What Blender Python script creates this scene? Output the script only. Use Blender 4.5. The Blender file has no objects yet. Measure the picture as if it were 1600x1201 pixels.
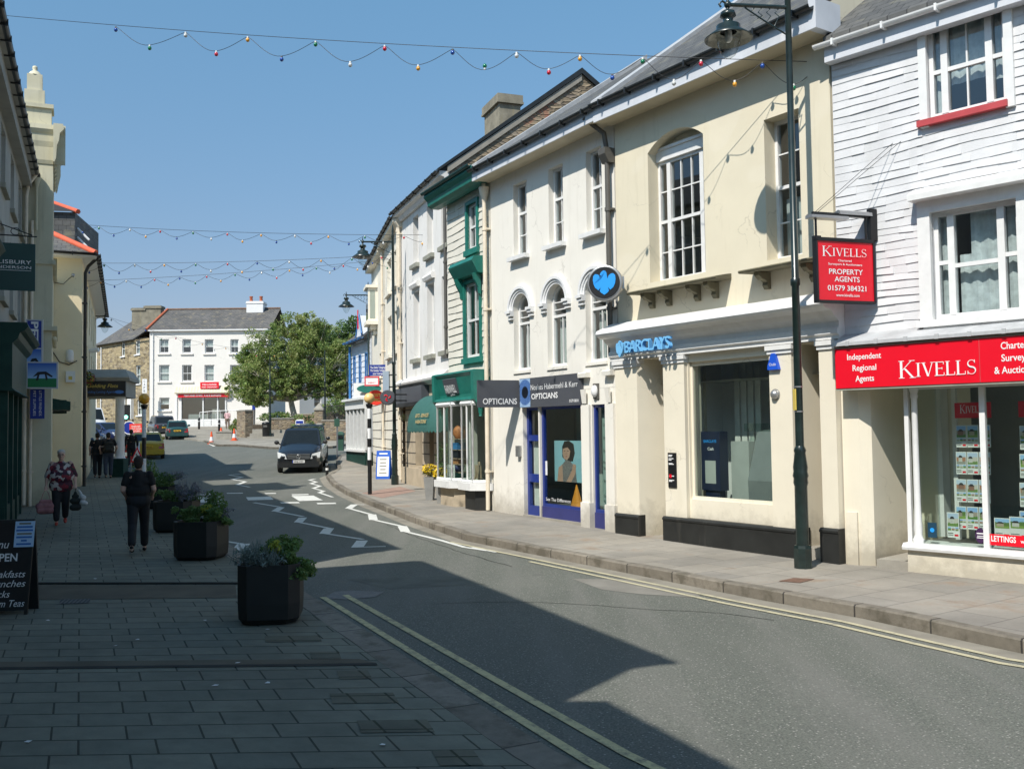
import bpy, bmesh, math, random
from mathutils import Vector as V, Matrix
random.seed(11)
SC=bpy.context.scene; COL=SC.collection
PI=math.pi; R=math.radians
# ---------------------------------------------------------------- camera
F=1500.0; PITCH=math.atan(68/F); ROLL=-0.014; EYE=2.1
CAMM=Matrix.Rotation(PI/2+PITCH,3,'X')@Matrix.Rotation(ROLL,3,'Z')
cd=bpy.data.cameras.new('camera'); cam=bpy.data.objects.new('camera',cd); COL.objects.link(cam)
cd.sensor_fit='HORIZONTAL'; cd.sensor_width=36; cd.lens=36*F/1600; cd.clip_start=.1; cd.clip_end=3000
cam.matrix_world=Matrix.Translation((0,0,EYE))@CAMM.to_4x4()
SC.camera=cam
# ---------------------------------------------------------------- sky, sun, exposure
SUN_EL=50; SUN_DIR=V((.552,.834,0)).normalized()*math.cos(R(SUN_EL))+V((0,0,-math.sin(R(SUN_EL))))
w=bpy.data.worlds.new('World'); SC.world=w; w.use_nodes=True
nt=w.node_tree; nt.nodes.clear()
sky=nt.nodes.new('ShaderNodeTexSky'); sky.sky_type='NISHITA'; sky.sun_disc=False
sky.sun_elevation=R(SUN_EL); sky.sun_rotation=math.atan2(-.552,-.834)
sky.air_density=1.0; sky.dust_density=.6; sky.ozone_density=1.6; sky.altitude=50
bg=nt.nodes.new('ShaderNodeBackground'); bg.inputs[1].default_value=.1
wo=nt.nodes.new('ShaderNodeOutputWorld'); tcw=nt.nodes.new('ShaderNodeTexCoord'); sxw=nt.nodes.new('ShaderNodeSeparateXYZ'); nt.links.new(tcw.outputs['Generated'],sxw.inputs[0])
mrw=nt.nodes.new('ShaderNodeMapRange'); mrw.inputs[1].default_value=.1; mrw.inputs[2].default_value=.45; nt.links.new(sxw.outputs[2],mrw.inputs[0])
tw=nt.nodes.new('ShaderNodeMix'); tw.data_type='RGBA'; tw.inputs[6].default_value=(.7,.66,.72,1); tw.inputs[7].default_value=(.95,1.28,1.24,1); nt.links.new(mrw.outputs[0],tw.inputs[0])
mw=nt.nodes.new('ShaderNodeMix'); mw.data_type='RGBA'; mw.blend_type='MULTIPLY'; mw.inputs[0].default_value=1; nt.links.new(sky.outputs[0],mw.inputs[6]); nt.links.new(tw.outputs[2],mw.inputs[7])
nt.links.new(mw.outputs[2],bg.inputs[0]); nt.links.new(bg.outputs[0],wo.inputs[0])
sl=bpy.data.lights.new('sun','SUN'); sl.energy=3.9; sl.angle=R(.5); sl.color=(1,.945,.86)
so=bpy.data.objects.new('sun',sl); COL.objects.link(so); so.rotation_euler=SUN_DIR.to_track_quat('-Z','Y').to_euler(); so.location=(-10,-20,40)
vs=SC.view_settings; vs.view_transform='Standard'; vs.look='None'; vs.exposure=0.5; vs.gamma=1; vs.use_curve_mapping=False
SC.cycles.max_bounces=6; SC.cycles.transparent_max_bounces=10; SC.cycles.caustics_reflective=False; SC.cycles.caustics_refractive=False
SC.cycles.use_denoising=True; SC.cycles.sample_clamp_indirect=6
# ---------------------------------------------------------------- ground profile and pixel rays
EYT=[(-60,2.15),(0,2.1),(16,2.02),(22,1.93),(40,1.75),(52,1.27),(73,.40),(98,-.7),(160,-2.5),(700,-4)]
def g(y):
    for (a,ea),(b,eb) in zip(EYT,EYT[1:]):
        if y<=b: return EYE-(ea+(eb-ea)*(y-a)/(b-a))
    return EYE+4
def ray(u,v): return CAMM@V(((u-800)/F,-(v-600.5)/F,-1))
def gnd(u,v,dz=0.):
    d=ray(u,v); y=2.
    while y<250:
        if EYE+y/d.y*d.z<=g(y)+dz: break
        y+=.02
    k=y/d.y; return V((k*d.x,y,g(y)+dz))
def at(u,v,y):
    d=ray(u,v); k=y/d.y; return V((k*d.x,y,EYE+k*d.z))
# ---------------------------------------------------------------- objects
ORI={}
def tag(o,label=None,cat=None,group=None,kind=None):
    if label: o['label']=label
    if cat: o['category']=cat
    if group: o['group']=group
    if kind: o['kind']=kind
    return o
def thing(name,label,cat,loc=(0,0,0),group=None,rz=0):
    o=bpy.data.objects.new(name,None); COL.objects.link(o); o.location=loc; o.rotation_euler=(0,0,rz)
    o.empty_display_size=.2; ORI[o]=V(loc); return tag(o,label,cat,group)
def kids(o): return [c for c in o.children]
def copy_tree(o,parent=None):
    c=o.copy(); COL.objects.link(c)
    if parent: c.parent=parent
    ORI[c]=ORI.get(o,V((0,0,0)))
    for ch in kids(o): copy_tree(ch,c)
    return c
class MB:
    def __init__(s): s.v=[]; s.f=[]; s.m=[]; s.uv=[]; s.sm=[]
    def face(s,pts,mi=0,uv=None,sm=False):
        b=len(s.v); s.v+= [V(p) for p in pts]; s.f.append(list(range(b,b+len(pts)))); s.m.append(mi); s.sm.append(sm)
        s.uv.append(uv or [(0,0)]*len(pts))
    def raw(s,vs,fs,mi=0,sm=True,uvs=None):
        b=len(s.v); s.v+=[V(p) for p in vs]
        for i,f in enumerate(fs):
            s.f.append([b+k for k in f]); s.m.append(mi); s.sm.append(sm); s.uv.append(uvs[i] if uvs else [(0,0)]*len(f))
    def hexa(s,p,mi=0):       # p: 4 bottom (ccw from above), 4 top
        for q in ((3,2,1,0),(4,5,6,7),(0,1,5,4),(1,2,6,5),(2,3,7,6),(3,0,4,7)):
            a=[p[i] for i in q]; e=(a[1]-a[0]).length; h=(a[3]-a[0]).length
            s.face(a,mi,[(0,0),(e,0),(e,h),(0,h)])
    def box(s,x0,x1,y0,y1,z0,z1,mi=0,M=None):
        p=[V((x0,y0,z0)),V((x1,y0,z0)),V((x1,y1,z0)),V((x0,y1,z0)),V((x0,y0,z1)),V((x1,y0,z1)),V((x1,y1,z1)),V((x0,y1,z1))]
        if M: p=[M@q for q in p]
        s.hexa(p,mi)
    def rings(s,rr,mi=0,sm=True,cap=True,closed=True):
        n=len(rr[0]); vs=[p for r in rr for p in r]; fs=[]
        for i in range(len(rr)-1):
            for k in range(n if closed else n-1):
                k2=(k+1)%n; fs.append([i*n+k,i*n+k2,(i+1)*n+k2,(i+1)*n+k])
        s.raw(vs,fs,mi,sm)
        if cap:
            s.face(list(reversed(rr[0])),mi); s.face(rr[-1],mi)
    def tube(s,pts,r,n=8,mi=0,cap=True,sm=True):
        pts=[V(p) for p in pts]; rr=[]; 
        rad=r if isinstance(r,(list,tuple)) else [r]*len(pts)
        up=None
        for i,p in enumerate(pts):
            d=(pts[min(i+1,len(pts)-1)]-pts[max(i-1,0)]).normalized()
            if up is None:
                up=V((0,0,1)) if abs(d.z)<.9 else V((1,0,0))
            a=d.cross(up); 
            if a.length<1e-5: a=d.orthogonal()
            a.normalize(); b=a.cross(d).normalized(); up=b
            rr.append([p+rad[i]*(math.cos(2*PI*k/n)*a+math.sin(2*PI*k/n)*b) for k in range(n)])
        s.rings(rr,mi,sm,cap)
    def lathe(s,prof,c=(0,0,0),n=16,mi=0,sm=True,cap=True,ph=0,sc=(1,1)):
        c=V(c); rr=[[c+V((r*sc[0]*math.cos(2*PI*k/n+ph),r*sc[1]*math.sin(2*PI*k/n+ph),z)) for k in range(n)] for r,z in prof]
        s.rings(rr,mi,sm,cap)
    def ball(s,c,r,n=10,m=6,mi=0,sc=(1,1,1),M=None):
        c=V(c); rr=[]
        for i in range(m+1):
            a=PI*i/m-PI/2; ra=max(math.cos(a),.02)*r; z=math.sin(a)*r
            ring=[V((ra*math.cos(2*PI*k/n)*sc[0],ra*math.sin(2*PI*k/n)*sc[1],z*sc[2])) for k in range(n)]
            if M: ring=[M@q for q in ring]
            rr.append([c+q for q in ring])
        s.rings(rr,mi,True,True)
    def poly(s,pts,n,th,mi=0,side=None):   # flat polygon extruded by th along n
        n=V(n).normalized()*th; a=[V(p) for p in pts]; b=[p+n for p in a]
        s.face(list(reversed(a)),mi); s.face(b,mi); k=len(a)
        for i in range(k): s.face([a[i],a[(i+1)%k],b[(i+1)%k],b[i]],mi if side is None else side)
    def text(s,txt,P,ex,ey,h,mi=0,width=None,align='L',shear=0,bold=0,lift=.004):
        c=bpy.data.curves.new('t','FONT'); c.body=txt; c.size=1; c.offset=bold; c.resolution_u=3; c.shear=shear
        o=bpy.data.objects.new('t',c); me=o.to_mesh()
        xs=[q.co.x for q in me.vertices]; ex=V(ex).normalized(); ey=V(ey).normalized(); n=ex.cross(ey)
        if xs:
            x0=min(xs); x1=max(xs); ky=h/.72; kx=ky if width is None else width/(x1-x0)
            wd=(x1-x0)*kx; off={'L':0,'C':-wd/2,'R':-wd}[align]
            s.raw([V(P)+ex*((q.co.x-x0)*kx+off)+ey*(q.co.y*ky)+n*lift for q in me.vertices],[list(p.vertices) for p in me.polygons],mi,False)
        o.to_mesh_clear(); bpy.data.objects.remove(o); bpy.data.curves.remove(c)
    def build(s,name,mats,parent=None,weld=False):
        me=bpy.data.meshes.new(name); o0=ORI.get(parent,V((0,0,0))) if parent else V((0,0,0))
        me.from_pydata([tuple(q-o0) for q in s.v],[],s.f)
        if not isinstance(mats,(list,tuple)): mats=[mats]
        for m in mats: me.materials.append(m)
        me.polygons.foreach_set('material_index',s.m); me.polygons.foreach_set('use_smooth',s.sm)
        ul=me.uv_layers.new(name='UVMap'); flat=[c for f in s.uv for q in f for c in q]; ul.data.foreach_set('uv',flat)
        me.update()
        o=bpy.data.objects.new(name,me); COL.objects.link(o)
        if parent: o.parent=parent
        ORI[o]=o0; return o
def mesh_from(ob):   # evaluated mesh of a temporary object
    COL.objects.link(ob); dg=bpy.context.evaluated_depsgraph_get(); dg.update()
    me=bpy.data.meshes.new_from_object(ob.evaluated_get(dg)); bpy.data.objects.remove(ob); return me
# ---------------------------------------------------------------- materials
def srgb(r,g_,b): 
    f=lambda c:(c/255/12.92 if c<=10 else ((c/255+.055)/1.055)**2.4)
    return (f(r),f(g_),f(b))
class NT:
    def __init__(s,name):
        s.m=bpy.data.materials.new(name); s.m.use_nodes=True; s.t=s.m.node_tree; s.t.nodes.clear()
        s.out=s.n('ShaderNodeOutputMaterial'); s.b=s.n('ShaderNodeBsdfPrincipled'); s.l(s.b.outputs[0],s.out.inputs[0])
        s.tc=s.n('ShaderNodeTexCoord')
    def n(s,t,**k):
        q=s.t.nodes.new(t)
        for a,b in k.items():
            if a[0]=='i' and a[1:].isdigit(): q.inputs[int(a[1:])].default_value=b
            else: setattr(q,a,b)
        return q
    def l(s,a,b): s.t.links.new(a,b)
    def coord(s,scale=(1,1,1),uv=False,rz=0):
        m=s.n('ShaderNodeMapping'); m.inputs['Scale'].default_value=scale; m.inputs['Rotation'].default_value=(0,0,rz)
        s.l(s.tc.outputs['UV' if uv else 'Object'],m.inputs[0]); return m.outputs[0]
    def noise(s,co,scale,detail=4,rough=.55):
        q=s.n('ShaderNodeTexNoise'); q.inputs['Scale'].default_value=scale; q.inputs['Detail'].default_value=detail; q.inputs['Roughness'].default_value=rough
        s.l(co,q.inputs[0]); return q.outputs[0]
    def ramp(s,x,a,b,va=0,vb=1):
        q=s.n('ShaderNodeMapRange'); q.inputs[1].default_value=a; q.inputs[2].default_value=b; q.inputs[3].default_value=va; q.inputs[4].default_value=vb
        s.l(x,q.inputs[0]); return q.outputs[0]
    def mix(s,fac,a,b,mode='MIX'):
        q=s.n('ShaderNodeMix',data_type='RGBA',blend_type=mode)
        for sock,val in ((q.inputs[0],fac),(q.inputs[6],a),(q.inputs[7],b)):
            if hasattr(val,'is_linked') or hasattr(val,'links'): s.l(val,sock)
            elif isinstance(val,(tuple,list)): sock.default_value=(*val[:3],1)
            else: sock.default_value=val
        return q.outputs[2]
    def bump(s,h,strength,dist=.01):
        q=s.n('ShaderNodeBump'); q.inputs['Strength'].default_value=strength; q.inputs['Distance'].default_value=dist
        s.l(h,q.inputs['Height']); s.l(q.outputs[0],s.b.inputs['Normal'])
    def col(s,c):
        if isinstance(c,tuple): s.b.inputs['Base Color'].default_value=(*c,1)
        else: s.l(c,s.b.inputs['Base Color'])
    def rough(s,r): s.b.inputs['Roughness'].default_value=r
def mk(name,c,rough=.6,var=.12,scale=2.5,bump=0,bscale=60,streak=None,metal=0,spec=.5,fine=.06,coat=0,grime=0,crack=0):
    t=NT(name); co=t.coord()
    n1=t.noise(co,scale,5); n2=t.noise(co,bscale,3)
    k=t.mix(t.ramp(n1,.3,.7),tuple(max(0,x*(1-var)) for x in c),tuple(min(1,x*(1+var*.6)) for x in c))
    k=t.mix(fine,k,t.mix(n2,(0,0,0),(1,1,1)),'OVERLAY')
    if streak:
        sc,amt,lo=streak
        n3=t.noise(t.coord((1.6,1.6,.14)),2.6,5,.65)
        k=t.mix(t.ramp(n3,lo,lo+.22,0,amt),k,sc)
    if grime:   # splash-back dirt low on the wall, broken up by noise
        sp=t.n('ShaderNodeSeparateXYZ'); t.l(co,sp.inputs[0]); ma=t.n('ShaderNodeMath',operation='MULTIPLY_ADD'); ma.inputs[1].default_value=-1.1; t.l(t.noise(co,3.5,6,.7),ma.inputs[0]); t.l(sp.outputs[2],ma.inputs[2])
        k=t.mix(t.ramp(ma.outputs[0],-.5,.05,grime,0),k,(.2,.17,.12))
    if crack:
        ve=t.n('ShaderNodeTexVoronoi',feature='DISTANCE_TO_EDGE'); ve.inputs['Scale'].default_value=.55; nn=t.n('ShaderNodeTexNoise'); nn.inputs['Scale'].default_value=1.6; nn.inputs['Detail'].default_value=5; t.l(co,nn.inputs[0]); vm=t.n('ShaderNodeVectorMath',operation='MULTIPLY_ADD'); t.l(nn.outputs['Color'],vm.inputs[0]); vm.inputs[1].default_value=(1.2,1.2,1.2); t.l(co,vm.inputs[2]); t.l(vm.outputs[0],ve.inputs[0])
        mm=t.n('ShaderNodeMath',operation='MULTIPLY'); t.l(t.ramp(ve.outputs[0],.0,.007,crack,0),mm.inputs[0]); t.l(t.ramp(t.noise(co,.8,3),.5,.58),mm.inputs[1]); k=t.mix(mm.outputs[0],k,(.12,.1,.08))
        k=t.mix(t.ramp(t.noise(co,.7,2,.4),.6,.62,0,.06),k,(.9,.88,.84))
    t.col(k); t.rough(rough); t.b.inputs['Metallic'].default_value=metal; t.b.inputs['Specular IOR Level'].default_value=spec
    if coat: t.b.inputs['Coat Weight'].default_value=coat; t.b.inputs['Coat Roughness'].default_value=.04
    if bump: t.bump(n2,bump,.006)
    return t.m
def m_brick(name,c1,c2,mortar,bw,rh,ms,uv=True,rz=0,shear=0,bump=.5,rough=.85,var=.25,offset=.5,nscale=6,wob=0,squash=1,stain=None,joint=.6,dirt=None):
    t=NT(name); co=t.coord((1,1,1),uv,rz)
    if shear:
        sp=t.n('ShaderNodeSeparateXYZ'); t.l(co,sp.inputs[0]); ma=t.n('ShaderNodeMath',operation='MULTIPLY_ADD'); ma.inputs[1].default_value=shear; t.l(sp.outputs[1],ma.inputs[0]); t.l(sp.outputs[0],ma.inputs[2])
        cb=t.n('ShaderNodeCombineXYZ'); t.l(ma.outputs[0],cb.inputs[0]); t.l(sp.outputs[1],cb.inputs[1]); co=cb.outputs[0]
    base=co
    if wob:
        nn=t.n('ShaderNodeTexNoise'); nn.inputs['Scale'].default_value=3.; t.l(co,nn.inputs[0])
        vm=t.n('ShaderNodeVectorMath',operation='MULTIPLY_ADD'); t.l(nn.outputs['Color'],vm.inputs[0]); vm.inputs[1].default_value=(wob,wob,0); t.l(co,vm.inputs[2]); co=vm.outputs[0]
    b=t.n('ShaderNodeTexBrick'); b.offset=offset; b.squash=squash
    b.inputs['Scale'].default_value=1; b.inputs['Brick Width'].default_value=bw; b.inputs['Row Height'].default_value=rh
    b.inputs['Mortar Size'].default_value=ms; b.inputs['Mortar Smooth'].default_value=.3; b.inputs['Bias'].default_value=0
    b.inputs['Color1'].default_value=(*c1,1); b.inputs['Color2'].default_value=(*c2,1); b.inputs['Mortar'].default_value=(*mortar,1)
    t.l(co,b.inputs[0])
    n1=t.noise(base,nscale,6,.6); n2=t.noise(base,nscale*9,3); n0=t.noise(base,.45,4)
    k=t.mix(t.ramp(n1,.25,.75,0,var),b.outputs[0],(0,0,0),'MIX')
    k=t.mix(.12,k,t.mix(n2,(0,0,0),(1,1,1)),'OVERLAY')
    k=t.mix(.22,k,t.mix(t.ramp(n0,.3,.7),(0,0,0),(1,1,1)),'OVERLAY')
    if stain: k=t.mix(t.ramp(t.noise(base,stain[1],5,.65),stain[2],stain[2]+.12,0,stain[3]),k,stain[0])
    t.col(k); t.rough(rough)
    hgt=t.mix(.35,t.mix(b.outputs['Fac'],(1,1,1),(0,0,0)),n1)
    t.bump(hgt,bump,.012); return t.m
def m_glass(name,tint=(.75,.85,.82),refl=1.0,rough=.0,base=.03):
    t=NT(name); t.t.nodes.remove(t.b)
    fr=t.n('ShaderNodeFresnel'); ge=t.n('ShaderNodeNewGeometry'); t.l(t.ramp(ge.outputs['Backfacing'],0,1,1.5,1/1.5),fr.inputs[0])
    k=t.n('ShaderNodeMath',operation='MULTIPLY_ADD'); k.inputs[1].default_value=refl; k.inputs[2].default_value=base; k.use_clamp=True; t.l(fr.outputs[0],k.inputs[0])
    tr=t.n('ShaderNodeBsdfTransparent'); tr.inputs[0].default_value=(*tint,1)
    gl=t.n('ShaderNodeBsdfGlossy'); gl.inputs['Roughness'].default_value=rough
    mx=t.n('ShaderNodeMixShader'); t.l(k.outputs[0],mx.inputs[0]); t.l(tr.outputs[0],mx.inputs[1]); t.l(gl.outputs[0],mx.inputs[2]); t.l(mx.outputs[0],t.out.inputs[0])
    return t.m
def m_rubble(name,c1,c2,mortar,sx,sz,rnd=1.,stain=None):
    t=NT(name); co=t.coord((1/sx,1/sz,1),True); nn=t.n('ShaderNodeTexNoise'); nn.inputs['Scale'].default_value=1.2; t.l(co,nn.inputs[0])
    vm=t.n('ShaderNodeVectorMath',operation='MULTIPLY_ADD'); t.l(nn.outputs['Color'],vm.inputs[0]); vm.inputs[1].default_value=(.5,.5,0); t.l(co,vm.inputs[2])
    vo=t.n('ShaderNodeTexVoronoi',voronoi_dimensions='2D'); vo.inputs['Randomness'].default_value=.85; vo.inputs['Scale'].default_value=1; t.l(vm.outputs[0],vo.inputs[0])
    ve=t.n('ShaderNodeTexVoronoi',voronoi_dimensions='2D',feature='DISTANCE_TO_EDGE'); ve.inputs['Randomness'].default_value=.85; ve.inputs['Scale'].default_value=1; t.l(vm.outputs[0],ve.inputs[0])
    sp=t.n('ShaderNodeSeparateColor'); t.l(vo.outputs['Color'],sp.inputs[0]); k=t.mix(sp.outputs[0],c1,c2); k=t.mix(t.ramp(sp.outputs[1],.6,1,0,.45),k,(.25,.22,.2))
    if stain: k=t.mix(t.ramp(t.noise(t.coord((1,1,1),True),stain[1],4),stain[2],stain[2]+.1,0,stain[3]),k,stain[0])
    k=t.mix(t.ramp(ve.outputs[0],.02,.1,1,0),k,mortar); n=t.noise(co,6,4); k=t.mix(.3,k,t.mix(n,(0,0,0),(1,1,1)),'OVERLAY'); t.col(k); t.rough(.95)
    t.bump(t.ramp(ve.outputs[0],0,.2),1.,.02); return t.m
A={}
def mats():
    A['glass']=m_glass('window_glass',(.72,.8,.8),1.5,base=.09); A['shopglass']=m_glass('shop_glass',(.8,.88,.84),1.2,base=.06); A['clear']=m_glass('lamp_glass',(.92,.94,.93),1.0)
    A['white_slate']=mk('white_painted_slate',(.64,.64,.65),.55,.09,3,.25,40,streak=((.5,.5,.47),.3,.56))
    A['white']=mk('white_paint',(.76,.76,.76),.4,.05,4); A['white2']=mk('white_gloss_joinery',(.74,.74,.73),.35,.07,6,streak=((.5,.48,.42),.25,.6))
    A['cream']=mk('cream_render',srgb(217,208,185),.85,.05,1.2,.12,90,streak=((.42,.37,.25),.34,.56),grime=.55,crack=.28)
    A['cream_light']=mk('pale_cream_paint',srgb(223,215,196),.7,.05,1.5,.1,70,streak=((.45,.4,.3),.25,.6),grime=.55,crack=.28)
    A['offwhite']=mk('off_white_render',srgb(227,223,214),.85,.05,1.1,.14,80,streak=((.45,.41,.33),.32,.55),grime=.55,crack=.28)
    A['greywhite']=mk('grey_white_render',srgb(222,220,217),.88,.06,1.1,.14,80,streak=((.36,.33,.24),.5,.55),grime=.55,crack=.28)
    A['ivory']=mk('ivory_render',srgb(230,224,210),.85,.05,1.1,.12,80,streak=((.42,.37,.28),.4,.57),grime=.55,crack=.28)
    A['farwhite']=mk('white_render',srgb(226,222,216),.85,.04,.8,.1,60,streak=((.5,.47,.42),.22,.6),grime=.55,crack=.28)
    A['black_plinth']=mk('black_plinth_paint',(.018,.019,.018),.5,.35,3,.15,50,streak=((.13,.12,.1),.5,.6))
    A['slate']=m_brick('roof_slate',(.13,.13,.125),(.085,.088,.09),(.03,.03,.03),.28,.2,.008,True,0,0,.9,.7,.3,stain=((.2,.19,.13),2.2,.56,.7))
    A['slate_far']=m_brick('old_roof_slate',(.16,.15,.14),(.10,.1,.1),(.04,.04,.04),.32,.24,.012,True,0,0,.9,.8,.35,stain=((.28,.24,.15),1.6,.56,.6))
    A['lead']=mk('lead_flashing',(.42,.43,.44),.5,.2,3,.2,30,streak=((.6,.6,.6),.5,.5))
    A['soffit']=mk('beige_soffit',srgb(205,193,168),.8,.1,2); A['fasciab']=mk('white_fascia',(.6,.62,.66),.5,.1,2,streak=((.75,.75,.75),.6,.55))
    A['gutter']=mk('black_gutter',(.02,.022,.022),.4,.3,5); A['pipe_grey']=mk('grey_downpipe',(.1,.095,.085),.5,.2,4); A['pipe_cream']=mk('cream_downpipe',srgb(222,210,190),.55,.12,5)
    A['lampgreen']=mk('dark_green_post_paint',(.012,.024,.022),.32,.4,8,.05,60,coat=.3)
    A['dark']=mk('dark_interior',(.05,.05,.048),.9,.3,.6); A['mid']=mk('interior_plaster',(.34,.34,.3),.9,.2,.6); A['floorboard']=mk('interior_floor',(.16,.14,.12),.7,.2,1)
    A['curtain']=mk('net_curtain',(.72,.72,.69),.9,.1,8,.4,30); A['lace']=mk('lace_curtain',(.82,.82,.82),.9,.25,9,.5,40)
    A['red']=mk('red_sign_panel',srgb(222,14,38),.35,.04,2,coat=.2); A['redsill']=mk('red_sill_paint',srgb(182,70,74),.5,.15,4)
    A['signwhite']=mk('white_lettering',(.8,.8,.8),.5,.03,2); A['black']=mk('black_paint',(.012,.012,.013),.4,.3,4)
    A['shelf']=mk('mossy_stone_sill',(.15,.135,.085),.9,.35,3,.5,25); A['blue_sign']=mk('sky_blue_letters',srgb(40,150,232),.4,.04,3); A['blue_lt']=mk('light_blue_letters',srgb(120,186,232),.3,.04,3); A['sign_steel']=mk('brushed_steel',(.42,.42,.42),.35,.1,6,metal=.7)
    A['charcoal']=mk('charcoal_panel',srgb(78,80,86),.45,.06,1.5); A['royal']=mk('royal_blue_paint',srgb(30,52,128),.35,.1,3,coat=.3); A['navy']=mk('navy_panel',srgb(52,56,112),.45,.1,3)
    A['teal']=mk('teal_paint',srgb(26,112,100),.55,.18,4,.1,40,coat=.2,streak=((.02,.12,.11),.4,.58)); A['teal_dk']=mk('dark_teal_gutter',(.01,.06,.06),.5,.3,4)
    A['tslate']=mk('cream_slate_hanging',srgb(214,210,198),.7,.08,2,.3,30,streak=((.36,.33,.26),.4,.56))
    A['awning']=mk('green_awning_canvas',srgb(50,98,92),.8,.12,3,.2,200); A['gold']=mk('gold_lettering',srgb(196,170,110),.5,.1,5); A['goldbright']=mk('yellow_gold_lettering',srgb(214,190,90),.5,.05,5)
    A['stoneblock']=mk('pale_stone_block',srgb(178,164,142),.9,.15,3,.4,25,streak=((.2,.17,.13),.4,.56)); A['joint']=mk('dark_joint',(.08,.07,.06),.95,.2,5)
    A['rubble']=m_rubble('rubble_stone_wall',srgb(158,142,118),srgb(106,94,80),srgb(128,116,98),.34,.12,stain=(srgb(168,92,72),1.1,.58,.7))
    A['cafestone']=m_rubble('brown_stone_wall',srgb(176,160,126),srgb(104,92,72),srgb(160,146,118),.5,.2)
    A['chimstone']=mk('lichen_chimney_render',(.24,.22,.17),.95,.3,2.5,.5,18,streak=((.36,.29,.1),.5,.6)); A['terracotta']=mk('terracotta',srgb(170,92,62),.8,.15,6); A['ridge_br']=mk('brown_ridge_tile',(.2,.12,.08),.9,.35,3); A['ridge_or']=mk('orange_ridge_tile',srgb(206,96,68),.8,.15,5)
    A['granite']=m_brick('granite_kerb_stone',(.27,.24,.195),(.17,.15,.12),(.05,.045,.04),1.0,.5,.012,True,0,0,.9,.9,.3,nscale=9,stain=((.08,.07,.05),2.6,.5,.7))
    A['green_shop']=mk('dark_green_shopfront',(.016,.052,.042),.55,.25,3,spec=.2); A['green_sign']=mk('bottle_green_board',(.006,.05,.044),.4,.15,2)
    A['grey_pilaster']=mk('grey_stone_trim',(.3,.3,.25),.8,.2,4,.2,40)
    A['olive']=mk('cream_tower_render',srgb(204,198,172),.85,.1,1.5,.2,50,streak=((.2,.19,.13),.4,.55),grime=.55,crack=.28); A['l3cream']=mk('peach_cream_render',srgb(236,220,184),.85,.05,1.2,.1,60,grime=.55,crack=.28)
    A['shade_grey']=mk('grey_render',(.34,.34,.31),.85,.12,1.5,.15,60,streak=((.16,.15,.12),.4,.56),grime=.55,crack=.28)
    A['concrete']=mk('worn_concrete',(.3,.28,.24),.95,.2,3,.4,30); A['bark']=mk('pale_bark',(.36,.33,.27),.9,.4,9,.5,20); A['bark_dk']=mk('brown_bark',(.09,.07,.05),.95,.3,9,.5,20)
    A['steelrail']=mk('galvanised_rail',(.5,.51,.52),.4,.1,8,metal=.6); A['plasticblack']=mk('black_planter',(.012,.014,.013),.55,.25,4,.2,30); A['soil']=mk('soil',(.04,.03,.02),1,.3,20,.5,60)
mats()
# ---------------------------------------------------------------- facade frame
class Fac:
    def __init__(s,P,Q):
        s.P=V((P[0],P[1],0)); q=V((Q[0],Q[1],0)); s.L=(q-s.P).length; s.d=(q-s.P)/s.L; s.n=V((s.d.y,-s.d.x,0)); s.u=V((0,0,1))
    def pt(s,a,z,o=0): return s.P+s.d*a+s.n*o+V((0,0,z))
    def px(s,u,v,o=0):
        r=ray(u,v); E=V((0,0,EYE)); k=((s.P+s.n*o-E).dot(s.n))/r.dot(s.n); h=E+r*k-s.P; return h.dot(s.d),h.z
    def S(s,u,v=640,o=0): return s.px(u,v,o)[0]
    def Z(s,u,v,o=0): return s.px(u,v,o)[1]
    def rect(s,uL,uR,vT,vB,o=0):
        a,zt=s.px(uL,vT,o); _,zb=s.px(uL,vB,o); b=s.S(uR,(vT+vB)/2,o); a=s.S(uL,(vT+vB)/2,o); return (a,b,zb,zt)
    def g(s,a): return g(s.pt(a,0).y)
def fb(mb,f,s0,s1,z0,z1,o0,o1,mi=0):
    p=[f.pt(s0,z0,o1),f.pt(s1,z0,o1),f.pt(s1,z0,o0),f.pt(s0,z0,o0),f.pt(s0,z1,o1),f.pt(s1,z1,o1),f.pt(s1,z1,o0),f.pt(s0,z1,o0)]
    mb.hexa(p,mi)
def fprof(mb,f,s0,s1,prof,mi=0,cap=True):      # profile of (o,z) swept along s
    a=[f.pt(s0,z,o) for o,z in prof]; b=[f.pt(s1,z,o) for o,z in prof]; k=len(prof); L=s1-s0; acc=0
    for i in range(k):
        j=(i+1)%k; e=(a[j]-a[i]).length; mb.face([a[i],a[j],b[j],b[i]],mi,[(0,acc),(0,acc+e),(L,acc+e),(L,acc)]); acc+=e
    if cap:
        mb.face(list(reversed(a)),mi); mb.face(b,mi)
def fq(mb,f,s0,s1,z0,z1,o,mi=0): mb.face([f.pt(s0,z0,o),f.pt(s1,z0,o),f.pt(s1,z1,o),f.pt(s0,z1,o)],mi,[(s0,z0),(s1,z0),(s1,z1),(s0,z1)])
def ftext(mb,f,txt,s,z,h,o,mi=0,width=None,align='L',**k): mb.text(txt,f.pt(s,z,o),f.d,f.u,h,mi,width,align,**k)
def arc_pts(s0,s1,zs,z1,n=12):
    rise=z1-zs; c=(s0+s1)/2; hw=(s1-s0)/2
    if rise<=0: return [(s0,zs),(s1,zs)]
    r=(hw*hw+rise*rise)/(2*rise); zc=z1-r; a0=math.atan2(zs-zc,-hw); a1=math.atan2(zs-zc,hw)
    if a0<0: a0+=2*PI
    return [(c+r*math.cos(a0+(a1-a0)*i/n),zc+r*math.sin(a0+(a1-a0)*i/n)) for i in range(n+1)]
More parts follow.
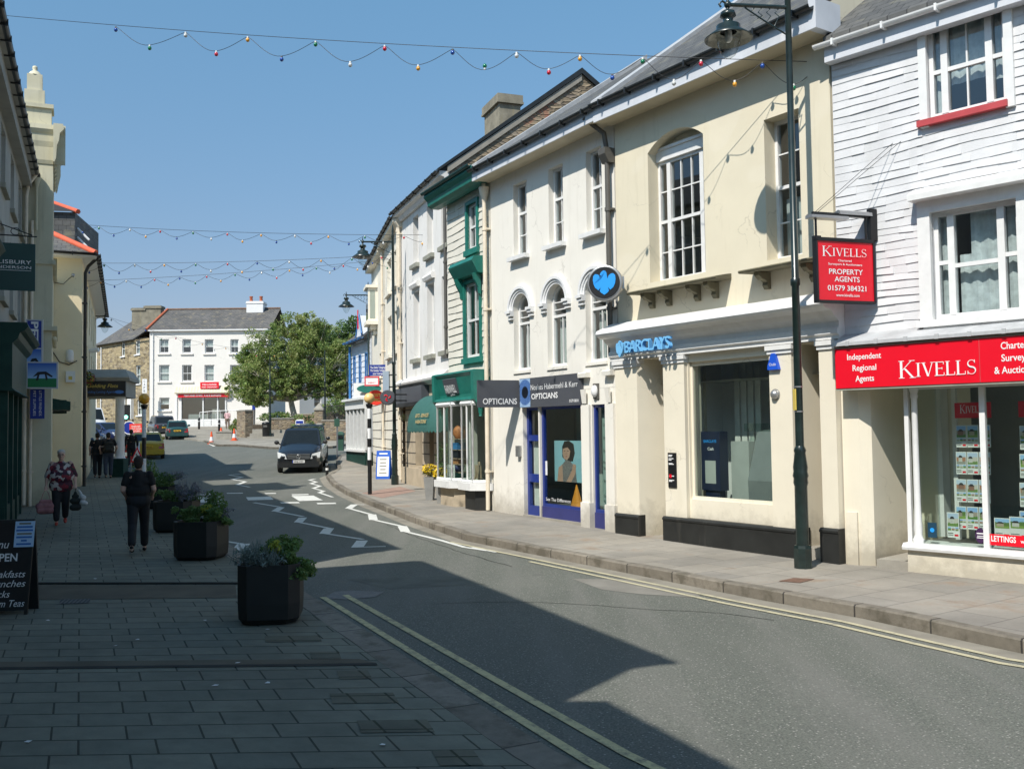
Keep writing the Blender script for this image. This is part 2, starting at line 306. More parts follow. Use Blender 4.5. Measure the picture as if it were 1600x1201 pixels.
# hole = (s0,s1,z0,z1,depth,rise)
def wall(mb,f,s0,s1,z0,z1,holes=(),o=0,mi=0,rmi=None,bottom=True):
    rmi=mi if rmi is None else rmi
    H=[(h+(.2,0))[:6] if len(h)==4 else ((h+(0,))[:6] if len(h)==5 else h) for h in holes]
    ss=sorted({s0,s1}|{min(max(x,s0),s1) for h in H for x in h[:2]}); zz=sorted({z0,z1}|{min(max(x,z0),z1) for h in H for x in h[2:4]})
    for a,b in zip(ss,ss[1:]):
        if b-a<1e-5: continue
        for c,d in zip(zz,zz[1:]):
            if d-c<1e-5: continue
            m=((a+b)/2,(c+d)/2)
            if any(h[0]<m[0]<h[1] and h[2]<m[1]<h[3] for h in H): continue
            fq(mb,f,a,b,c,d,o,mi)
    for a,b,c,d,dep,rise in H:
        e=o-dep; zs=d-rise; P=f.pt
        mb.face([P(a,c,o),P(a,c,e),P(a,zs,e),P(a,zs,o)],rmi,[(0,c),(dep,c),(dep,zs),(0,zs)]); mb.face([P(b,c,e),P(b,c,o),P(b,zs,o),P(b,zs,e)],rmi,[(0,c),(dep,c),(dep,zs),(0,zs)])
        if bottom: mb.face([P(a,c,e),P(a,c,o),P(b,c,o),P(b,c,e)],rmi,[(a,0),(a,dep),(b,dep),(b,0)])
        ap=arc_pts(a,b,zs,d)
        for (x,y),(x2,y2) in zip(ap,ap[1:]):
            mb.face([P(x,y,o),P(x,y,e),P(x2,y2,e),P(x2,y2,o)],rmi)
            if rise>0: mb.face([P(x,y,o),P(x2,y2,o),P(x2,d,o),P(x,d,o)],mi,[(x,y),(x2,y2),(x2,d),(x,d)])
def window(f,root,h,o=0,fr='white2',v=(),hz=(),t=.055,bar=.022,glass='glass',curtain=None,sill=None,name='window',wide=(),arch=True,curt_mat='curtain',hrail=()):
    """frame + glazing bars in hole h; v / hz: fractions of thin bars, wide: fractions of thick mullions, hrail: thick rails"""
    s0,s1,z0,z1,dep,rise=(h+(.2,0))[:6] if len(h)==4 else ((h+(0,))[:6] if len(h)==5 else h)
    e=o-dep; m=MB(); W=s1-s0; Hh=z1-z0; zs=z1-rise
    fb(m,f,s0,s0+t,z0,zs,e-.03,e+.05); fb(m,f,s1-t,s1,z0,zs,e-.03,e+.05)
    fb(m,f,s0+t,s1-t,z0,z0+t*1.3,e-.03,e+.05)
    if rise<=0: fb(m,f,s0+t,s1-t,z1-t,z1,e-.03,e+.05)
    else:
        ap=arc_pts(s0,s1,zs,z1,10); ai=arc_pts(s0+t,s1-t,zs,z1-t,10)
        for i in range(10):
            q=[(ap[i],e+.05),(ap[i+1],e+.05),(ai[i+1],e+.05),(ai[i],e+.05)]
            m.face([f.pt(p[0],p[1],oo) for p,oo in q]); m.face([f.pt(ai[i][0],ai[i][1],e+.05),f.pt(ai[i+1][0],ai[i+1][1],e+.05),f.pt(ai[i+1][0],ai[i+1][1],e-.03),f.pt(ai[i][0],ai[i][1],e-.03)])
    for x in wide: fb(m,f,s0+W*x-.045,s0+W*x+.045,z0+t,zs-(t if rise<=0 else 0),e-.028,e+.058)
    for x in v:
        a=x if isinstance(x,tuple) else (x,0,1)
        fb(m,f,s0+W*a[0]-bar/2,s0+W*a[0]+bar/2,z0+max(t,Hh*a[1]),min(z0+Hh*a[2],z1-.02 if rise<=0 else z1-.05),e-.012,e+.03)
    for z in hz:
        a=z if isinstance(z,tuple) else (z,0,1)
        fb(m,f,s0+max(t,W*a[1]),s0+min(W-t,W*a[2]),z0+Hh*a[0]-bar/2,z0+Hh*a[0]+bar/2,e-.0105,e+.028)
    for z in hrail:
        a=z if isinstance(z,tuple) else (z,0,1)
        fb(m,f,s0+max(t,W*a[1]),s0+min(W-t,W*a[2]),z0+Hh*a[0]-.028,z0+Hh*a[0]+.028,e-.0255,e+.045)
    ob=m.build(name,A[fr],root)
    p=MB()
    if rise<=0: fq(p,f,s0+t*.6,s1-t*.6,z0+t*.6,z1-t*.6,e+.004)
    else: p.face([f.pt(a,b,e+.004) for a,b in [(s0+.02,z0+.02),(s1-.02,z0+.02)]+[(a,b) for a,b in reversed(arc_pts(s0+.02,s1-.02,zs,z1-.02,10))]])
    p.build('pane',A[glass],ob)
    if curtain:
        c=MB()
        for (a,b,q,r) in curtain:
            n=max(4,int((b-a)*W/.05)); pts=[(s0+W*(a+(b-a)*i/n),e-.12+.018*math.sin(i*2.1)+random.uniform(-.006,.006)) for i in range(n+1)]
            for (x,oo),(x2,o2) in zip(pts,pts[1:]): c.face([f.pt(x,z0+Hh*q,oo),f.pt(x2,z0+Hh*q,o2),f.pt(x2,z0+Hh*r,o2),f.pt(x,z0+Hh*r,oo)],0,sm=True)
        c.build('curtain',A[curt_mat],ob)
    if sill:
        sm,ov,th,pr=sill; c=MB(); fb(c,f,s0-ov,s1+ov,z0-th,z0-.001,o-dep-.02,o+pr); c.build('sill',A[sm],ob)
    return ob
def shell(root,f,s0,s1,zb,ze,depth,wallm,roofm='slate',rd=None,rz=None,ov=.3,gl=True,gr=True,interior=True,back=True,roof=True,intm='dark',gm=None,roof_name='roof',ext=(0,0)):
    rd=rd or depth/2; rz=rz or ze+rd*.8; m=MB()
    sl=(rz-ze)/(rd+ov); zi=ze+ov*sl
    gz=lambda o: ze+(rz-ze)*min(1,max(0,-o)/rd) if -o<=rd else rz-(rz-ze)*(-o-rd)/(depth-rd)
    for k,sx in ((gl,s0),(gr,s1)):
        if not k: continue
        q=[f.pt(sx,zb,0),f.pt(sx,zb,-depth),f.pt(sx,ze,-depth),f.pt(sx,rz-.03,-rd),f.pt(sx,zi-.03,0)]
        uv=[(0,zb),(depth,zb),(depth,ze),(rd,rz),(0,ze)]
        if sx==s1: q=q[::-1]; uv=uv[::-1]
        m.face(q,0,uv)
    if back: m.face([f.pt(s1,zb,-depth),f.pt(s0,zb,-depth),f.pt(s0,ze,-depth),f.pt(s1,ze,-depth)],0)
    m.build('side_wall',A[gm or wallm],root)
    if roof:
        r=MB(); th=.07; e0,e1=s0-ext[0],s1+ext[1]
        fprof(r,f,e0,e1,[(ov,ze),(ov,ze+th),(-rd,rz+th),(-rd,rz),(-.06,zi-.06),(-.06,ze+.002)],0)
        sl2=(rz-ze)/(depth-rd)
        fprof(r,f,e0,e1,[(-rd-.001,rz),(-rd-.001,rz+th),(-depth-ov,ze-ov*sl2+.02+th),(-depth-ov,ze-ov*sl2+.02)],0)
        rf=r.build(roof_name,A[roofm],root)
    if interior:
        m=MB(); fq(m,f,s0+.05,s1-.05,zb,ze-.05,-2.2,0)
        for zf in ((zb+3.1),(zb+6.1)):
            if zf<ze-1: m.face([f.pt(s0+.05,zf,-2.2),f.pt(s0+.05,zf,-.35),f.pt(s1-.05,zf,-.35),f.pt(s1-.05,zf,-2.2)],0)
        m.build('interior',A[intm],root)
    return rf if roof else None
def courses(mb,f,s0,s1,z0,z1,pitch,holes,proud=.028,jit=.012,step=.45,mi=0,gaps=True):
    n=int((z1-z0)/pitch)+1; ph=random.random()*9
    def wob(s,i): return jit*(math.sin(s*1.7+i*.9+ph)+.6*math.sin(s*4.1+i*2.3))+random.uniform(-.004,.004)+.026*math.sin(s*.9+i*.22)+.012*math.sin(s*2.3-i*.13)
    for i in range(n):
        zb=z0+i*pitch; zt=min(zb+pitch,z1)
        xs=[s0]; 
        while xs[-1]<s1-step*.6: xs.append(min(s1,xs[-1]+step*random.uniform(.6,1.3)))
        xs[-1]=s1
        for h in holes:
            xs+= [h[0],h[1]]
        xs=sorted({x for x in xs if s0<=x<=s1}); wb={x:wob(x,i) for x in xs}
        for a,b in zip(xs,xs[1:]):
            if b-a<.004: continue
            c=(a+b)/2; zm=(zb+zt)/2; lo,hi=zb,zt; skip=False
            for h in holes:
                if h[0]-1e-4<c<h[1]+1e-4:
                    if h[2]<=zb+.02 and h[3]>=zt-.02: skip=True
                    elif h[2]<=zm<=h[3]:
                        if h[3]<zt: lo=h[3]
                        else: hi=h[2]
                    else:
                        if zb<h[3]<zt: lo=h[3]
                        if zb<h[2]<zt: hi=h[2]
            if skip or hi-lo<.01: continue
            pa=proud+random.uniform(-.006,.008)
            A0=f.pt(a,lo+wb[a],pa); B0=f.pt(b,lo+wb[b],pa); B1=f.pt(b,hi+.02,.002); A1=f.pt(a,hi+.02,.002)
            mb.face([A0,B0,B1,A1],mi,[(a,lo),(b,lo),(b,hi),(a,hi)])
            mb.face([f.pt(a,lo+wb[a]+.004,0),f.pt(b,lo+wb[b]+.004,0),B0,A0],mi)
            mb.face([f.pt(a,lo+wb[a],0),A0,A1],mi); mb.face([f.pt(b,lo+wb[b],0),B1,B0],mi)
# ================================================================ SETTING
A['asphalt']=None
def m_asphalt():
    t=NT('asphalt'); co=t.coord()
    b=t.mix(t.ramp(t.noise(co,.35,5),.3,.7),(.125,.134,.112),(.16,.168,.14))
    sp=t.noise(co,60,3,.75); b=t.mix(t.ramp(sp,.38,.66,0,.8),b,(.042,.044,.042)); 
    v=t.n('ShaderNodeTexVoronoi'); v.inputs['Scale'].default_value=24; t.l(co,v.inputs[0])
    b=t.mix(t.ramp(v.outputs['Distance'],.08,.24,.9,0),b,(.33,.32,.29))
    v2=t.n('ShaderNodeTexVoronoi'); v2.inputs['Scale'].default_value=8; t.l(co,v2.inputs[0])
    b=t.mix(t.ramp(v2.outputs['Distance'],.025,.06,.9,0),b,(.42,.41,.38))
    # worn wheel tracks, tar joints
    b=t.mix(t.ramp(t.noise(t.coord((1.1,.12,1),rz=.42),1.6,4),.46,.7,0,.45),b,(.17,.165,.15))
    b=t.mix(t.ramp(t.noise(co,1.1,6,.7),.62,.7,0,.35),b,(.05,.05,.048))
    t.col(b); t.rough(.9); t.bump(sp,.5,.006); return t.m
A['asphalt']=m_asphalt()
A['asph_patch']=mk('pale_asphalt_patch',(.2,.19,.165),.95,.2,2,.3,90); A['gutterdirt']=mk('gutter_dust',(.24,.22,.18),.95,.25,2,.3,60)
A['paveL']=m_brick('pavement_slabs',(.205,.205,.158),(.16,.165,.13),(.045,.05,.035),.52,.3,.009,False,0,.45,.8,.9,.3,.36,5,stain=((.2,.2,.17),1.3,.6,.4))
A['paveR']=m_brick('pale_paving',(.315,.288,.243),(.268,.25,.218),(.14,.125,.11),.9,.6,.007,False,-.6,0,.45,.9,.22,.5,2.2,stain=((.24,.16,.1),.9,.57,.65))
A['plaza']=m_brick('plaza_paving',(.33,.3,.25),(.28,.26,.22),(.16,.15,.12),.45,.3,.01,False,.2,0,.4,.9,.25,.5,3)
A['setts']=m_brick('mossy_sett_paving',(.15,.145,.105),(.12,.12,.09),(.04,.045,.025),.3,.28,.012,False,0,.45,.6,.95,.3,0,6)
A['roadwhite']=None
def m_paint(name,c,wear,lo,hi,sc=7):
    t=NT(name); co=t.coord(); n=t.noise(co,sc,6,.75); n2=t.noise(co,60,3)
    k=t.mix(t.ramp(n,lo,hi,0,1),c,wear); k=t.mix(.25,k,t.mix(n2,(0,0,0),(1,1,1)),'OVERLAY'); t.col(k); t.rough(.8); return t.m
A['roadwhite']=m_paint('white_road_paint',(.62,.62,.58),(.2,.2,.19),.56,.74); A['roadyellow']=m_paint('yellow_road_paint',(.5,.44,.24),(.16,.155,.12),.47,.68,9)
A['roadyellowR']=m_paint('pale_yellow_road_paint',(.46,.42,.28),(.2,.19,.16),.5,.75,9)
def sheet(name,poly,off,mat,th=0,kind='structure',dmin=-55):
    bm=bmesh.new(); vs=[bm.verts.new((p[0],p[1],0)) for p in poly]; bm.faces.new(vs)
    bmesh.ops.triangulate(bm,faces=bm.faces[:])
    for y in [a for a,_ in EYT]+[8,28,34,46,62,85,120]:
        bmesh.ops.bisect_plane(bm,geom=bm.verts[:]+bm.edges[:]+bm.faces[:],dist=1e-4,plane_co=(0,y,0),plane_no=(0,1,0))
    for q in bm.verts: q.co.z=g(q.co.y)+off
    bmesh.ops.recalc_face_normals(bm,faces=bm.faces[:])
    if sum(f.normal.z for f in bm.faces)<0: bmesh.ops.reverse_faces(bm,faces=bm.faces[:])
    if th:
        r=bmesh.ops.extrude_face_region(bm,geom=bm.faces[:])
        for q in [x for x in r['geom'] if isinstance(x,bmesh.types.BMVert)]: q.co.z-=th
        bmesh.ops.recalc_face_normals(bm,faces=bm.faces[:])
    me=bpy.data.meshes.new(name); bm.to_mesh(me); bm.free(); me.materials.append(A[mat])
    o=bpy.data.objects.new(name,me); COL.objects.link(o); ORI[o]=V((0,0,0)); return tag(o,kind=kind)
def gp(L,dz=-.12): return [tuple(gnd(u,v,dz)[:2]) for u,v in L]
RD=-.13
# kerb lines (bottom of the kerb face at the road), traced on the ground
KR_px=[(1600,1022),(1487,997),(1347,966),(1178,935),(1009,901),(869,873),(728,845),(647,817),(579,790),(541,773),(519,759),(510,747)]
KR=[(8.6,5.2),(6.3,7.55)]+gp(KR_px,RD)+[(-7.7,42.3),(-8.55,46.5),(-9.2,51),(-8.6,54.5),(-6,56.5),(0,58),(30,60)]
KL=[(4.2,-1.0),(2.35,2.7)]+[(.25,6.3),(-2.72,12.5),(-5.25,17.6),(-8.6,24.3),(-11.2,29.6),(-14.3,36.5),(-15.6,39.6),(-18.5,44.5),(-23.5,52),(-33,62),(-52,72)]
FL=[(3.5,-12.5),(-1.95+.1,0),(-13.1,25.6),(-15.8,33),(-21,45),(-40,62),(-58,72)]   # left frontage
# ground to the horizon
gy=[-60,-10,0,8,16,22,28,34,40,46,52,62,73,85,98,120,160,300,700]; m=MB()
for a,b in zip(gy,gy[1:]):
    for x0,x1 in ((-700,-60),(-60,60),(60,700)):
        m.face([(x0,a,g(a)-.3),(x1,a,g(a)-.3),(x1,b,g(b)-.3),(x0,b,g(b)-.3)])
A['earth']=mk('ground_earth',(.16,.15,.11),.95,.25,.3,.3,8)
tag(m.build('ground',A['earth']),kind='structure')
def offs(line,d):   # offset polyline to the right of its direction (+) by d
    out=[]
    for i,p in enumerate(line):
        a=V(line[max(0,i-1)]); b=V(line[min(len(line)-1,i+1)]); t=(b-a).normalized(); out.append((p[0]+t.y*d,p[1]-t.x*d))
    return out
road_poly=[(x,y) for x,y in offs(KL,-.12)]+[(-60,80),(-60,100),(30,100),(30,60.3)]+[(x,y) for x,y in reversed(offs(KR,.12))]
sheet('road',road_poly,RD,'asphalt')
# kerbs
def kerb(name,line,w,h,mat,side):
    m=MB(); acc=0; out=offs(line,side*w)
    # subdivide
    P=[];Q=[]
    for (a,b),(c,d) in zip(zip(line,line[1:]),zip(out,out[1:])):
        L=math.dist(a,b); n=max(1,int(L/.5))
        for i in range(n): 
            t=i/n; P.append((a[0]+(b[0]-a[0])*t,a[1]+(b[1]-a[1])*t)); Q.append((c[0]+(d[0]-c[0])*t,c[1]+(d[1]-c[1])*t))
    P.append(line[-1]);Q.append(out[-1]); random.seed(5)
    ch=.018
    for i in range(len(P)-1):
        L=math.dist(P[i],P[i+1]); hh=h(P[i][1]) if callable(h) else h; h2=h(P[i+1][1]) if callable(h) else h
        j1,j2=(.006*math.sin(i*1.7),.006*math.sin((i+1)*1.7))
        def q(p,o,z,t): return V((p[0]+(o[0]-p[0])*t,p[1]+(o[1]-p[1])*t,g(p[1])+z))
        rows=[(0,RD-.1),(.0,hh-ch),(ch/w,hh),(1,hh)]; rows2=[(0,RD-.1),(.0,h2-ch),(ch/w,h2),(1,h2)]
        d=0
        for (t,z),(t2,z2),(s,y),(s2,y2) in zip(rows,rows[1:],rows2,rows2[1:]):
            e=max(abs(z2-z),abs(t2-t)*w); m.face([q(P[i],Q[i],z+j1*(z>RD),t),q(P[i+1],Q[i+1],y+j2*(y>RD),s),q(P[i+1],Q[i+1],y2+j2*(y2>RD),s2),q(P[i],Q[i],z2+j1*(z2>RD),t2)],0,[(acc,d),(acc+L,d),(acc+L,d+e),(acc,d+e)]); d+=e
        acc+=L
    return tag(m.build(name,A[mat]),kind='structure')
kerb('kerb',KR,.16,.012,'granite',1)
kerb('kerb',KL,.32,lambda y:-.012 if y<13 else .008 if y<20 else (-.05 if y<31 else .008),'granite',-1)
# pavements
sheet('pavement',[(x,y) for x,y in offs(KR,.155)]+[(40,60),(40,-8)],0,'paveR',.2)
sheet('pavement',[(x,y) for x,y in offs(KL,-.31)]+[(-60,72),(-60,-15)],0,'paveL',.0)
# mossy setts along the left kerb + drain channels across the pavement
stripY=[(-.4+i*1.05) for i in range(13)]
def along(line,y):
    for a,b in zip(line,line[1:]):
        if min(a[1],b[1])<=y<=max(a[1],b[1]): t=(y-a[1])/(b[1]-a[1]); return a[0]+(b[0]-a[0])*t
    return line[0][0]
KLi=offs(KL,-.32)
m=MB()
for y in [3.1,3.9,4.7,5.5,6.15,6.8,7.5,8.2,8.9,9.6]:
    x=along(KLi,y)-.12-random.uniform(0,.06); wd=random.choice([.55,.32,.6]); z=g(y)+.004
    m.face([(x-wd,y-.14,z),(x-.05,y-.14,z),(x-.13,y+.14,z),(x-wd-.08,y+.14,z)])
tag(m.build('pavement_sett',A['setts']),kind='structure')
A['channel']=mk('sandy_channel_concrete',(.11,.095,.068),.95,.25,2,.4,30); A['joint_riser_dark']=mk('dark_joint_and_riser_shade',(.03,.03,.026),.95,.4,4)
def band(name,px,dz,mat): return sheet(name,gp(px,0),dz,mat)
band('pavement_channel',[(-30,938),(370,934),(368,914),(-30,914)],.005,'channel')
# low step across the pavement, coloured dark to suggest its shaded riser
P1=gnd(-40,913); P2=gnd(372,913); m=MB(); dd=(P2-P1).normalized(); nn=V((-dd.y,dd.x,0))
m.hexa([P1+V((0,0,-.02)),P2+V((0,0,-.02)),P2+nn*.07+V((0,0,-.02)),P1+nn*.07+V((0,0,-.02)),P1+V((0,0,.022)),P2+V((0,0,.022)),P2+nn*.07+V((0,0,.022)),P1+nn*.07+V((0,0,.022))])
tag(m.build('pavement_step',A['joint_riser_dark']),kind='structure')
band('pavement_joint',[(-30,1047),(590,1040),(588,1036),(-30,1043)],.005,'joint_riser_dark'); band('pavement_band',[(-30,1043),(588,1036),(560,1030),(-30,1035)],.0045,'channel')
A['grate']=m_brick('drain_grate',(.16,.16,.15),(.14,.14,.13),(.02,.02,.02),.05,.09,.014,False,.03,0,.8,.7,.2)
tag(band('drain_cover',[(92,944),(140,943),(141,936),(95,937)],.007,'grate'),kind='structure')
A['iron']=mk('cast_iron_cover',(.12,.115,.11),.6,.3,20,.8,45); A['rust']=mk('rusty_iron_cover',(.16,.09,.06),.8,.3,12,.6,45)
tag(sheet('manhole_cover',gp([(505,935),(522,925),(548,923),(600,925),(586,933),(540,937)],RD),RD+.006,'iron'),kind='structure')
tag(sheet('manhole_cover',gp([(1216,908),(1240,903),(1273,905),(1250,911)],0),.006,'rust'),kind='structure')
# pale patch of asphalt and dust by the right kerb
sheet('road_patch',gp([(894,904),(1000,905),(1090,928),(1096,934),(1000,928),(940,921)],RD),RD+.003,'asph_patch')
def lineband(name,line,w,off,mat,a=0,b=None,kind='structure'):
    line=line[a:b]; l2=offs(line,w); P=list(line)+list(reversed(l2)); m=MB(); acc=0
    for i in range(len(line)-1):
        n=max(1,int(math.dist(line[i],line[i+1])/1.5))
        for k in range(n):
            f0,f1=k/n,(k+1)/n; q=[]
            for ln,t in ((line,f0),(line,f1),(l2,f1),(l2,f0)):
                x=ln[i][0]+(ln[i+1][0]-ln[i][0])*t; y=ln[i][1]+(ln[i+1][1]-ln[i][1])*t; q.append((x,y,g(y)+off))
            m.face(q)
    return tag(m.build(name,A[mat]),kind=kind)
lineband('gutter_dust',offs(KR,-.28),.27,RD+.0035,'gutterdirt',0,16)
# double yellow lines
lineband('yellow_line',offs(KR,-.36),.075,RD+.008,'roadyellowR',0,9); lineband('yellow_line',offs(KR,-.56),.075,RD+.008,'roadyellowR',0,8)
KLy=KL[:4]
lineband('yellow_line',offs(KLy,.2),.085,RD+.008,'roadyellow'); lineband('yellow_line',offs(KLy,.5),.085,RD+.008,'roadyellow')
# white markings traced on the road
m=MB()
def rp(px): m.face([tuple(gnd(u,v,RD+.008)) for u,v in px])
def zig(pts,w=.1):
    P=[gnd(u,v,RD+.008) for u,v in pts]
    for a,b in zip(P,P[1:]):
        d=(b-a); d.z=0; d.normalize(); n=V((-d.y,d.x,0))*w/2; e=d*.04; m.face([a-n-e,b-n+e,b+n+e,a+n-e])
zx=lambda L:[(260+x*.3125,720+y*.3125) for x,y in L]
zig(zx([(1600,447),(1490,430),(1375,397),(1195,352)]),.1); zig(zx([(1195,352),(1180,326)]),.2); zig(zx([(1180,326),(1035,293)])); zig(zx([(1035,293),(1028,268)]),.2); zig(zx([(1028,268),(912,236)])); zig(zx([(912,236),(940,217)]),.2); zig(zx([(940,217),(985,218)]))
zig(zx([(830,180),(765,158)])); zig(zx([(765,158),(785,150)]),.16); zig(zx([(785,150),(735,136)])); zig(zx([(735,136),(768,125)]),.16); zig(zx([(768,125),(722,112)])); zig(zx([(722,112),(750,104)]),.16); zig(zx([(750,104),(715,95)])); zig(zx([(715,95),(740,90)]),.16)
zig(zx([(1085,427),(955,430)])); zig(zx([(955,430),(978,398)]),.22); zig(zx([(978,390),(792,362)])); zig(zx([(792,362),(812,337)]),.22); zig(zx([(812,335),(660,305)])); zig(zx([(660,305),(682,283)]),.2); zig(zx([(682,277),(545,250)])); zig(zx([(545,250),(572,232)]),.2); zig(zx([(572,230),(440,208)]))
zig(zx([(415,130),(355,118)])); zig(zx([(355,118),(395,103)]),.16); zig(zx([(395,103),(330,92)])); zig(zx([(330,92),(378,80)]),.16); zig(zx([(378,80),(315,70)])); zig(zx([(315,70),(370,64)]),.16)
zig(zx([(255,395),(385,415)])); zig(zx([(385,415),(350,458)]),.24); zig(zx([(425,453),(492,452)]))
for q in ([(150,180),(268,176),(283,203),(172,207)],[(398,181),(520,177),(536,193),(408,196)],[(624,174),(735,172),(783,196),(664,200)]): rp(zx(q))
for q in ([(625,166),(708,164),(714,169),(630,171)],[(300,159),(380,158),(384,162),(304,163)],[(215,211),(303,209),(305,213),(217,216)],[(567,206),(660,204),(668,210),(575,212)],[(750,209),(845,208),(850,214),(757,216)],[(490,160),(545,159),(550,163),(495,164)],[(170,166),(218,164),(220,168),(172,170)]): rp(zx(q))
# far markings: edge line by the square, junction bars
zig([(337,695),(372,694),(400,697),(428,700)],.14); rp([(325,693),(335,692),(345,696),(333,697)])
zig([(1600-860,855),(775,862)],.1)
tag(m.build('road_marking',A['roadwhite']),kind='structure')
# tactile red paving by the crossing
A['redpave']=mk('red_tactile_paving',(.33,.22,.175),.9,.2,4,.4,50)
sheet('tactile_paving',gp([(565,770),(625,760),(650,767),(597,778)],0),.004,'redpave')
m=MB()
for L in ([(690,942),(760,940),(840,941),(930,945),(1010,951),(1120,957),(1210,968)],[(420,860),(470,864),(520,862)],[(560,800),(640,835),(720,862),(800,885)]):
    P=[gnd(u,v,RD+.004) for u,v in L]
    for a,b in zip(P,P[1:]):
        n_=max(1,int((b-a).length/.25))
        for i in range(n_):
            q,r_=a.lerp(b,i/n_),a.lerp(b,(i+1)/n_); d=(r_-q).normalized(); nv=V((-d.y,d.x,0))*.007; j=lambda k: nv.normalized()*.02*math.sin(k*1.7+a.x*3); m.face([q-nv+j(i),r_-nv+j(i+1),r_+nv+j(i+1),q+nv+j(i)])
tag(m.build('road_crack',A['joint_riser_dark']),kind='structure')
A['asph_dark']=mk('dark_trench_patch',(.11,.117,.1),.9,.25,3,.3,70); sheet('road_patch',gp([(540,905),(700,900),(760,912),(610,920)],RD),RD+.003,'asph_dark')
# litter, leaves on the left pavement
# ================================================================ RIGHT SIDE OF THE STREET
def dirv(a): return V((-math.sin(R(a)),math.cos(R(a))))
def hit(P,a,u,v=668):
    d=dirv(a); r=ray(u,v); det=d.x*(-r.y)+r.x*d.y; b=V((-P[0],-P[1])); t=(b.x*(-r.y)+r.x*b.y)/det
    return V((P[0]+d.x*t,P[1]+d.y*t))
kb=gnd(1320,880); KB=V((kb.x,kb.y)); BO=hit(KB,34,968); OT=hit(BO,29.7,770); TW=hit(OT,26,702)
W1q=V((-1.75,27.7)); W12=hit(W1q,20.4,629); W23=hit(W12,14,602); W3e=hit(W23,13.5,582)
KQ=KB+V((math.sin(R(42.4)),-math.cos(R(42.4))))*6.2
fK=Fac(KB,KQ); fB=Fac(BO,KB); fO=Fac(OT,BO); fT=Fac(TW,OT); fW1=Fac(W12,W1q); fW2=Fac(W23,W12); fW3=Fac(W3e,W23)
def root_at(f,s=0): p=f.pt(s,0,0); return (p.x,p.y,g(p.y))
def gutter(root,f,s0,s1,z,o,mat='gutter',r=.06,brackets=True,name='gutter'):
    m=MB(); pr=[(o+r*math.cos(a),z+r*math.sin(a)) for a in [PI+PI*i/8 for i in range(9)]]; pr+=[(o+(r-.012)*math.cos(a),z+(r-.012)*math.sin(a)) for a in [2*PI-PI*i/8 for i in range(9)]]
    fprof(m,f,s0,s1,pr)
    if brackets:
        k=s0+.3
        while k<s1: fb(m,f,k,k+.03,z-r-.02,z+.015,o-r-.02,o+r+.012); k+=.75
    return m.build(name,A[mat],root)
def downpipe(root,f,s,z0,z1,o,mat,r=.042,hopper=None,top=None,name='downpipe'):
    m=MB(); pts=[f.pt(s,z0,o),f.pt(s,z1,o)]
    if top: pts+= [f.pt(s+a,z,oo) for a,z,oo in top]
    m.tube(pts,r,8)
    z=z0+.9
    while z<z1: m.tube([f.pt(s,z-.035,o),f.pt(s,z+.035,o)],r*1.3,8); fb(m,f,s-r*1.9,s+r*1.9,z-.02,z+.02,.0,o-.0); z+=1.9
    if hopper: fprof(m,f,s-.11,s+.11,[(o-.1,hopper-.28),(o+.04,hopper-.28),(o+.13,hopper-.12),(o+.13,hopper),(o-.1,hopper)])
    return m.build(name,A[mat],root)
# ---------------------------------------------------------------- KIVELLS: white slate-hung estate agents
K=thing('estate_agents_building','white slate-hung building at the right edge with a long red shop fascia','building',root_at(fK))
zg=fK.g(0); zt=fK.Z(1318,85); zs0=fK.Z(1322,535,0.0)
up=fK.rect(1450,1572,42,188); lo=fK.rect(1458,1594,333,500)
LK=fK.L
hU=(up[0],up[1],up[2],up[3],.1); hL=(lo[0],lo[1],lo[2],lo[3],.12)
m=MB(); wall(m,fK,.02,LK,zs0-.25,zt+.3,[hU,hL]); 
m.build('upper_wall',A['white_slate'],K)
m=MB(); courses(m,fK,.03,LK,zs0-.02,zt+.05,.115,[(up[0]-.1,up[1]+.1,up[2]-.12,up[3]+.1),(lo[0]-.16,lo[1]+.16,lo[2]-.12,lo[3]+.2)],jit=.011,proud=.013,step=.3); m.build('slate_hanging',A['white_slate'],K)
# casings round the windows
def casing(root,f,h,w,pr,mat,top=0): 
    m=MB(); fb(m,f,h[0]-w,h[0],h[2]-.1,h[3]+w,-.03,pr); fb(m,f,h[1],h[1]+w,h[2]-.1,h[3]+w,-.03,pr); fb(m,f,h[0],h[1],h[3],h[3]+w,-.03,pr-.002); return m.build('window_casing',A[mat],root)
casing(K,fK,up,.11,.06,'white2'); casing(K,fK,lo,.17,.07,'white2')
tri=(.2,.78)
for h,nm in ((hU,0),(hL,1)):
    if nm==0:
        window(fK,K,h,v=[(.49,0,1)],hrail=[(.5)],wide=tri,curtain=[(.0,.2,0,1),(.22,.78,.36,1),(.8,1,.3,1)],curt_mat='lace')
    else: window(fK,K,h,hrail=[(.49,.2,.78),(.53,0,.2),(.53,.78,1)],wide=tri,curtain=[(.02,.2,0,1),(.24,.6,0,.6),(.38,.78,0,1),(.8,1,0,1)],curt_mat='lace')
m=MB(); fb(m,fK,up[0]-.14,up[1]+.03,up[2]-.09,up[2]-.005,-.02,.1); m.build('window_sill',A['redsill'],K)
m=MB(); fb(m,fK,lo[0]-.2,lo[1]+.2,lo[2]-.1,lo[2]-.005,-.02,.13); fb(m,fK,lo[0]-.12,lo[1]+.12,lo[2]-.2,lo[2]-.1,-.02,.09); m.build('window_sill',A['white2'],K)
m=MB(); fprof(m,fK,lo[0]-.22,lo[1]+.2,[(0,lo[3]+.17),(0,lo[3]+.36),(.03,lo[3]+.36),(.25,lo[3]+.25),(.25,lo[3]+.17)]); m.build('window_hood',A['white2'],K)
shell(K,fK,.02,LK,zg-.3,zt+.18,8,'white_slate','slate',4.2,zt+3.6,.22,intm='mid')
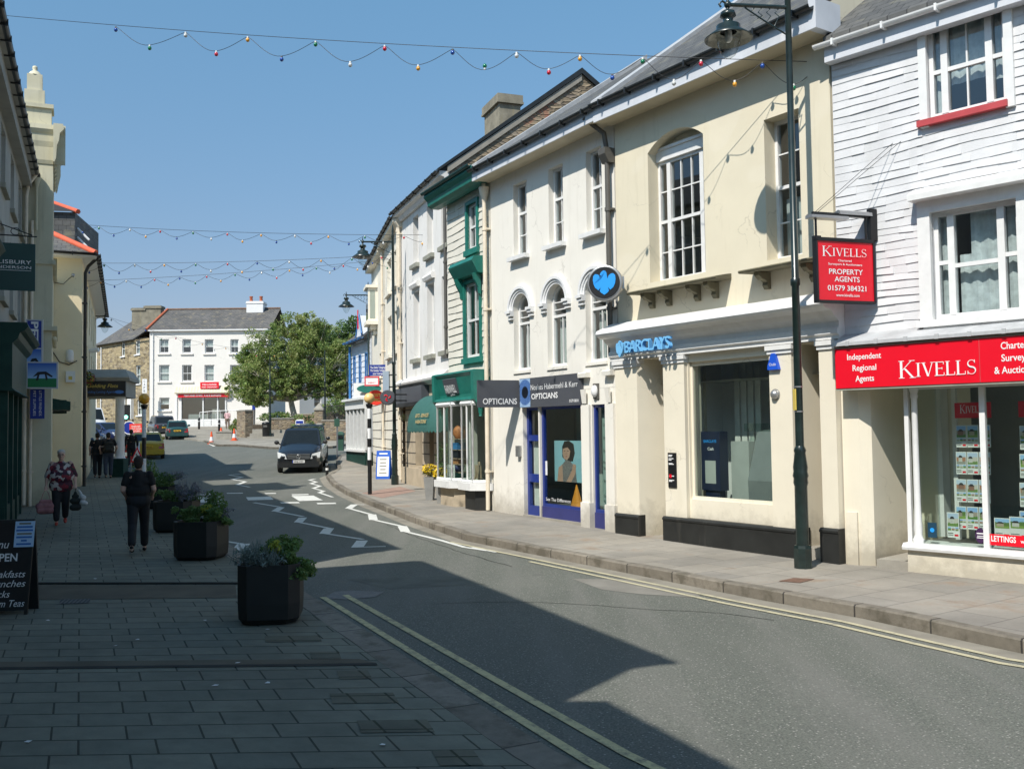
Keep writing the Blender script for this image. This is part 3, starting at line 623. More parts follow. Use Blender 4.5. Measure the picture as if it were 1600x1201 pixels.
gutter(K,fK,-.1,LK,zt+.14,.27,'white2',.06); m=MB(); fb(m,fK,.02,LK,zt-.12,zt+.14,.031,.2); m.build('eaves_board',A['fasciab'],K)
# fascia sign
so=.34; sa,sT=fK.px(1304,546,so); _,sB=fK.px(1305,607,so)
m=MB(); fb(m,fK,sa,LK,sB-.03,sT+.03,.0,so-.012); m.build('fascia_box',A['grey_pilaster'],K)
m=MB(); fb(m,fK,sa+.004,LK,sB,sT,so-.012,so); fp=m.build('fascia_sign',A['red'],K)
m=MB(); hs=sT-sB
def px_text(mb,f,o,txt,uL,vBase,uR,h,mi=0,**k):
    a,z=f.px(uL,vBase,o); b=f.S(uR,vBase,o); ftext(mb,f,txt,a,z,h,o,mi,width=b-a,**k)
px_text(m,fK,so,'Independent',1324,562.5,1377,.085,bold=.012); px_text(m,fK,so,'Regional',1332.5,579.5,1369.5,.085,bold=.012); px_text(m,fK,so,'Agents',1337,596,1366,.085,bold=.012)
px_text(m,fK,so,'Chartered',1564,545.5,1618,.09,bold=.012); px_text(m,fK,so,'Surveyors',1565,564.5,1622,.09,bold=.012); px_text(m,fK,so,'& Auctioneers',1554,584,1634,.09,bold=.012)
def serif(mb,f,o,word,a,z,h,width,mi=0,d=.003,first=1.28):
    """seriffed capitals from strokes: thick and thin stems with slab serifs"""
    G={'K':(.78,[(.14,0,.14,1,.11),(.16,.42,.62,1,.045),(.3,.55,.68,0,.11)],[(.02,.28,0),(.02,.28,1),(.5,.76,1),(.52,.8,0)]),'I':(.34,[(.17,0,.17,1,.11)],[(.04,.3,0),(.04,.3,1)]),
       'V':(.74,[(.12,1,.39,0,.11),(.39,0,.64,1,.045)],[(0,.26,1),(.52,.76,1)]),'E':(.6,[(.14,0,.14,1,.11),(.14,.97,.52,.97,.05),(.14,.52,.44,.52,.045),(.14,.03,.55,.03,.05),(.52,.97,.52,.8,.035),(.55,.03,.55,.22,.035),(.44,.6,.44,.44,.03)],[(.02,.28,0),(.02,.28,1)]),
       'L':(.58,[(.14,0,.14,1,.11),(.14,.03,.53,.03,.05),(.53,.03,.53,.24,.035)],[(.02,.28,0),(.02,.28,1)]),'S':(.56,None,[])}
    seq=[(c,first if i==0 else 1) for i,c in enumerate(word)]; tot=sum(G[c][0]*k for c,k in seq); kx=width/tot; x=a
    for c,k in seq:
        wd,st,sf=G[c]; ky=h*k; kk=kx*k; P=lambda px_,py: f.pt(x+px_*kk,z-(h*.06 if k>1 else 0)+py*ky,o+d)
        if st is None:
            pts=[];wdt=[]
            for i in range(25):
                t=i/24; yy=1-t; xx=.28+.19*math.sin(2*PI*(t*.98+.0))*-1*(1 if 1 else 1)
                ang=t
                if t<.5: A_=R(30+ (270-30)*(t*2)); cx,cy,rx,ry=.28,.75,.19,.235
                else: A_=R(90-(300-60)*((t-.5)*2)); cx,cy,rx,ry=.28,.26,.21,.245
                pts.append((cx+rx*math.cos(A_),cy+ry*math.sin(A_))); wdt.append(.035+.075*math.exp(-((t-.5)/.17)**2))
            for i in range(24):
                (x0,y0),(x1,y1)=pts[i],pts[i+1]; L=math.hypot(x1-x0,y1-y0) or 1; nx,ny=-(y1-y0)/L,(x1-x0)/L; w0,w1=wdt[i]/2,wdt[i+1]/2
                mb.face([P(x0-nx*w0,y0-ny*w0),P(x1-nx*w1,y1-ny*w1),P(x1+nx*w1,y1+ny*w1),P(x0+nx*w0,y0+ny*w0)],mi)
            mb.face([P(.43,.78),P(.465,.78),P(.465,1.0),P(.43,1.0)],mi); mb.face([P(.07,.0),P(.105,.0),P(.105,.24),P(.07,.24)],mi)
        else:
            for x0,y0,x1,y1,t in st:
                if abs(y1-y0)<1e-6: q=[(x0,y0-t/2),(x1,y0-t/2),(x1,y0+t/2),(x0,y0+t/2)]
                else: q=[(x0-t/2,y0),(x1-t/2,y1),(x1+t/2,y1),(x0+t/2,y0)]
                mb.face([P(*p) for p in q],mi); d+=.0004
            for x0,x1,y in sf:
                t=.035; q=[(x0,y-(t if y else 0)),(x1,y-(t if y else 0)),(x1,y+(0 if y else t)),(x0,y+(0 if y else t))]; mb.face([P(*p) for p in q],mi)
        x+=wd*kk; d+=.0004
a,z=fK.px(1404,590,so); b=fK.S(1527,578,so); serif(m,fK,so,'KIVELLS',a,z,.185,b-a)
m.build('lettering',A['signwhite'],fp)
m=MB(); fb(m,fK,fK.S(1530,560,so),fK.S(1530,560,so)+.008,sB+.003,sT-.003,so-.001,so+.002); m.build('panel_joint',A['redsill'],fp)
# lead flashing roof over the fascia
m=MB(); fprof(m,fK,sa-.02,LK,[(0,sT+.2),(.0,sT+.24),(so+.05,sT+.085),(so+.05,sT+.04),(0,sT+.04)]); 
k=sa+.2
while k<LK: fb(m,fK,k,k+.05,sT+.035,sT+.1,so+.04,so+.062); k+=.42
m.build('fascia_flashing',A['lead'],K)
# ground floor: lobby recess and shop window
lob0=fK.S(1336,700); lob1=fK.S(1424,870,0); gl=fK.S(1434,700,0.0)
sillT=fK.Z(1423,848,.1); sillB=fK.Z(1423,858,.1); zc=sB+.02; dep=1.15
lobL=.42
m=MB(); zL=fK.Z(1345,640,-.6)
fq(m,fK,.02,lobL-.14,zg-.3,zc,0); m.face([fK.pt(lobL-.14,zg-.3,0),fK.pt(lobL,zg-.3,-.1),fK.pt(lobL,zc,-.1),fK.pt(lobL-.14,zc,0)])
m.face([fK.pt(lobL,zg-.3,-.1),fK.pt(lobL+.12,zg-.3,-dep),fK.pt(lobL+.12,zc,-dep),fK.pt(lobL,zc,-.1)]); fq(m,fK,lobL+.12,lob1+.4,zg-.3,zc,-dep)
m.face([fK.pt(lobL-.2,zc,0),fK.pt(lobL-.2,zc,-dep),fK.pt(lob1+1.2,zc,-dep),fK.pt(lob1+1.2,zc,0)])
fb(m,fK,.06,lobL-.19,zg-.3,zg+.75,-.05,.035)
m.build('lobby_wall',A['cream_light'],K)
m=MB(); fb(m,fK,lobL+.1,lob1+.02,zg-.2,zg+.12,-dep+.01,.06); m.build('door_step',A['concrete'],K)
m=MB(); bv=.03; fprof(m,fK,lob1,LK,[(-.4,zg-.3),(.12,zg-.3),(.1,sillB),(-.4,sillB)]); m.build('stall_riser',A['cream_light'],K)
m=MB(); fprof(m,fK,lob1-.05,LK,[(-.4,sillB),(.16,sillB),(.17,sillT-.05),(.12,sillT),(-.4,sillT)]); m.build('shop_sill',A['white2'],K)
m=MB(); cx=lob1+.12; 
m.lathe([(.07,0),(.075,.05),(.06,.07),(.05,.12),(.058,.2),(.05,.3),(.044,.5),(.04,zc-sillT-.2),(.055,zc-sillT-.16),(.045,zc-sillT-.13),(.075,zc-sillT-.03),(.08,zc-sillT)],fK.pt(cx,sillT,.02),12)
fb(m,fK,cx-.15,cx-.09,sillT,zc,-.04,.02); m.build('column',A['white2'],K)
m=MB(); mu=fK.S(1537,700,.02)
for s in (mu,mu+1.05,mu+2.1):
    if s<LK: fb(m,fK,s-.035,s+.035,sillT,zc,-.03,.04)
fb(m,fK,cx+.05,LK,zc-.07,zc,-.03,.03); fb(m,fK,cx-.12,cx-.04,sillT,zc,-dep+.02,-.9); fb(m,fK,cx+.2,cx+.26,sillT,zc,-.75,-.69)
fr=m.build('shop_window',A['white2'],K)
m=MB(); fq(m,fK,cx+.04,LK,sillT,zc,.0); m.face([fK.pt(cx-.1,sillT,-.05),fK.pt(cx-.1,sillT,-dep),fK.pt(cx-.1,zc,-dep),fK.pt(cx-.1,zc,-.05)]); m.build('pane',A['shopglass'],fr)
m=MB(); fb(m,fK,cx-.08,LK,sillT-.25,sillT-.02,-1.6,-.05); m.build('display_shelf',A['pipe_grey'],K)
# adverts in the window
A['paper']=mk('white_paper',(.72,.72,.7),.6,.04,8)
def m_photo(name,sky_c,mid,low):
    t=NT(name); co=t.coord((1,1,1),True); sep=t.n('ShaderNodeSeparateXYZ'); t.l(co,sep.inputs[0]); n=t.noise(co,7,4,.7)
    k=t.mix(t.ramp(t.n('ShaderNodeMath',operation='ADD').outputs[0],0,1),low,mid)
    ad=t.n('ShaderNodeMath',operation='MULTIPLY_ADD'); ad.inputs[1].default_value=.45; t.l(n,ad.inputs[0]); t.l(sep.outputs[1],ad.inputs[2])
    k=t.mix(t.ramp(ad.outputs[0],.45,.5),low,mid); k=t.mix(t.ramp(ad.outputs[0],.82,.88),k,sky_c); t.col(k); t.rough(.35); return t.m
for i,(a,b,c) in enumerate([((.25,.42,.7),(.35,.3,.25),(.1,.22,.05)),((.45,.55,.7),(.55,.52,.46),(.16,.26,.08)),((.3,.5,.75),(.12,.2,.06),(.22,.34,.08)),((.5,.6,.72),(.4,.2,.12),(.3,.3,.26))]): A['photo%d'%i]=m_photo('house_photo_%d'%i,a,b,c)
for i,c in enumerate(((.55,.54,.5),(.3,.26,.2),(.42,.36,.26),(.26,.14,.1))): A['hw%d'%i]=mk('pictured_wall_%d'%i,c,.5,.2,20)
PH=[A['photo%d'%i] for i in range(4)]
def advert(s,z,w,h,o,lab,k,grp,small=True):
    t=thing('house_advert',lab,'advert',tuple(fK.pt(s+w/2,z,o)),grp)
    m=MB(); fb(m,fK,s,s+w,z,z+h,o-.006,o); pp=m.build('sheet',A['paper'],t)
    m=MB(); q=lambda a,b,c,d,mi: m.face([fK.pt(s+w*a,z+h*c,o+.002),fK.pt(s+w*b,z+h*c,o+.002),fK.pt(s+w*b,z+h*d,o+.002),fK.pt(s+w*a,z+h*d,o+.002)],mi,[(0,0),(1,0),(1,1),(0,1)])
    q(.06,.94,.45,.96,k%4)
    if small: q(.06,.32,.28,.42,(k+1)%4); q(.37,.63,.28,.42,(k+2)%4); q(.68,.94,.28,.42,(k+3)%4)
    hc=k*37+int(s*91); W=['hw0','hw1','hw2','hw3'][hc%4]; x0=.14+.06*(hc%3); x1=x0+.36+.05*(hc%4); y0=.52+.02*(hc%3); y1=y0+.18
    m.build('photo',PH,t); m=MB(); m.face([fK.pt(s+w*a,z+h*c,o+.0025) for a,c in ((x0,y0),(x1,y0),(x1,y1),(x0,y1))],0); m.face([fK.pt(s+w*a,z+h*c,o+.0025) for a,c in ((x0-.03,y1),(x1+.03,y1),((x0+x1)/2+.1,y1+.1),((x0+x1)/2-.1,y1+.1))],1); m.build('pictured_house',[A[W],A['slate']],t)
    m=MB(); q(.6,.92,.06,.14,0); m.build('logo_bar',A['red'],t)
    m=MB(); q(.06,.5,.16,.19,0); q(.06,.5,.09,.115,0); m.build('print',A['pipe_grey'],t)
os_=-.3
colx=[(695,736),(742,787),(793,838)]; rows=[(503,597),(616,711),(732,829),(847,943)]
zx5=lambda x,y:(1240+x*.3662,480+y*.3662)
rn=['top','second','third','bottom']; cn=['left','middle','right']
for r,(y0,y1) in enumerate(rows):
    for c,(x0,x1) in enumerate(colx):
        (u0,v1)=zx5(x0,y1); u1,v0=zx5(x1,y0); a,z=fK.px(u0,v1,os_); b,z2=fK.px(u1,v0+(r-1.5)*0,os_)
        a0,z=fK.px(zx5(695,0)[0],v1,os_); _,z2=fK.px(zx5(695,0)[0],v0,os_)
        advert(a,z,b-a,z2-z,os_,f'house advert, {cn[c]} column and {rn[r]} row of the rack left of the shop mullion',r*3+c*2+(r//2),'house adverts in the estate agents window')
for r,(y0,y1) in enumerate([(505,607),(625,727),(747,850),(868,965)]):
    u0,v1=zx5(967,y1); a,z=fK.px(u0,v1,os_); _,z2=fK.px(u0,zx5(967,y0)[1],os_)
    for c in range(1):
        advert(a+c*.2,z,.17,z2-z,os_,f'house advert in the {rn[r]} row of the rack at the right photo edge' if c==0 else f'house advert in the {rn[r]} row beyond the right edge',r+c+1,'house adverts in the right hand rack')
m=MB(); a,z=fK.px(*zx5(657,980),-.22); advert(a,fK.Z(*zx5(657,980),-.22),.16,.34,-.22,'house advert standing on the sill lowest and farthest left in the shop window',1,'house adverts in the estate agents window')
a,z=fK.px(*zx5(858,975),-.2)
for i,(w_,h_) in enumerate(((.2,.24),(.24,.27))): advert(a+i*.2,z,w_,h_,-.2+.03*i,['lettings advert of a green lawn above the lettings strip','larger lettings advert of a green field just right of the lawn advert'][i],2,'lettings adverts',False)
t=thing('hanging_sign','small red agents name panel hanging above the advert rack behind the shop glass','sign',tuple(fK.pt(fK.S(1495,640,os_),2.5,os_)),'red name panels in the shop window')
a,zb=fK.px(*zx5(688,473),os_); b,zt2=fK.px(*zx5(843,470),os_)[0],fK.Z(*zx5(688,408),os_)
m=MB(); fb(m,fK,a,b,zb,zt2,os_-.01,os_); m.build('panel',A['red'],t); m=MB(); serif(m,fK,os_,'KIVELLS',a+.07,zb+.07,.09,(b-a)-.14); m.build('lettering',A['signwhite'],t)
a,zb2=fK.px(*zx5(960,470),os_); t=thing('hanging_sign','red name panel cut off by the right edge of the photo','sign',tuple(fK.pt(a,2.5,os_)),'red name panels in the shop window')
m=MB(); fb(m,fK,a,a+.6,zb,zt2,os_-.01,os_); m.build('panel',A['red'],t); m=MB(); serif(m,fK,os_,'KIVELLS',a+.07,zb+.07,.09,.46); m.build('lettering',A['signwhite'],t)
# lettings strip, stickers
m=MB(); a,zb=fK.px(*zx5(833,1012),.008); zt2=fK.Z(*zx5(833,965),.008); fb(m,fK,a,a+1.0,zb,zt2,.004,.008); ls=m.build('lettings_strip',A['red'],K)
m=MB(); ftext(m,fK,'LETTINGS',a+.035,zb+.05,.075,.008,0,width=.3,bold=.02); ftext(m,fK,'www.kivells.com',a+.39,zb+.05,.05,.008,0,width=.5,bold=.01); m.build('lettering',A['signwhite'],ls)
A['purple']=mk('purple_sticker',(.05,.02,.07),.4,.05,4); A['stickerblue']=mk('blue_sticker',(.012,.05,.09),.4,.1,6)
m=MB(); a,z=fK.px(*zx5(797,973),.006); m.poly([fK.pt(a+.065*math.cos(k*PI/12),z+.1*math.sin(k*PI/12),.005) for k in range(24)],fK.n,.002); st=m.build('sticker',A['purple'],K)
m=MB(); fb(m,fK,a-.045,a+.045,z+.02,z+.034,.007,.008); fb(m,fK,a-.04,a+.04,z-.01,z-.002,.007,.008); fb(m,fK,a-.045,a+.045,z-.035,z-.024,.007,.008); m.build('lettering',A['signwhite'],st)
m=MB(); a,z=fK.px(*zx5(573,980),.03); fb(m,fK,a,a+.12,z,z+.2,.02,.026); st=m.build('sticker',A['stickerblue'],K); m=MB(); m.poly([fK.pt(a+.06+.03*math.cos(k*PI/8),z+.1+.03*math.sin(k*PI/8),.0265) for k in range(16)],fK.n,.001); m.build('emblem',A['blue_sign'],st)
# ---------------------------------------------------------------- projecting red sign
# board nearly square-on: hung from a bracket fixed to the slate wall
sb=fK.S(1362,350,0); P0=fK.pt(sb,0,0); ex=V((-.9,-.42,0)).normalized()
base=P0+fK.n*.1
yb=base.y; S1=at(1366,474,base.y); 
t=thing('projecting_sign','red property agents sign in a black frame hanging over the pavement from a bracket','sign',(base.x,base.y,g(base.y)))
A1=at(1275,476,base.y-.30); A2=at(1366,474,base.y); zT=at(1366,379,base.y).z; zB=A2.z; xl=V((A1.x,A1.y,0)); xr=V((A2.x,A2.y,0)); ev=(xr-xl).normalized(); nv=ev.cross(V((0,0,1)))
WD=(xr-xl).length
class Fr:  # free standing frame with the Fac interface
    def __init__(s,P,d,z0=0): s.P=V(P); s.d=V(d).normalized(); s.u=V((0,0,1)); s.n=s.d.cross(s.u); s.L=1
    def pt(s,a,z,o=0): return s.P+s.d*a+s.n*o+V((0,0,z))
fs=Fr((xl.x,xl.y,0),ev)
m=MB(); fb(m,fs,.02,WD-.02,zB+.02,zT-.02,-.03,.03); pn=m.build('panel',A['red'],t)
m=MB(); 
for a,b,c,d in ((0,WD,zT-.02,zT+.03),(0,WD,zB-.015,zB+.022),(-.002,.024,zB,zT),(WD-.024,WD+.002,zB,zT)): fb(m,fs,a,b,c,d,-.045,.045)
m.build('frame',A['black'],t)
m=MB(); H=zT-zB
for o in (.031,):
    serif(m,fs,o,'KIVELLS',WD*.1,zB+H*.74,H*.13,WD*.76)
    for tx,y,h,x0,x1 in (('Chartered',.655,.035,.37,.6),('Surveyors & Auctioneers',.595,.035,.2,.78),('PROPERTY',.45,.085,.21,.79),('AGENTS',.33,.085,.3,.73),('01579 384321',.185,.085,.18,.84),('www.kivells.com',.09,.045,.32,.72)):
        ftext(m,fs,tx,WD*x0,zB+H*y,H*h,o,0,width=WD*(x1-x0),bold=.012)
m.build('lettering',A['signwhite'],pn)
m=MB(); bx=WD+.0; zp=at(1362,327,base.y).z; zp2=at(1362,376,base.y).z
fb(m,fs,WD-.05,WD+.06,zp2,zp,-.04,.04); fb(m,fs,-.02,WD,zp-.13,zp-.09,-.02,.02); fb(m,fs,.02,.045,zT,zp-.1,-.01,.01); fb(m,fs,WD-.12,WD-.095,zT,zp-.1,-.01,.01)
fb(m,fs,-.01,.09,zT+.0,zT+.05,-.035,.035)
for a in (.02,.06): m.tube([fs.pt(a,zp-.1,0),fK.pt(sb+.3+a*3,zp+.9,0)],.004,5)
br=m.build('bracket',A['black'],t)
m=MB(); fprof(m,fs,-.1,WD*.52,[(-.05,zp-.19),(.11,zp-.19),(.1,zp-.15),(0,zp-.13),(-.05,zp-.15)]); fprof(m,fs,WD*.42,WD-.02,[(-.14,zp-.11),(.05,zp-.11),(.04,zp-.06),(0,zp-.04),(-.13,zp-.07)]); m.build('light_hood',A['sign_steel'],t)
# ---------------------------------------------------------------- BANK
B=thing('bank_building','cream rendered bank with an arched sash window, bracketed sills and a wide white cornice','building',root_at(fB))
zg=min(fB.g(0),fB.g(fB.L)); LB=fB.L
zw=fB.Z(1100,136); zi=lambda x,y:(940+x*.2998,160+y*.2998)
a,zb_=fB.px(1016,442); zcr=fB.Z(1072,195); zsp=fB.Z(1015,239); b=fB.S(1101,330); h1=(a,b,zb_,zcr,.3,zcr-zsp)
r2=fB.rect(1196,1251,187,408); h2=(r2[0],r2[1],r2[2],r2[3],.3)
zent=fB.Z(955,508,.0)
m=MB(); wall(m,fB,.02,LB-.02,zent-.3,zw+.05,[h1,h2]); m.build('upper_wall',A['cream'],B)
# arched opening: white head board above the tripartite sash
zhb=fB.Z(1028.5,241,-.3); zh2=fB.Z(1029,257,-.3)
m=MB(); fb(m,fB,a+.005,b-.005,zh2,zhb,-.33,-.2); fb(m,fB,a+.005,b-.005,zhb,zhb+.05,-.33,-.17); m.build('window_head',A['white2'],B)
m=MB(); ap=arc_pts(a,b,zsp,zcr); m.face([fB.pt(p[0],p[1],-.29) for p in ap]+[fB.pt(b,zhb,-.29),fB.pt(a,zhb,-.29)][0:2]); m.build('arch_infill',A['cream'],B)
hw=(a,b,zb_,zh2,.3)
window(fB,B,hw,v=[(.085,0,1)][0:0]+[(.22+.56*i/3,0,1) for i in (1,2)],hz=[(.25,0,1),(.75,0,1)],hrail=[(.5,0,1)],wide=(.2,.79),curtain=None)
W2=h2; window(fB,B,h2,v=[(.5,0,1)],hz=[(.27,0,1),(.76,0,1)],hrail=[.52],curtain=[(.1,.5,.05,.45)])
# stone shelves on brackets
def shelf(root,f,uL,vL,uR,brk,th=.07,pr=.36):
    a,z=f.px(uL,vL,pr); b=f.S(uR,vL-20,pr); m=MB(); fprof(m,f,a,b,[(-.05,z+.02),(-.05,z+th+.05),(.1,z+th+.03),(pr,z+th-.02),(pr+.02,z+th-.04),(pr,z)]); s=m.build('window_sill',A['shelf'],root)
    for k in brk:
        m=MB(); fprof(m,f,a+(b-a)*k-.05,a+(b-a)*k+.05,[(0,z),(0,z-.26),(.05,z-.26),(.09,z-.2),(.08,z-.15),(.13,z-.12),(.2,z-.11),(.27,z-.06),(.28,z)]); m.build('sill_bracket',A['shelf'],s)
shelf(B,fB,980,461,1119,(.14,.34,.66,.85)); shelf(B,fB,1154,428,1272,(.2,.82))
rf=shell(B,fB,.02,LB-.02,zg-.3,zw+.27,9,'cream','slate',4.6,zw+3.95,.42,intm='mid')
# soffit, fascia, gutter
m=MB(); fb(m,fB,-.05,LB+.1,zw-.02,zw+.03,.002,.43); m.build('soffit',A['soffit'],B)
m=MB(); fb(m,fB,-.05,LB+.12,zw-.03,zw+.27,.432,.46); m.build('fascia_board',A['fasciab'],B)
m=MB(); fb(m,fB,LB+.0,LB+.13,zw-.035,zw+.42,-.1,.468); m.build('eaves_end_board',A['fasciab'],B)
gutter(B,fB,-.05,LB+.1,zw+.29,.53,'gutter',.065)
m=MB(); fprof(m,fB,-.12,.2,[(.46,zw+.24),(.46,zw+.4),(-4.6,zw+4.1),(-4.6,zw+3.95)]); m.build('verge_flashing',A['lead'],B)
m=MB(); fprof(m,fB,.0,LB,[(-4.45,zw+3.9),(-4.6,zw+4.12),(-4.75,zw+3.9)]); m.build('ridge_tiles',A['ridge_or'],B)
# entablature
zc1=fB.Z(950,524,.45); zf1=fB.Z(970,562,.06); m=MB()
H=zent-zc1
prof=[(0,zent),(.1,zent),(.46,zc1+.1),(.48,zc1+.04),(.45,zc1),(.4,zc1-.03),(.3,zc1-.05),(.24,zc1-.12),(.16,zc1-.17),(.13,zc1-.2),(.13,zf1+.16),(.17,zf1+.13),(.17,zf1+.06),(.13,zf1+.03),(.13,zf1-.02),(0,zf1-.02)]
fprof(m,fB,-.08,LB+.12,prof); m.build('cornice',A['white2'],B)
# pilasters, door recess, window, passage
sx=lambda u,v=700: fB.S(u,v,.1)
s=[sx(970,780),sx(999,780),sx(1040,780),sx(1073,780),sx(1207,780),sx(1242,780),sx(1286,800),sx(1325,830)]
s[0]=.02; s[7]=LB-.0; zpt=zf1
for a,b in ((s[0],s[1]),(s[2],s[3]),(s[4],s[5]),(s[6],s[7])):
    m=MB(); fb(m,fB,a,b,zg-.3,zpt-.02,-.3,.1); pl=m.build('pilaster',A['cream_light'],B)
    m=MB(); fb(m,fB,a-.04,b+.04,zpt-.1,zpt-.03,-.1,.15); fb(m,fB,a-.02,b+.02,zpt-.16,zpt-.1,-.1,.125); m.build('capital',A['white2'],pl)
wz0=fB.Z(1078,779); wz1=fB.Z(1077,566); ws0=fB.S(1077,680,.02); ws1=fB.S(1206,680,.02)
m=MB(); wall(m,fB,s[3],s[4],zg-.3,zpt-.02,[(ws0,ws1,wz0,wz1,.12,0)],.02); 
# door recess
m.face([fB.pt(s[1],zg-.3,.1),fB.pt(s[1]+.25,zg-.3,-.85),fB.pt(s[1]+.25,zpt,-.85),fB.pt(s[1],zpt,.1)]); fq(m,fB,s[1]+.1,s[2]+.1,zg-.3,zpt,-.86); m.face([fB.pt(s[1],zpt-.03,.1),fB.pt(s[2],zpt-.03,.1),fB.pt(s[2],zpt-.03,-.86),fB.pt(s[1],zpt-.03,-.86)])
# passage recess
m.face([fB.pt(s[5],zg-.3,.1),fB.pt(s[5]+.05,zg-.3,-1.5),fB.pt(s[5]+.05,zpt,-1.5),fB.pt(s[5],zpt,.1)]); fq(m,fB,s[5],s[6],zg-.3,zpt,-1.5); m.face([fB.pt(s[6],zg-.3,-1.5),fB.pt(s[6],zg-.3,.1),fB.pt(s[6],zpt,.1),fB.pt(s[6],zpt,-1.5)]); m.face([fB.pt(s[5],zpt-.03,.1),fB.pt(s[6],zpt-.03,.1),fB.pt(s[6],zpt-.03,-1.5),fB.pt(s[5],zpt-.03,-1.5)])
m.build('shopfront_wall',A['cream_light'],B)
m=MB(); t_=.05; fb(m,fB,ws0,ws0+t_,wz0,wz1,-.1,-.04); fb(m,fB,ws1-t_,ws1,wz0,wz1,-.1,-.04); fb(m,fB,ws0,ws1,wz0-.0,wz0+t_,-.1,-.03); fb(m,fB,ws0,ws1,wz1-.07,wz1,-.1,-.04)
sw=m.build('shop_window',A['cream_light'],B); m=MB(); fq(m,fB,ws0+.02,ws1-.02,wz0+.02,wz1-.02,-.07); m.build('pane',A['shopglass'],sw)
# plinth
zp=lambda u,v,o: fB.Z(u,v,o)
ph=fB.Z(1040,806,.13)
for a,b,z in ((s[0]-.02,s[1]+.03,ph-.03),(s[2]-.03,s[5]+.03,ph),(s[6]-.03,s[7]+.02,ph+.06)):
    m=MB(); fprof(m,fB,a,b,[(-.2,zg-.3),(.15,zg-.3),(.15,z-.07),(.165,z-.06),(.165,z-.03),(.13,z),(-.2,z)]); m.build('plinth',A['black_plinth'],B)
m=MB()
m.face([fB.pt(s[1]+.0,zg-.3,.11),fB.pt(s[1]+.22,zg-.3,-.84),fB.pt(s[1]+.22,ph-.03,-.84),fB.pt(s[1]+.0,ph-.03,.11)])
m.build('plinth',A['black_plinth'],B)
m=MB(); fb(m,fB,s[5],s[6],zg-.2,zg+.16,-1.4,-.05); fb(m,fB,s[5]+.02,s[6],zg+.1,zg+.34,-1.45,-.5); m.build('door_step',A['concrete'],B)
m=MB(); fb(m,fB,s[2]-.62,s[2]-.02,zg+.02,zg+2.0,-.83,-.78); dr=m.build('door',A['white2'],B)
m=MB(); fb(m,fB,s[2]-.5,s[2]-.08,zg+.3,zg+1.9,-.779,-.77); m.build('pane',A['glass'],dr); m=MB(); fb(m,fB,s[2]-.07,s[2]-.045,zg+.9,zg+1.3,-.77,-.72); m.build('handle',A['sign_steel'],dr)
# interior of the banking hall seen through the glass
m=MB(); fq(m,fB,s[2],s[5],zg,zpt-.1,-1.35); m.face([fB.pt(s[2],zg+.14,-2.2),fB.pt(s[2],zg+.14,-.1),fB.pt(s[5],zg+.14,-.1),fB.pt(s[5],zg+.14,-2.2)]); fq(m,fB,s[2],s[5],zg,zpt,-2.16); m.face([fB.pt(s[2]+.02,zg,-.2),fB.pt(s[2]+.02,zg,-2.2),fB.pt(s[2]+.02,zpt,-2.2),fB.pt(s[2]+.02,zpt,-.2)]); m.face([fB.pt(s[5]-.02,zg,-2.2),fB.pt(s[5]-.02,zg,-.2),fB.pt(s[5]-.02,zpt,-.2),fB.pt(s[5]-.02,zpt,-2.2)])
m.build('banking_hall',A['white'],B)
m=MB()
for i in range(4): fb(m,fB,ws0+.12+i*.16,ws0+.24+i*.16,wz0,wz1,-1.0,-.98)
m.build('vertical_blind',A['curtain'],B)
A['machinegrey']=mk('grey_machine_case',(.2,.22,.22),.5,.1,3); A['machinelight']=mk('pale_machine_case',(.42,.44,.42),.5,.08,3); A['atmnavy']=mk('navy_machine_case',(.012,.02,.05),.35,.1,4)
ax,az=fB.px(1097,765,-.25); bx=fB.S(1125,720,-.25); az2=fB.Z(1097,674,-.25)
t=thing('cash_machine','tall navy cash machine totem standing behind the bank window','cash machine',tuple(fB.pt((ax+bx)/2,zg+.14,-.35)))
m=MB(); fb(m,fB,ax,bx,az,az2,-.45,-.25); fb(m,fB,ax+.06,bx-.06,zg+.14,az,-.43,-.28); m.build('case',A['atmnavy'],t); m=MB(); fb(m,fB,ax+.09,bx-.1,az+.12,az2-.5,-.26,-.247); m.build('screen',A['machinelight'],t)
m=MB(); ftext(m,fB,'BARCLAYS',ax+.07,az2-.19,.05,-.247,0,width=(bx-ax)-.14,bold=.02); m.build('lettering',A['blue_sign'],t); m=MB(); ftext(m,fB,'Cash',ax+.16,az2-.32,.05,-.247,0,width=.14,bold=.02); m.build('caption',A['signwhite'],t)
t=thing('deposit_machine','pale and grey self service machine behind the bank window, right of the cash machine','machine',tuple(fB.pt(bx+.5,zg+.14,-.8)))
m=MB(); fb(m,fB,bx+.02,bx+.42,zg+.5,zg+1.75,-.85,-.5); m.build('cabinet',A['machinelight'],t); m=MB(); fprof(m,fB,bx+.43,bx+1.3,[(-1.2,zg+.14),(-.5,zg+.14),(-.45,zg+1.1),(-.7,zg+1.9),(-1.2,zg+2.0)]); m.build('console',A['machinegrey'],t); m=MB(); fb(m,fB,bx+.1,bx+1.0,zg+1.92,zg+2.05,-1.15,-.75); m.build('tray',A['shopglass'],t)
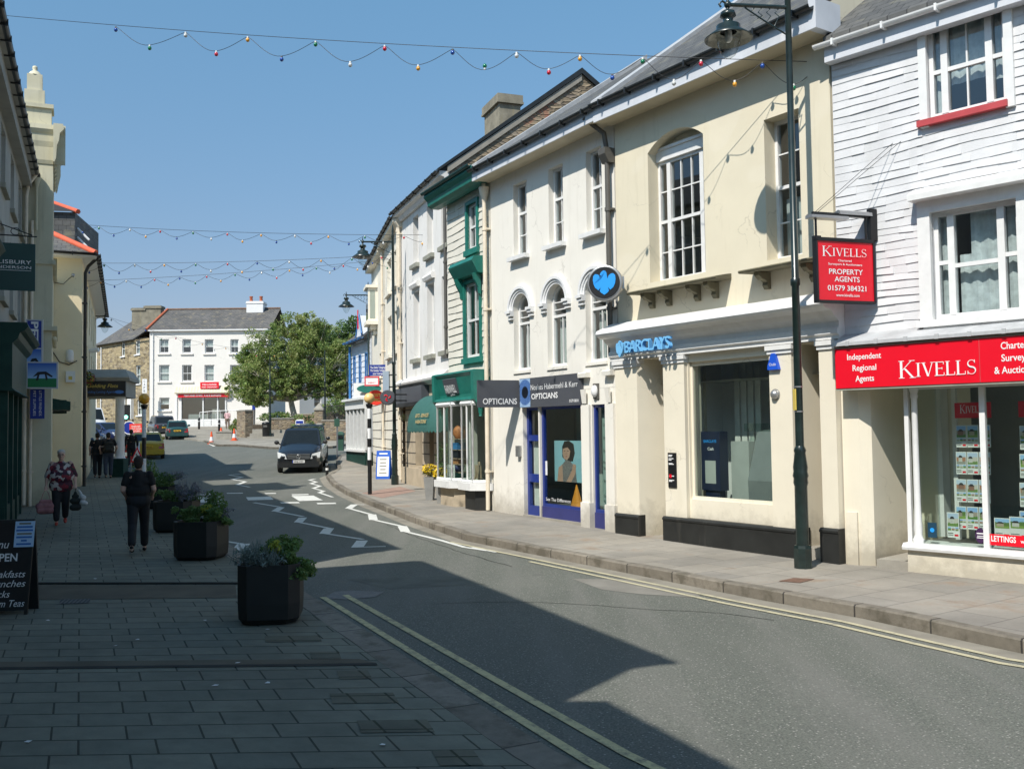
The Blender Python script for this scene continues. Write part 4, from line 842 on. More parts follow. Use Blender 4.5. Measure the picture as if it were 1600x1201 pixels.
# lettering over the door, alarm boxes, plaque
so=.38; a,z=fB.px(976,551,so); b=fB.S(1046,541,so)
t=thing('bank_name_sign','raised blue bank name letters with a small eagle on the white fascia','sign',tuple(fB.pt(a,z,.13)))
for k,o in enumerate((0.17,.18,.19,.2)):
    pass
m=MB()
for o in (.3,.32,.34,.36,.38): ftext(m,fB,'BARCLAYS',a,z,.215,o,0,width=b-a,bold=.012)
m.build('lettering',A['blue_lt'],t)
EAG=[(.5,0),(.36,.09),(.3,.16),(.34,.32),(.24,.2),(.1,.31),(.03,.46),(0,.64),(.02,.8),(.1,.88),(.2,.87),(.28,.82),(.31,.7),(.37,.66),(.4,.79),(.35,.82),(.31,.81),(.33,.9),(.4,.98),(.48,1.02),(.56,.99),(.61,.9),(.61,.72),(.65,.67),(.7,.8),(.79,.87),(.9,.88),(.98,.8),(1,.64),(.97,.46),(.9,.31),(.76,.2),(.66,.32),(.7,.16),(.64,.09)]
def eagle(mb,f,a,z,w,h,o,th=.01):
    bm=bmesh.new(); bm.faces.new([bm.verts.new(f.pt(a+x*w,z+y*h,o)) for x,y in EAG]); bmesh.ops.triangulate(bm,faces=bm.faces[:])
    vs=[q.co.copy() for q in bm.verts]; bm.verts.index_update(); fs=[[q.index for q in p.verts] for p in bm.faces]; bm.free()
    mb.raw(vs,fs,0,False); 
    for (x,y),(x2,y2) in zip(EAG,EAG[1:]+EAG[:1]): mb.face([f.pt(a+x*w,z+y*h,o),f.pt(a+x2*w,z+y2*h,o),f.pt(a+x2*w,z+y2*h,o-th),f.pt(a+x*w,z+y*h,o-th)])
ea,ez=fB.px(963,557,so); eb=fB.S(974,545,so); m=MB(); eagle(m,fB,ea,ez-.02,eb-ea,.3,.39,.06); m.build('emblem',A['blue_lt'],t)
t=thing('alarm_box','triangular blue alarm box high on the bank pilaster','alarm box',tuple(fB.pt(fB.S(1208,580,.1),fB.Z(1208,580,.1),.1)))
a,z=fB.px(1199,578,.16); b=fB.S(1216,580,.16); zt2=fB.Z(1206,552,.16); A['alarmblue']=mk('alarm_box_blue',srgb(30,84,200),.4,.05,4)
m=MB(); m.poly([fB.pt(a,z,.1),fB.pt(b,z,.1),fB.pt(b-.02,z+.07,.1),fB.pt((a+b)/2+.03,zt2,.1),fB.pt((a+b)/2-.03,zt2,.1),fB.pt(a,z+.06,.1)],fB.n,.06); m.build('case',A['alarmblue'],t); m=MB(); ftext(m,fB,'Chubb',a+.04,z+.06,.045,.161,0,width=(b-a)-.08); m.build('lettering',A['signwhite'],t)
t=thing('alarm_bell','grey domed alarm bell below the blue triangle box','alarm bell',tuple(fB.pt(fB.S(1211,616,.1),fB.Z(1211,616,.1),.1)))
c=fB.pt(fB.S(1211,616,.12),fB.Z(1211,616,.12),.12); m=MB(); m.ball(c,.075,14,8); m.build('dome',A['sign_steel'],t); m=MB(); m.tube([c-fB.n*.03,c-fB.n*.0],.085,16); m.build('ring',A['sign_steel'],t)
a,z=fB.px(1045,761,.11); b=fB.S(1057,735,.11); zt2=fB.Z(1045,707,.11)
t=thing('information_plaque','black upright plaque with small white print beside the bank door','plaque',tuple(fB.pt(a,z,.11))); m=MB(); fb(m,fB,a,b,z,zt2,.1,.12); m.build('board',A['black'],t)
m=MB(); 
for k,w_ in ((.92,.6),(.89,.5),(.82,.75),(.78,.45),(.68,.6),(.66,.8),(.32,.8),(.2,.8),(.17,.5)): fb(m,fB,a+.02,a+.02+(b-a-.04)*w_,z+(zt2-z)*k,z+(zt2-z)*k+.014,.12,.1212)
m.build('lettering',A['signwhite'],t); m=MB(); fb(m,fB,a+.03,a+.09,z+.17,z+.23,.12,.1225); m.build('logo',A['red'],t)
# round projecting eagle sign
c0=at(946,443,fB.pt(.05,0,.7).y-.1); t=thing('round_projecting_sign','round black sign with a bright blue eagle on a steel drum above the pavement','sign',(c0.x,c0.y,c0.z))
ev=V((.96,-.28,0)).normalized(); fr_=Fr((c0.x,c0.y,0),ev); rr=.2*0+26.5*1.0/1500*c0.y
cc=fr_.pt(0,c0.z,0); n_=fr_.n
m=MB(); m.tube([cc-n_*.1,cc+n_*.1],rr,40,sm=False); 
rg=[[cc+n_*o+(fr_.d*math.cos(k*PI/20)+V((0,0,1))*math.sin(k*PI/20))*q for k in range(40)] for q,o in ((rr*.9,.1),(rr*1.03,.11),(rr*1.06,.09),(rr*1.06,-.09),(rr*.9,-.11))]
m.rings(rg,0,True,False); m.build('drum',A['sign_steel'],t)
m=MB(); m.tube([cc+n_*.1,cc+n_*.112],rr*.92,40,sm=False); fc=m.build('face',A['black'],t); m=MB(); eagle(m,fr_,-rr*.68,c0.z-rr*.72,rr*1.36,rr*1.42,.122,.006); m.build('eagle_emblem',A['blue_sign'],t)
wp=fB.pt(.0,c0.z-.05,0); m=MB(); p1=cc+fr_.d*rr*.95; m.box(-.03,.45,-.05,.05,-.11,.11,0,Matrix.Translation(p1)@Matrix.Rotation(math.atan2(wp.y-p1.y,wp.x-p1.x),4,'Z')); m.tube([wp+V((0,0,-.25)),wp+V((0,0,.3))],.03,8); m.build('bracket',A['sign_steel'],t)
# ---------------------------------------------------------------- OPTICIANS
O=thing('opticians_building','off-white rendered three storey house with moulded round-arched windows above a grey opticians fascia','building',root_at(fO))
LO=fO.L; zg=min(fO.g(0),fO.g(LO)); zw=fO.Z(825,256)
Z1=lambda x,y:(680+x*.2165,80+y*.2165); Z2=lambda x,y:(740+x*.2165,340+y*.2165)
zS=fO.Z(851,385,.1); H=[]
wt=fO.Z(858,264)
ups=[]
for uL,uR in ((802,823),(857.5,880),(916.5,941)):
    ups.append((fO.S(uL,330),fO.S(uR,330),zS,wt,.18))
arc=[]
zsp=fO.Z(857,484); zct=fO.Z(870,443); zab=fO.Z(857,574)
for uL,uR in ((803,828),(855.5,885),(915.5,948)):
    a,b=fO.S(uL,520),fO.S(uR,520); arc.append((a,b,zab,zct,.18,(b-a)/2))
zsp=zct-(arc[1][1]-arc[1][0])/2; arc=[(a,b,zab,zsp+(b-a)/2,.18,(b-a)/2) for a,b,*_ in arc]
zsh=fO.Z(812,595)
m=MB(); wall(m,fO,.02,LO-.02,zsh-.3,zw+.03,ups+arc); m.build('upper_wall',A['offwhite'],O)
for i,h in enumerate(ups): window(fO,O,h,v=[.5][:1],hrail=[.56] if i==2 else [.6],hz=[.3] if i<2 else [(.3,0,1)],curtain=[(.05,.95,.0,.5)] if i!=1 else [(.0,.5,.3,1)],sill=('white2',.1,.09,.14))
for i,h in enumerate(arc):
    window(fO,O,h,v=[(.5,0,.62)],hrail=[.62],hz=[(.7,0,1),(.79,0,1)],curtain=[(.05,.95,.05,.6)],sill=('offwhite',.02,.06,.03))
    a,b=h[0],h[1]; zs=h[3]-h[5]; m=MB()
    for r0,r1,pr in ((0,.05,.03),(.05,.1,.055),(.1,.16,.085)):
        q=[]
        for k in range(17):
            an=PI-PI*k/16; q.append([((a+b)/2+((b-a)/2+rr_)*math.cos(an),zs+((b-a)/2+rr_)*math.sin(an)) for rr_ in (r0,r1)])
        for p,p2 in zip(q,q[1:]):
            m.face([fO.pt(*p[0],pr),fO.pt(*p2[0],pr),fO.pt(*p2[1],pr),fO.pt(*p[1],pr)]); m.face([fO.pt(*p[1],pr),fO.pt(*p2[1],pr),fO.pt(*p2[1],0),fO.pt(*p[1],0)]); m.face([fO.pt(*p[0],0),fO.pt(*p2[0],0),fO.pt(*p2[0],pr),fO.pt(*p[0],pr)])
    for (x0,x1) in ((a-.2,a-.0),(b+.0,b+.2)):
        fb(m,fO,x0,x1,zs-.06,zs,-.0,.12); fb(m,fO,x0+.02,x1-.0,zs-.12,zs-.06,0,.09); fb(m,fO,x0+.03,x1-.0,zs-.2,zs-.17,0,.06)
    m.build('archivolt',A['white'],O)
shell(O,fO,.02,LO-.02,zg-.3,zw+.22,9,'offwhite','slate',4.6,zw+3.65,.42,intm='mid')
m=MB(); fb(m,fO,-.02,LO+.1,zw-.02,zw+.03,.002,.43); m.build('soffit',A['soffit'],O)
m=MB(); fb(m,fO,-.02,LO+.02,zw-.03,zw+.2,.432,.46); m.build('fascia_board',A['fasciab'],O)
gutter(O,fO,-.05,LO+.02,zw+.23,.53,'gutter',.06)
m=MB(); fprof(m,fO,-.12,.22,[(.46,zw+.2),(.46,zw+.36),(-4.6,zw+3.85),(-4.6,zw+3.65)]); m.build('verge_flashing',A['lead'],O)
downpipe(O,fO,LO-.1,zsh+.3,zw-.55,.1,'pipe_grey',.05,zw-.5,[(-.02,zw-.2,.15),(-.25,zw+.12,.45)])
# shopfront
sz0=fO.Z(812,637,.08); sz1=fO.Z(812,592,.08); sa=fO.S(812,615,.08); sb_=fO.S(907,610,.08)
t=thing('opticians_fascia','charcoal opticians fascia board with a blue eye photo at its left end','sign',tuple(fO.pt(sa,sz0,.06)))
m=MB(); fb(m,fO,sa,sb_,sz0,sz1,.0,.08); bd=m.build('board',A['charcoal'],t); W=sb_-sa; Hh=sz1-sz0
m=MB(); ftext(m,fO,'Noakes Habermehl & Kerr',sa+W*.2,sz0+Hh*.58,Hh*.19,.08,0,width=W*.76); ftext(m,fO,'OPTICIANS',sa+W*.21,sz0+Hh*.27,Hh*.19,.08,0,width=W*.44,bold=.02); ftext(m,fO,'01579 38310',sa+W*.83,sz0+Hh*.1,Hh*.09,.08,0,width=W*.14,bold=.02); m.build('lettering',A['signwhite'],bd)
def m_eye():
    t=NT('eye_picture'); co=t.coord((1,1,1),True); sp=t.n('ShaderNodeVectorMath',operation='DISTANCE'); t.l(co,sp.inputs[0]); sp.inputs[1].default_value=(.5,.52,0)
    n=t.noise(co,14,3); k=t.mix(t.ramp(sp.outputs[1],.44,.47),t.mix(n,(.02,.06,.2),(.12,.25,.55)),srgb(150,178,210)); k=t.mix(t.ramp(sp.outputs[1],.2,.23),(.005,.008,.015),k); t.col(k); t.rough(.4); return t.m
A['eye']=m_eye(); m=MB(); m.face([fO.pt(sa+W*.005,sz0+.01,.083),fO.pt(sa+W*.19,sz0+.01,.083),fO.pt(sa+W*.19,sz1-.01,.083),fO.pt(sa+W*.005,sz1-.01,.083)],0,[(.15,0),(.85,0),(.85,1),(.15,1)]); m.build('eye_picture',A['eye'],bd)
L_=[fO.S(u,720,.0) for u in (770,812,818,842,845,910,926,949,966)]
dz0=fO.g(L_[2]); zt_=sz0
A['pored_']=mk('lip_red',(.35,.06,.06),.5,.05,9); A['skin_sh']=mk('skin_tone',(.36,.2,.14),.5,.08,12); A['poster']=mk('pale_blue_poster',srgb(150,196,210),.4,.03,3); A['skin']=mk('skin',(.5,.31,.23),.5,.08,12); A['hairdark']=mk('dark_hair',(.02,.014,.011),.6,.3,30); A['orange']=mk('orange_display',srgb(214,140,44),.5,.12,8); A['patterned']=mk('patterned_cloth',(.2,.19,.19),.8,.6,40)
door=(L_[2],L_[3],fO.g(L_[2])+.02,zt_,.15); win=(L_[4],L_[5],fO.Z(844,790),zt_,.12); nar=(L_[6],L_[7],fO.Z(928,800),fO.Z(926,632),.12)
m=MB(); wall(m,fO,.02,LO-.02,zg-.3,zsh-.29,[door,(L_[4]-.03,L_[5],fO.Z(844,790)-.35,zt_,.12),(L_[6],L_[7],nar[2]-.33,nar[3],.12)]); m.build('shopfront_wall',A['offwhite'],O)
for a,b in ((L_[5]+.06,L_[6]-.02),(L_[7]+.03,L_[8]-.05)):
    m=MB(); fb(m,fO,a,b,zg-.2,zt_,.0,.06); fb(m,fO,a-.02,b+.02,zg-.2,zg+.5,.0,.09)
    fprof(m,fO,a,b,[(.0,sz1-.1),(.12,sz1-.1),(.13,sz1-.02),(.1,sz1),(0,sz1)]); fprof(m,fO,(a+b)/2-.06,(a+b)/2+.06,[(.06,sz0+.02),(.08,sz0+.02),(.12,sz0+.3),(.06,sz0+.3)]); m.build('pilaster',A['offwhite'],O)
# the blue door: rails, stiles, two white glass panels
m=MB(); a,b,c,d=door[:4]; e=-.15
for q in ((a,a+.08,c,d),(b-.1,b,c,d),(a+.08,b-.1,c,c+.22),(a+.08,b-.1,c+(d-c)*.31,c+(d-c)*.385),(a+.08,b-.1,c+(d-c)*.69,c+(d-c)*.745),(a+.08,b-.1,d-.06,d)): fb(m,fO,*q,e-.03,e+.05)
dr=m.build('door',A['royal'],O); m=MB(); fq(m,fO,a+.07,b-.09,c+.2,c+(d-c)*.7,e); fq(m,fO,a+.07,b-.09,c+(d-c)*.74,d-.05,e); m.build('pane',A['shopglass'],dr); m=MB(); fq(m,fO,a+.1,b-.08,c+.2,c+(d-c)*.7,e-.06); m.build('blind',A['curtain'],dr)
m=MB(); fb(m,fO,b-.08,b-.05,c+1.0,c+1.16,e+.05,e+.09); m.build('handle',A['sign_steel'],dr)
for w_,pz in ((win,.35),(nar,.33)):
    a,b,c,d=w_[:4]; m=MB(); 
    for q in ((a-.02,a+.05,c,d),(b-.05,b,c,d),(a+.05,b-.05,c,c+.06),(a+.05,b-.05,d-.06,d)): fb(m,fO,*q,-.12,-.05)
    x=m.build('shop_window',A['royal'],O); m=MB(); fq(m,fO,a,b,c,d,-.09); m.build('pane',A['shopglass'],x); m=MB(); fb(m,fO,a-.02,b,c-pz,c,-.12,-.03); m.build('stall_riser',A['navy'],x)
m=MB(); fb(m,fO,L_[2]-.02,L_[5],zg-.1,fO.g(L_[2])+.03,-.2,.02); m.build('threshold',A['concrete'],O)
# narrow window service list on a pale film
a,b,c,d=nar[:4]; A['filmgreen']=mk('pale_green_film',srgb(150,172,166),.5,.1,3); m=MB(); fq(m,fO,a+.06,b-.03,c+.06,d-.06,-.2); fl=m.build('service_list',A['filmgreen'],O); m=MB()
for i,tx in enumerate(('Eye Examinations','Contact Lenses','Designer Eyewear','Service & Advice','Prescription','Sunglasses','Sports Eyewear','Quality Eyewear','& Glasses')):
    k=(.92,.8,.68,.56,.45,.4,.28,.14,.09)[i]; ftext(m,fO,tx,a+.1,c+(d-c)*k,.055,-.19,0,width=(b-a)*.7)
m.build('lettering',A['hairdark'],fl)
# poster of a woman in the window
px0,pzb=fO.px(867,751,-.35); pb=fO.S(909,720,-.35); pzt=fO.Z(867,688,-.35); t=thing('window_poster','pale blue poster of a woman with a raised hand inside the opticians window','poster',tuple(fO.pt(px0,pzb,-.35)))
m=MB(); W=pb-px0; Hp=pzt-pzb; fb(m,fO,px0,pb,pzb,pzt,-.37,-.35); m.build('sheet',A['poster'],t); q=lambda L: [fO.pt(px0+W*x,pzb+Hp*y,0) for x,y in L]
def flat(L,k,mat,nm): m=MB(); m.face([fO.pt(px0+W*x,pzb+Hp*y,-.349+k) for x,y in L]); m.build(nm,A[mat],t)
flat([(.38,.98),(.3,.85),(.3,.6),(.44,.5),(.68,.5),(.76,.7),(.72,.92),(.55,1.0)],.001,'hairdark','hair'); flat([(.33,.8),(.31,.68),(.36,.56),(.46,.52),(.56,.6),(.6,.75),(.5,.84)],.002,'skin','face'); flat([(.37,.74),(.42,.745),(.42,.76),(.37,.757)],.0025,'hairdark','eye'); flat([(.48,.745),(.54,.74),(.54,.755),(.48,.76)],.0025,'hairdark','eye'); flat([(.41,.61),(.45,.6),(.5,.615),(.45,.63)],.0025,'pored_','lips'); flat([(.44,.735),(.47,.66),(.42,.655)],.0022,'skin_sh','nose'); flat([(.2,.0),(.3,.42),(.44,.54),(.6,.5),(.78,.35),(.82,0)],.003,'patterned','dress'); flat([(.1,0),(.16,.34),(.3,.42),(.32,0)],.004,'skin','arm'); flat([(.44,0),(.66,.3),(.7,.45),(.8,.42),(.78,.22),(.62,0)],.005,'skin','hand')
c0,cz=fO.px(889,795,-.25); c1=fO.S(908,795,-.25); zt2=fO.Z(898,757,-.25); t=thing('display_cone','orange pleated cone on display low in the opticians window','display',tuple(fO.pt((c0+c1)/2,cz,-.3)))
m=MB(); n=18; cen=(c0+c1)/2; rb=[fO.pt(cen+(c1-c0)/2*math.cos(k*2*PI/n)*(1 if k%2 else .86),cz,-.3+.1*math.sin(k*2*PI/n)) for k in range(n)]; rt=[fO.pt(cen+.01*math.cos(k*2*PI/n),zt2,-.3+.01*math.sin(k*2*PI/n)) for k in range(n)]; m.rings([rb,rt],0,False); m.build('cone',A['orange'],t)
m=MB(); a,b,c,d=win[:4]; ftext(m,fO,'See The Difference',a+.06,c+.12,.07,-.085,0,width=(b-a)*.6); ob=m.build('window_lettering',A['signwhite'],O)
m=MB(); fb(m,fO,L_[3]+.08,L_[3]+.2,fO.Z(846,742),fO.Z(846,720),-.088,-.084); fb(m,fO,L_[3]+.05,L_[3]+.14,fO.Z(846,742)-.0,fO.Z(846,730),-.0835,-.082); m.build('sticker',A['signwhite'],O)
m=MB(); fq(m,fO,win[0]-.1,win[1]+.6,win[2]-.05,zt_,-1.0); m.build('added_pale_panel',A['filmgreen'],O)  # pale panel added behind the glass to lighten the dark interior
m=MB(); fb(m,fO,win[0],win[1],win[2]-.05,win[2]+.02,-.9,-.12); m.build('display_floor',A['pipe_grey'],O)
# wall lamp, keypad, sign
t=thing('bulkhead_lamp','white oval bulkhead lamp above the narrow opticians window','lamp',tuple(fO.pt(fO.S(932,610),fO.Z(932,610),0))); m=MB(); M_=Matrix.Identity(3); m.ball(fO.pt(fO.S(932.5,611),fO.Z(932.5,611),.05),.075,12,8,0,(1,1,1.6)); m.build('diffuser',A['white'],t); m=MB(); s0=fO.S(932.5,611); fb(m,fO,s0-.09,s0+.09,fO.Z(932.5,623),fO.Z(932.5,599),-.0,.03); m.build('base_plate',A['pipe_grey'],t)
m=MB(); s0=fO.S(813,706); z=fO.Z(813,713); fb(m,fO,s0-.06,s0+.06,z,z+.24,0,.09); tag(m.build('entry_box',A['sign_steel']),'grey metal box on the wall left of the blue opticians door','entry box')
# projecting OPTICIANS sign
y0=fO.pt(fO.S(811,615,0),0,0).y-.05; a1=at(811,636,y0); a2=at(746,638,y0-.35); z1=at(811,594,y0).z; t=thing('opticians_projecting_sign','flat grey board lettered opticians sticking out over the pavement','sign',(a1.x,a1.y,a1.z))
ev=V((a1.x-a2.x,a1.y-a2.y,0)); Wd=ev.length; fs=Fr((a2.x,a2.y,0),ev); m=MB(); fb(m,fs,0,Wd,a1.z,z1,-.025,.025); bd=m.build('board',A['charcoal'],t)
m=MB(); ftext(m,fs,'OPTICIANS',Wd*.12,a1.z+.07,.13,.025,0,width=Wd*.82,bold=.015); m.build('lettering',A['signwhite'],bd)
m=MB(); fb(m,fs,Wd,Wd+.12,a1.z+.1,a1.z+.16,-.02,.02); fb(m,fs,Wd,Wd+.12,z1-.16,z1-.1,-.02,.02); m.build('bracket',A['black'],t)
# ---------------------------------------------------------------- TEAL SHOP
T=thing('gift_shop_building','narrow cream slate-hung shop with teal eaves, teal window hood and teal shopfront','building',root_at(fT))
LT=fT.L; zg=fT.g(0); zw=fT.Z(735,300)
Z6=lambda x,y:(520+x*.2165,300+y*.2165); Z7=lambda x,y:(520+x*.2165,540+y*.2165)
r1=fT.rect(732,747,322,392); r2=fT.rect(728.5,752,445,560); zsh=fT.Z(700,590)
H=[(r1[0],r1[1],r1[2],r1[3],.08),(r2[0],r2[1],r2[2],r2[3],.08)]
m=MB(); wall(m,fT,.02,LT-.02,zsh-.3,zw+.1,H); m.build('upper_wall',A['tslate'],T)
m=MB(); courses(m,fT,.03,LT-.12,zsh-.1,zw,.19,[(h[0]-.09,h[1]+.09,h[2]-.1,h[3]+.12) for h in H],proud=.022,jit=.016); m.build('slate_hanging',A['tslate'],T)
for h in H:
    casing(T,fT,h,.09,.06,'teal'); window(fT,T,h,v=[.5],hrail=[.5],curtain=[(.1,.9,.55,1)]); m=MB(); fb(m,fT,h[0]-.13,h[1]+.13,h[2]-.15,h[2]-.01,-.02,.1); m.build('window_sill',A['teal'],T)
h=H[1]; zt=fT.Z(725,440); m=MB(); fprof(m,fT,h[0]-.28,h[1]+.28,[(0,h[3]+.12),(0,h[3]+.55),(.3,h[3]+.52),(.36,h[3]+.42),(.34,h[3]+.38),(.2,h[3]+.14)]);
for x in (h[0]-.14,h[1]+.06): fprof(m,fT,x,x+.08,[(.06,h[3]-.38),(.1,h[3]-.35),(.12,h[3]-.2),(.22,h[3]-.02),(.27,h[3]+.14),(.06,h[3]+.14)])
m.build('window_hood',A['teal'],T)
shell(T,fT,.02,LT-.02,zg-.3,zw+.2,7,'tslate','slate',4.,zw+2.2,.3,intm='mid')
m=MB(); fprof(m,fT,-.35,LT+.06,[(0,zw-.02),(0,zw+.3),(.5,zw+.3),(.52,zw+.22),(.42,zw+.12),(.4,zw+.0),(.3,zw-.06),(.1,zw-.06)]); m.build('eaves_cornice',A['teal'],T)
gutter(T,fT,-.38,LT+.06,zw+.34,.54,'teal_dk',.06,False)
downpipe(T,fT,LT-.06,zg,zw-.35,.12,'pipe_cream',.05,None,[(0,zw-.15,.12),(0,zw+.02,.14)],'downpipe'); m=MB(); m.lathe([(.05,-.3),(.07,-.2),(.12,-.05),(.13,.05)],fT.pt(LT-.06,zw-.2,.12),10); m.build('rain_hopper',A['pipe_cream'],T)
# shopfront
so=.1; zc=fT.Z(680,582,.5); m=MB(); zc=fT.Z(766,573,.35)
fprof(m,fT,-.12,LT-.13,[(0,zc),(.4,zc),(.42,zc-.04),(.38,zc-.1),(.36,zc-.12),(.26,zc-.55),(.26,zc-.62),(.4,zc-.64),(.42,zc-.7),(.38,zc-.74),(0,zc-.74)]); m.build('shop_cornice',A['teal'],T)
for x in (-.1,LT-.27):
    m=MB(); fprof(m,fT,x,x+.16,[(.1,zc-.02),(.44,zc-.02),(.42,zc-.7),(.3,zc-.86),(.14,zc-.9),(.1,zc-.9)])
    m.lathe([(.05,-.2),(.03,-.16),(.06,-.1),(.06,0)],fT.pt(x+.08,zc-.9,.22),10); m.build('console',A['teal'],T)
t=thing('gift_shop_sign','small white lettered name board on the teal shop fascia','sign',tuple(fT.pt(LT*.35,zc-.5,.15))); m=MB(); fprof(m,fT,LT*.2,LT*.5,[(.27,zc-.52),(.3,zc-.53),(.4,zc-.16),(.36,zc-.14)]); m.build('board',A['charcoal'],t)
a=fT.pt(LT*.22,zc-.49,.315); m=MB(); ey=(fT.n*.1+V((0,0,.37))).normalized(); m.text('FARNWELL',a,fT.d,ey,.2,0,LT*.26,'L',bold=.02); m.text('gifts',a-ey*.075+fT.d*LT*.1,fT.d,ey,.045,0,LT*.1,'L'); m.build('lettering',A['signwhite'],t)
# two canted bays
zb=fT.g(LT*.5)+.62; zt=zc-.74
def bay(s0,s1,pr,nm):
    cs=[(s0,.02),(s0+.22,pr),(s1-.22,pr),(s1,.02)]; m=MB()
    for (a,o),(b,p) in zip(cs,cs[1:]):
        n=2 if b-a>.5 else 1
        for i in range(n+1):
            x=a+(b-a)*i/n; oo=o+(p-o)*i/n; m.tube([fT.pt(x,zb,oo),fT.pt(x,zt,oo)],.028,6,sm=False)
        m.tube([fT.pt(a,zb+.04,o),fT.pt(b,zb+.04,p)],.05,6,sm=False); m.tube([fT.pt(a,zt-.05,o),fT.pt(b,zt-.05,p)],.06,6,sm=False)
    bw=m.build('bay_window',A['white2'],T); m=MB()
    for (a,o),(b,p) in zip(cs,cs[1:]): m.face([fT.pt(a,zb,o),fT.pt(b,zb,p),fT.pt(b,zt,p),fT.pt(a,zt,o)])
    m.build('pane',A['shopglass'],bw)
    m=MB(); o_=[(s0-.08,-.1),(s0-.08,.06),(s0+.18,pr+.1),(s1-.18,pr+.1),(s1+.08,.06),(s1+.08,-.1)]; m.poly([fT.pt(a,zb-.16,o) for a,o in o_],(0,0,1),.17); m.build('sill',A['white2'],bw)
    m=MB(); i_=[(s0+.02,-.1),(s0+.02,.0),(s0+.24,pr-.06),(s1-.24,pr-.06),(s1-.02,0),(s1-.02,-.1)]; m.poly([fT.pt(a,zg-.3,o) for a,o in i_],(0,0,1),zb-.16-zg+.3); 
    m.build('stall_riser',A['stoneblock'] if nm else A['black_plinth'],bw); return cs
bay(.02,LT*.52,.42,1); bay(LT*.56,LT-.1,.38,0)
m=MB(); wall(m,fT,.02,LT-.02,zg-.3,zsh-.28,[(.1,LT*.5,zb,zt,.1),(LT*.58,LT-.14,zb,zt,.1)]); m.build('shopfront_wall',A['tslate'],T)
m=MB(); fb(m,fT,.05,LT-.05,zb-.12,zb,-1.0,.1); m.build('display_floor',A['white2'],T)
# goods in the bay windows
random.seed(3)
goods=[('striped cushion standing in the teal shop window','cushion',srgb(190,120,70),.35,.1,.35,.3,1.05),('blue patterned box in the teal shop window','box',srgb(60,130,190),.55,.35,.3,.16,.78),('dark spotted parcel in the teal shop window','parcel',srgb(30,32,40),.3,.5,.34,.22,.56),('tan wicker tray in the teal shop window','tray',srgb(186,132,84),.62,.35,.34,.14,.42),('navy patterned bowl in the teal shop window','bowl',srgb(60,66,110),.5,.55,.3,.22,.22),('turquoise box low in the teal shop window','box',srgb(60,150,140),.4,.62,.3,.13,.06)]
m=MB(); fb(m,fT,LT*.2,LT*.42,zb,zb+1.7,-.25,-.05); A['shelfwood']=mk('shelf_wood',(.4,.3,.2),.7,.2,6)
for i,(lab,cat,c,k,o,w_,hh,z) in enumerate(goods):
    A['good%d'%i]=mk('goods_%d'%i,c,.6,.35,14); t=thing(cat+'_on_display',lab,cat,tuple(fT.pt(LT*.3,zb+z,0))); m=MB(); s0=LT*.24
    if cat in('bowl',): m.lathe([(.06,0),(.13,.06),(.15,.16),(.14,.16),(.11,.06)],fT.pt(s0+.2,zb+z,.1),14)
    elif cat=='cushion': m.ball(fT.pt(s0+.2,zb+z+.15,.05),.19,14,8,0,(1,.6,1))
    else:
        fb(m,fT,s0,s0+w_,zb+z,zb+z+hh*.8,-.05,.18); fb(m,fT,s0-.01,s0+w_+.01,zb+z+hh*.8,zb+z+hh,-.06,.19)
    m.build('body',A['good%d'%i],t)
m=MB(); 
for z in (.0,.2,.4,.54,.76,1.03): fb(m,fT,LT*.2,LT*.46,zb+z,zb+z+.018,-.08,.22)
tag(m.build('display_shelves',A['shelfwood']),'shelves of gifts inside the left bay of the teal shop','shelves')
t=thing('notice_card','white price notice card low in the left bay of the teal shop','notice',tuple(fT.pt(LT*.3,zb+.1,.3))); m=MB(); fb(m,fT,LT*.22,LT*.4,zb+.04,zb+.4,.3,.31); m.build('card',A['paper'],t); m=MB(); 
for k in range(5): fb(m,fT,LT*.24,LT*.38,zb+.1+k*.05,zb+.112+k*.05,.31,.3115)
m.build('print',A['pipe_grey'],t)
t=thing('easel','brown display easel leaning in the right bay of the teal shop','easel',tuple(fT.pt(LT*.75,zb,.1))); m=MB(); m.tube([fT.pt(LT*.74,zb,.2),fT.pt(LT*.78,zb+.5,.1)],.02,6); m.tube([fT.pt(LT*.84,zb,.2),fT.pt(LT*.8,zb+.5,.1)],.02,6); fb(m,fT,LT*.73,LT*.85,zb+.1,zb+.42,.12,.15); m.build('frame',A['shelfwood'],t)
# ---------------------------------------------------------------- GREY-WHITE TERRACE W1 with green awning
W=thing('tall_terrace_building','tall grey-white three storey house with stone block ground floor and a rubble gable end','building',root_at(fW1))
L1=fW1.L; zg=fW1.g(0); zw=9.55
a_=lambda u:fW1.S(u,480)
tops=[(fW1.S(645.6,380),fW1.S(654,380)),(fW1.S(667,360),fW1.S(677,360)),(fW1.S(690,350),fW1.S(701,350))]
zt3=fW1.Z(667,323); zb3=fW1.Z(667,402); zt2=fW1.Z(642,459); zb2=fW1.Z(643,563); H=[]
for a,b in tops: H.append((a,b,zb3,zt3,.24)); 
for a,b in tops: H.append((a-.05,b+.02,zb2,zt2,.24))
zs=fW1.Z(640,590)
m=MB(); wall(m,fW1,.02,L1-.02,zs-.3,zw+.05,H); m.build('upper_wall',A['greywhite'],W)
for i,h in enumerate(H): window(fW1,W,h,hrail=[.5],v=[.5],curtain=[(.02,.98,0,1)],sill=('grey_pilaster',.1,.13,.12))
m=MB()
for h in H[3:5]: fprof(m,fW1,h[0]-.1,h[1]+.1,[(0,h[3]+.1),(0,h[3]+.3),(.1,h[3]+.28),(.14,h[3]+.2),(.1,h[3]+.1)])
m.build('window_hood',A['greywhite'],W)
rf=shell(W,fW1,.02,L1-.02,zg-.3,zw+.02,9,'rubble','slate',4.3,13.05,.32,intm='mid',gm='rubble')
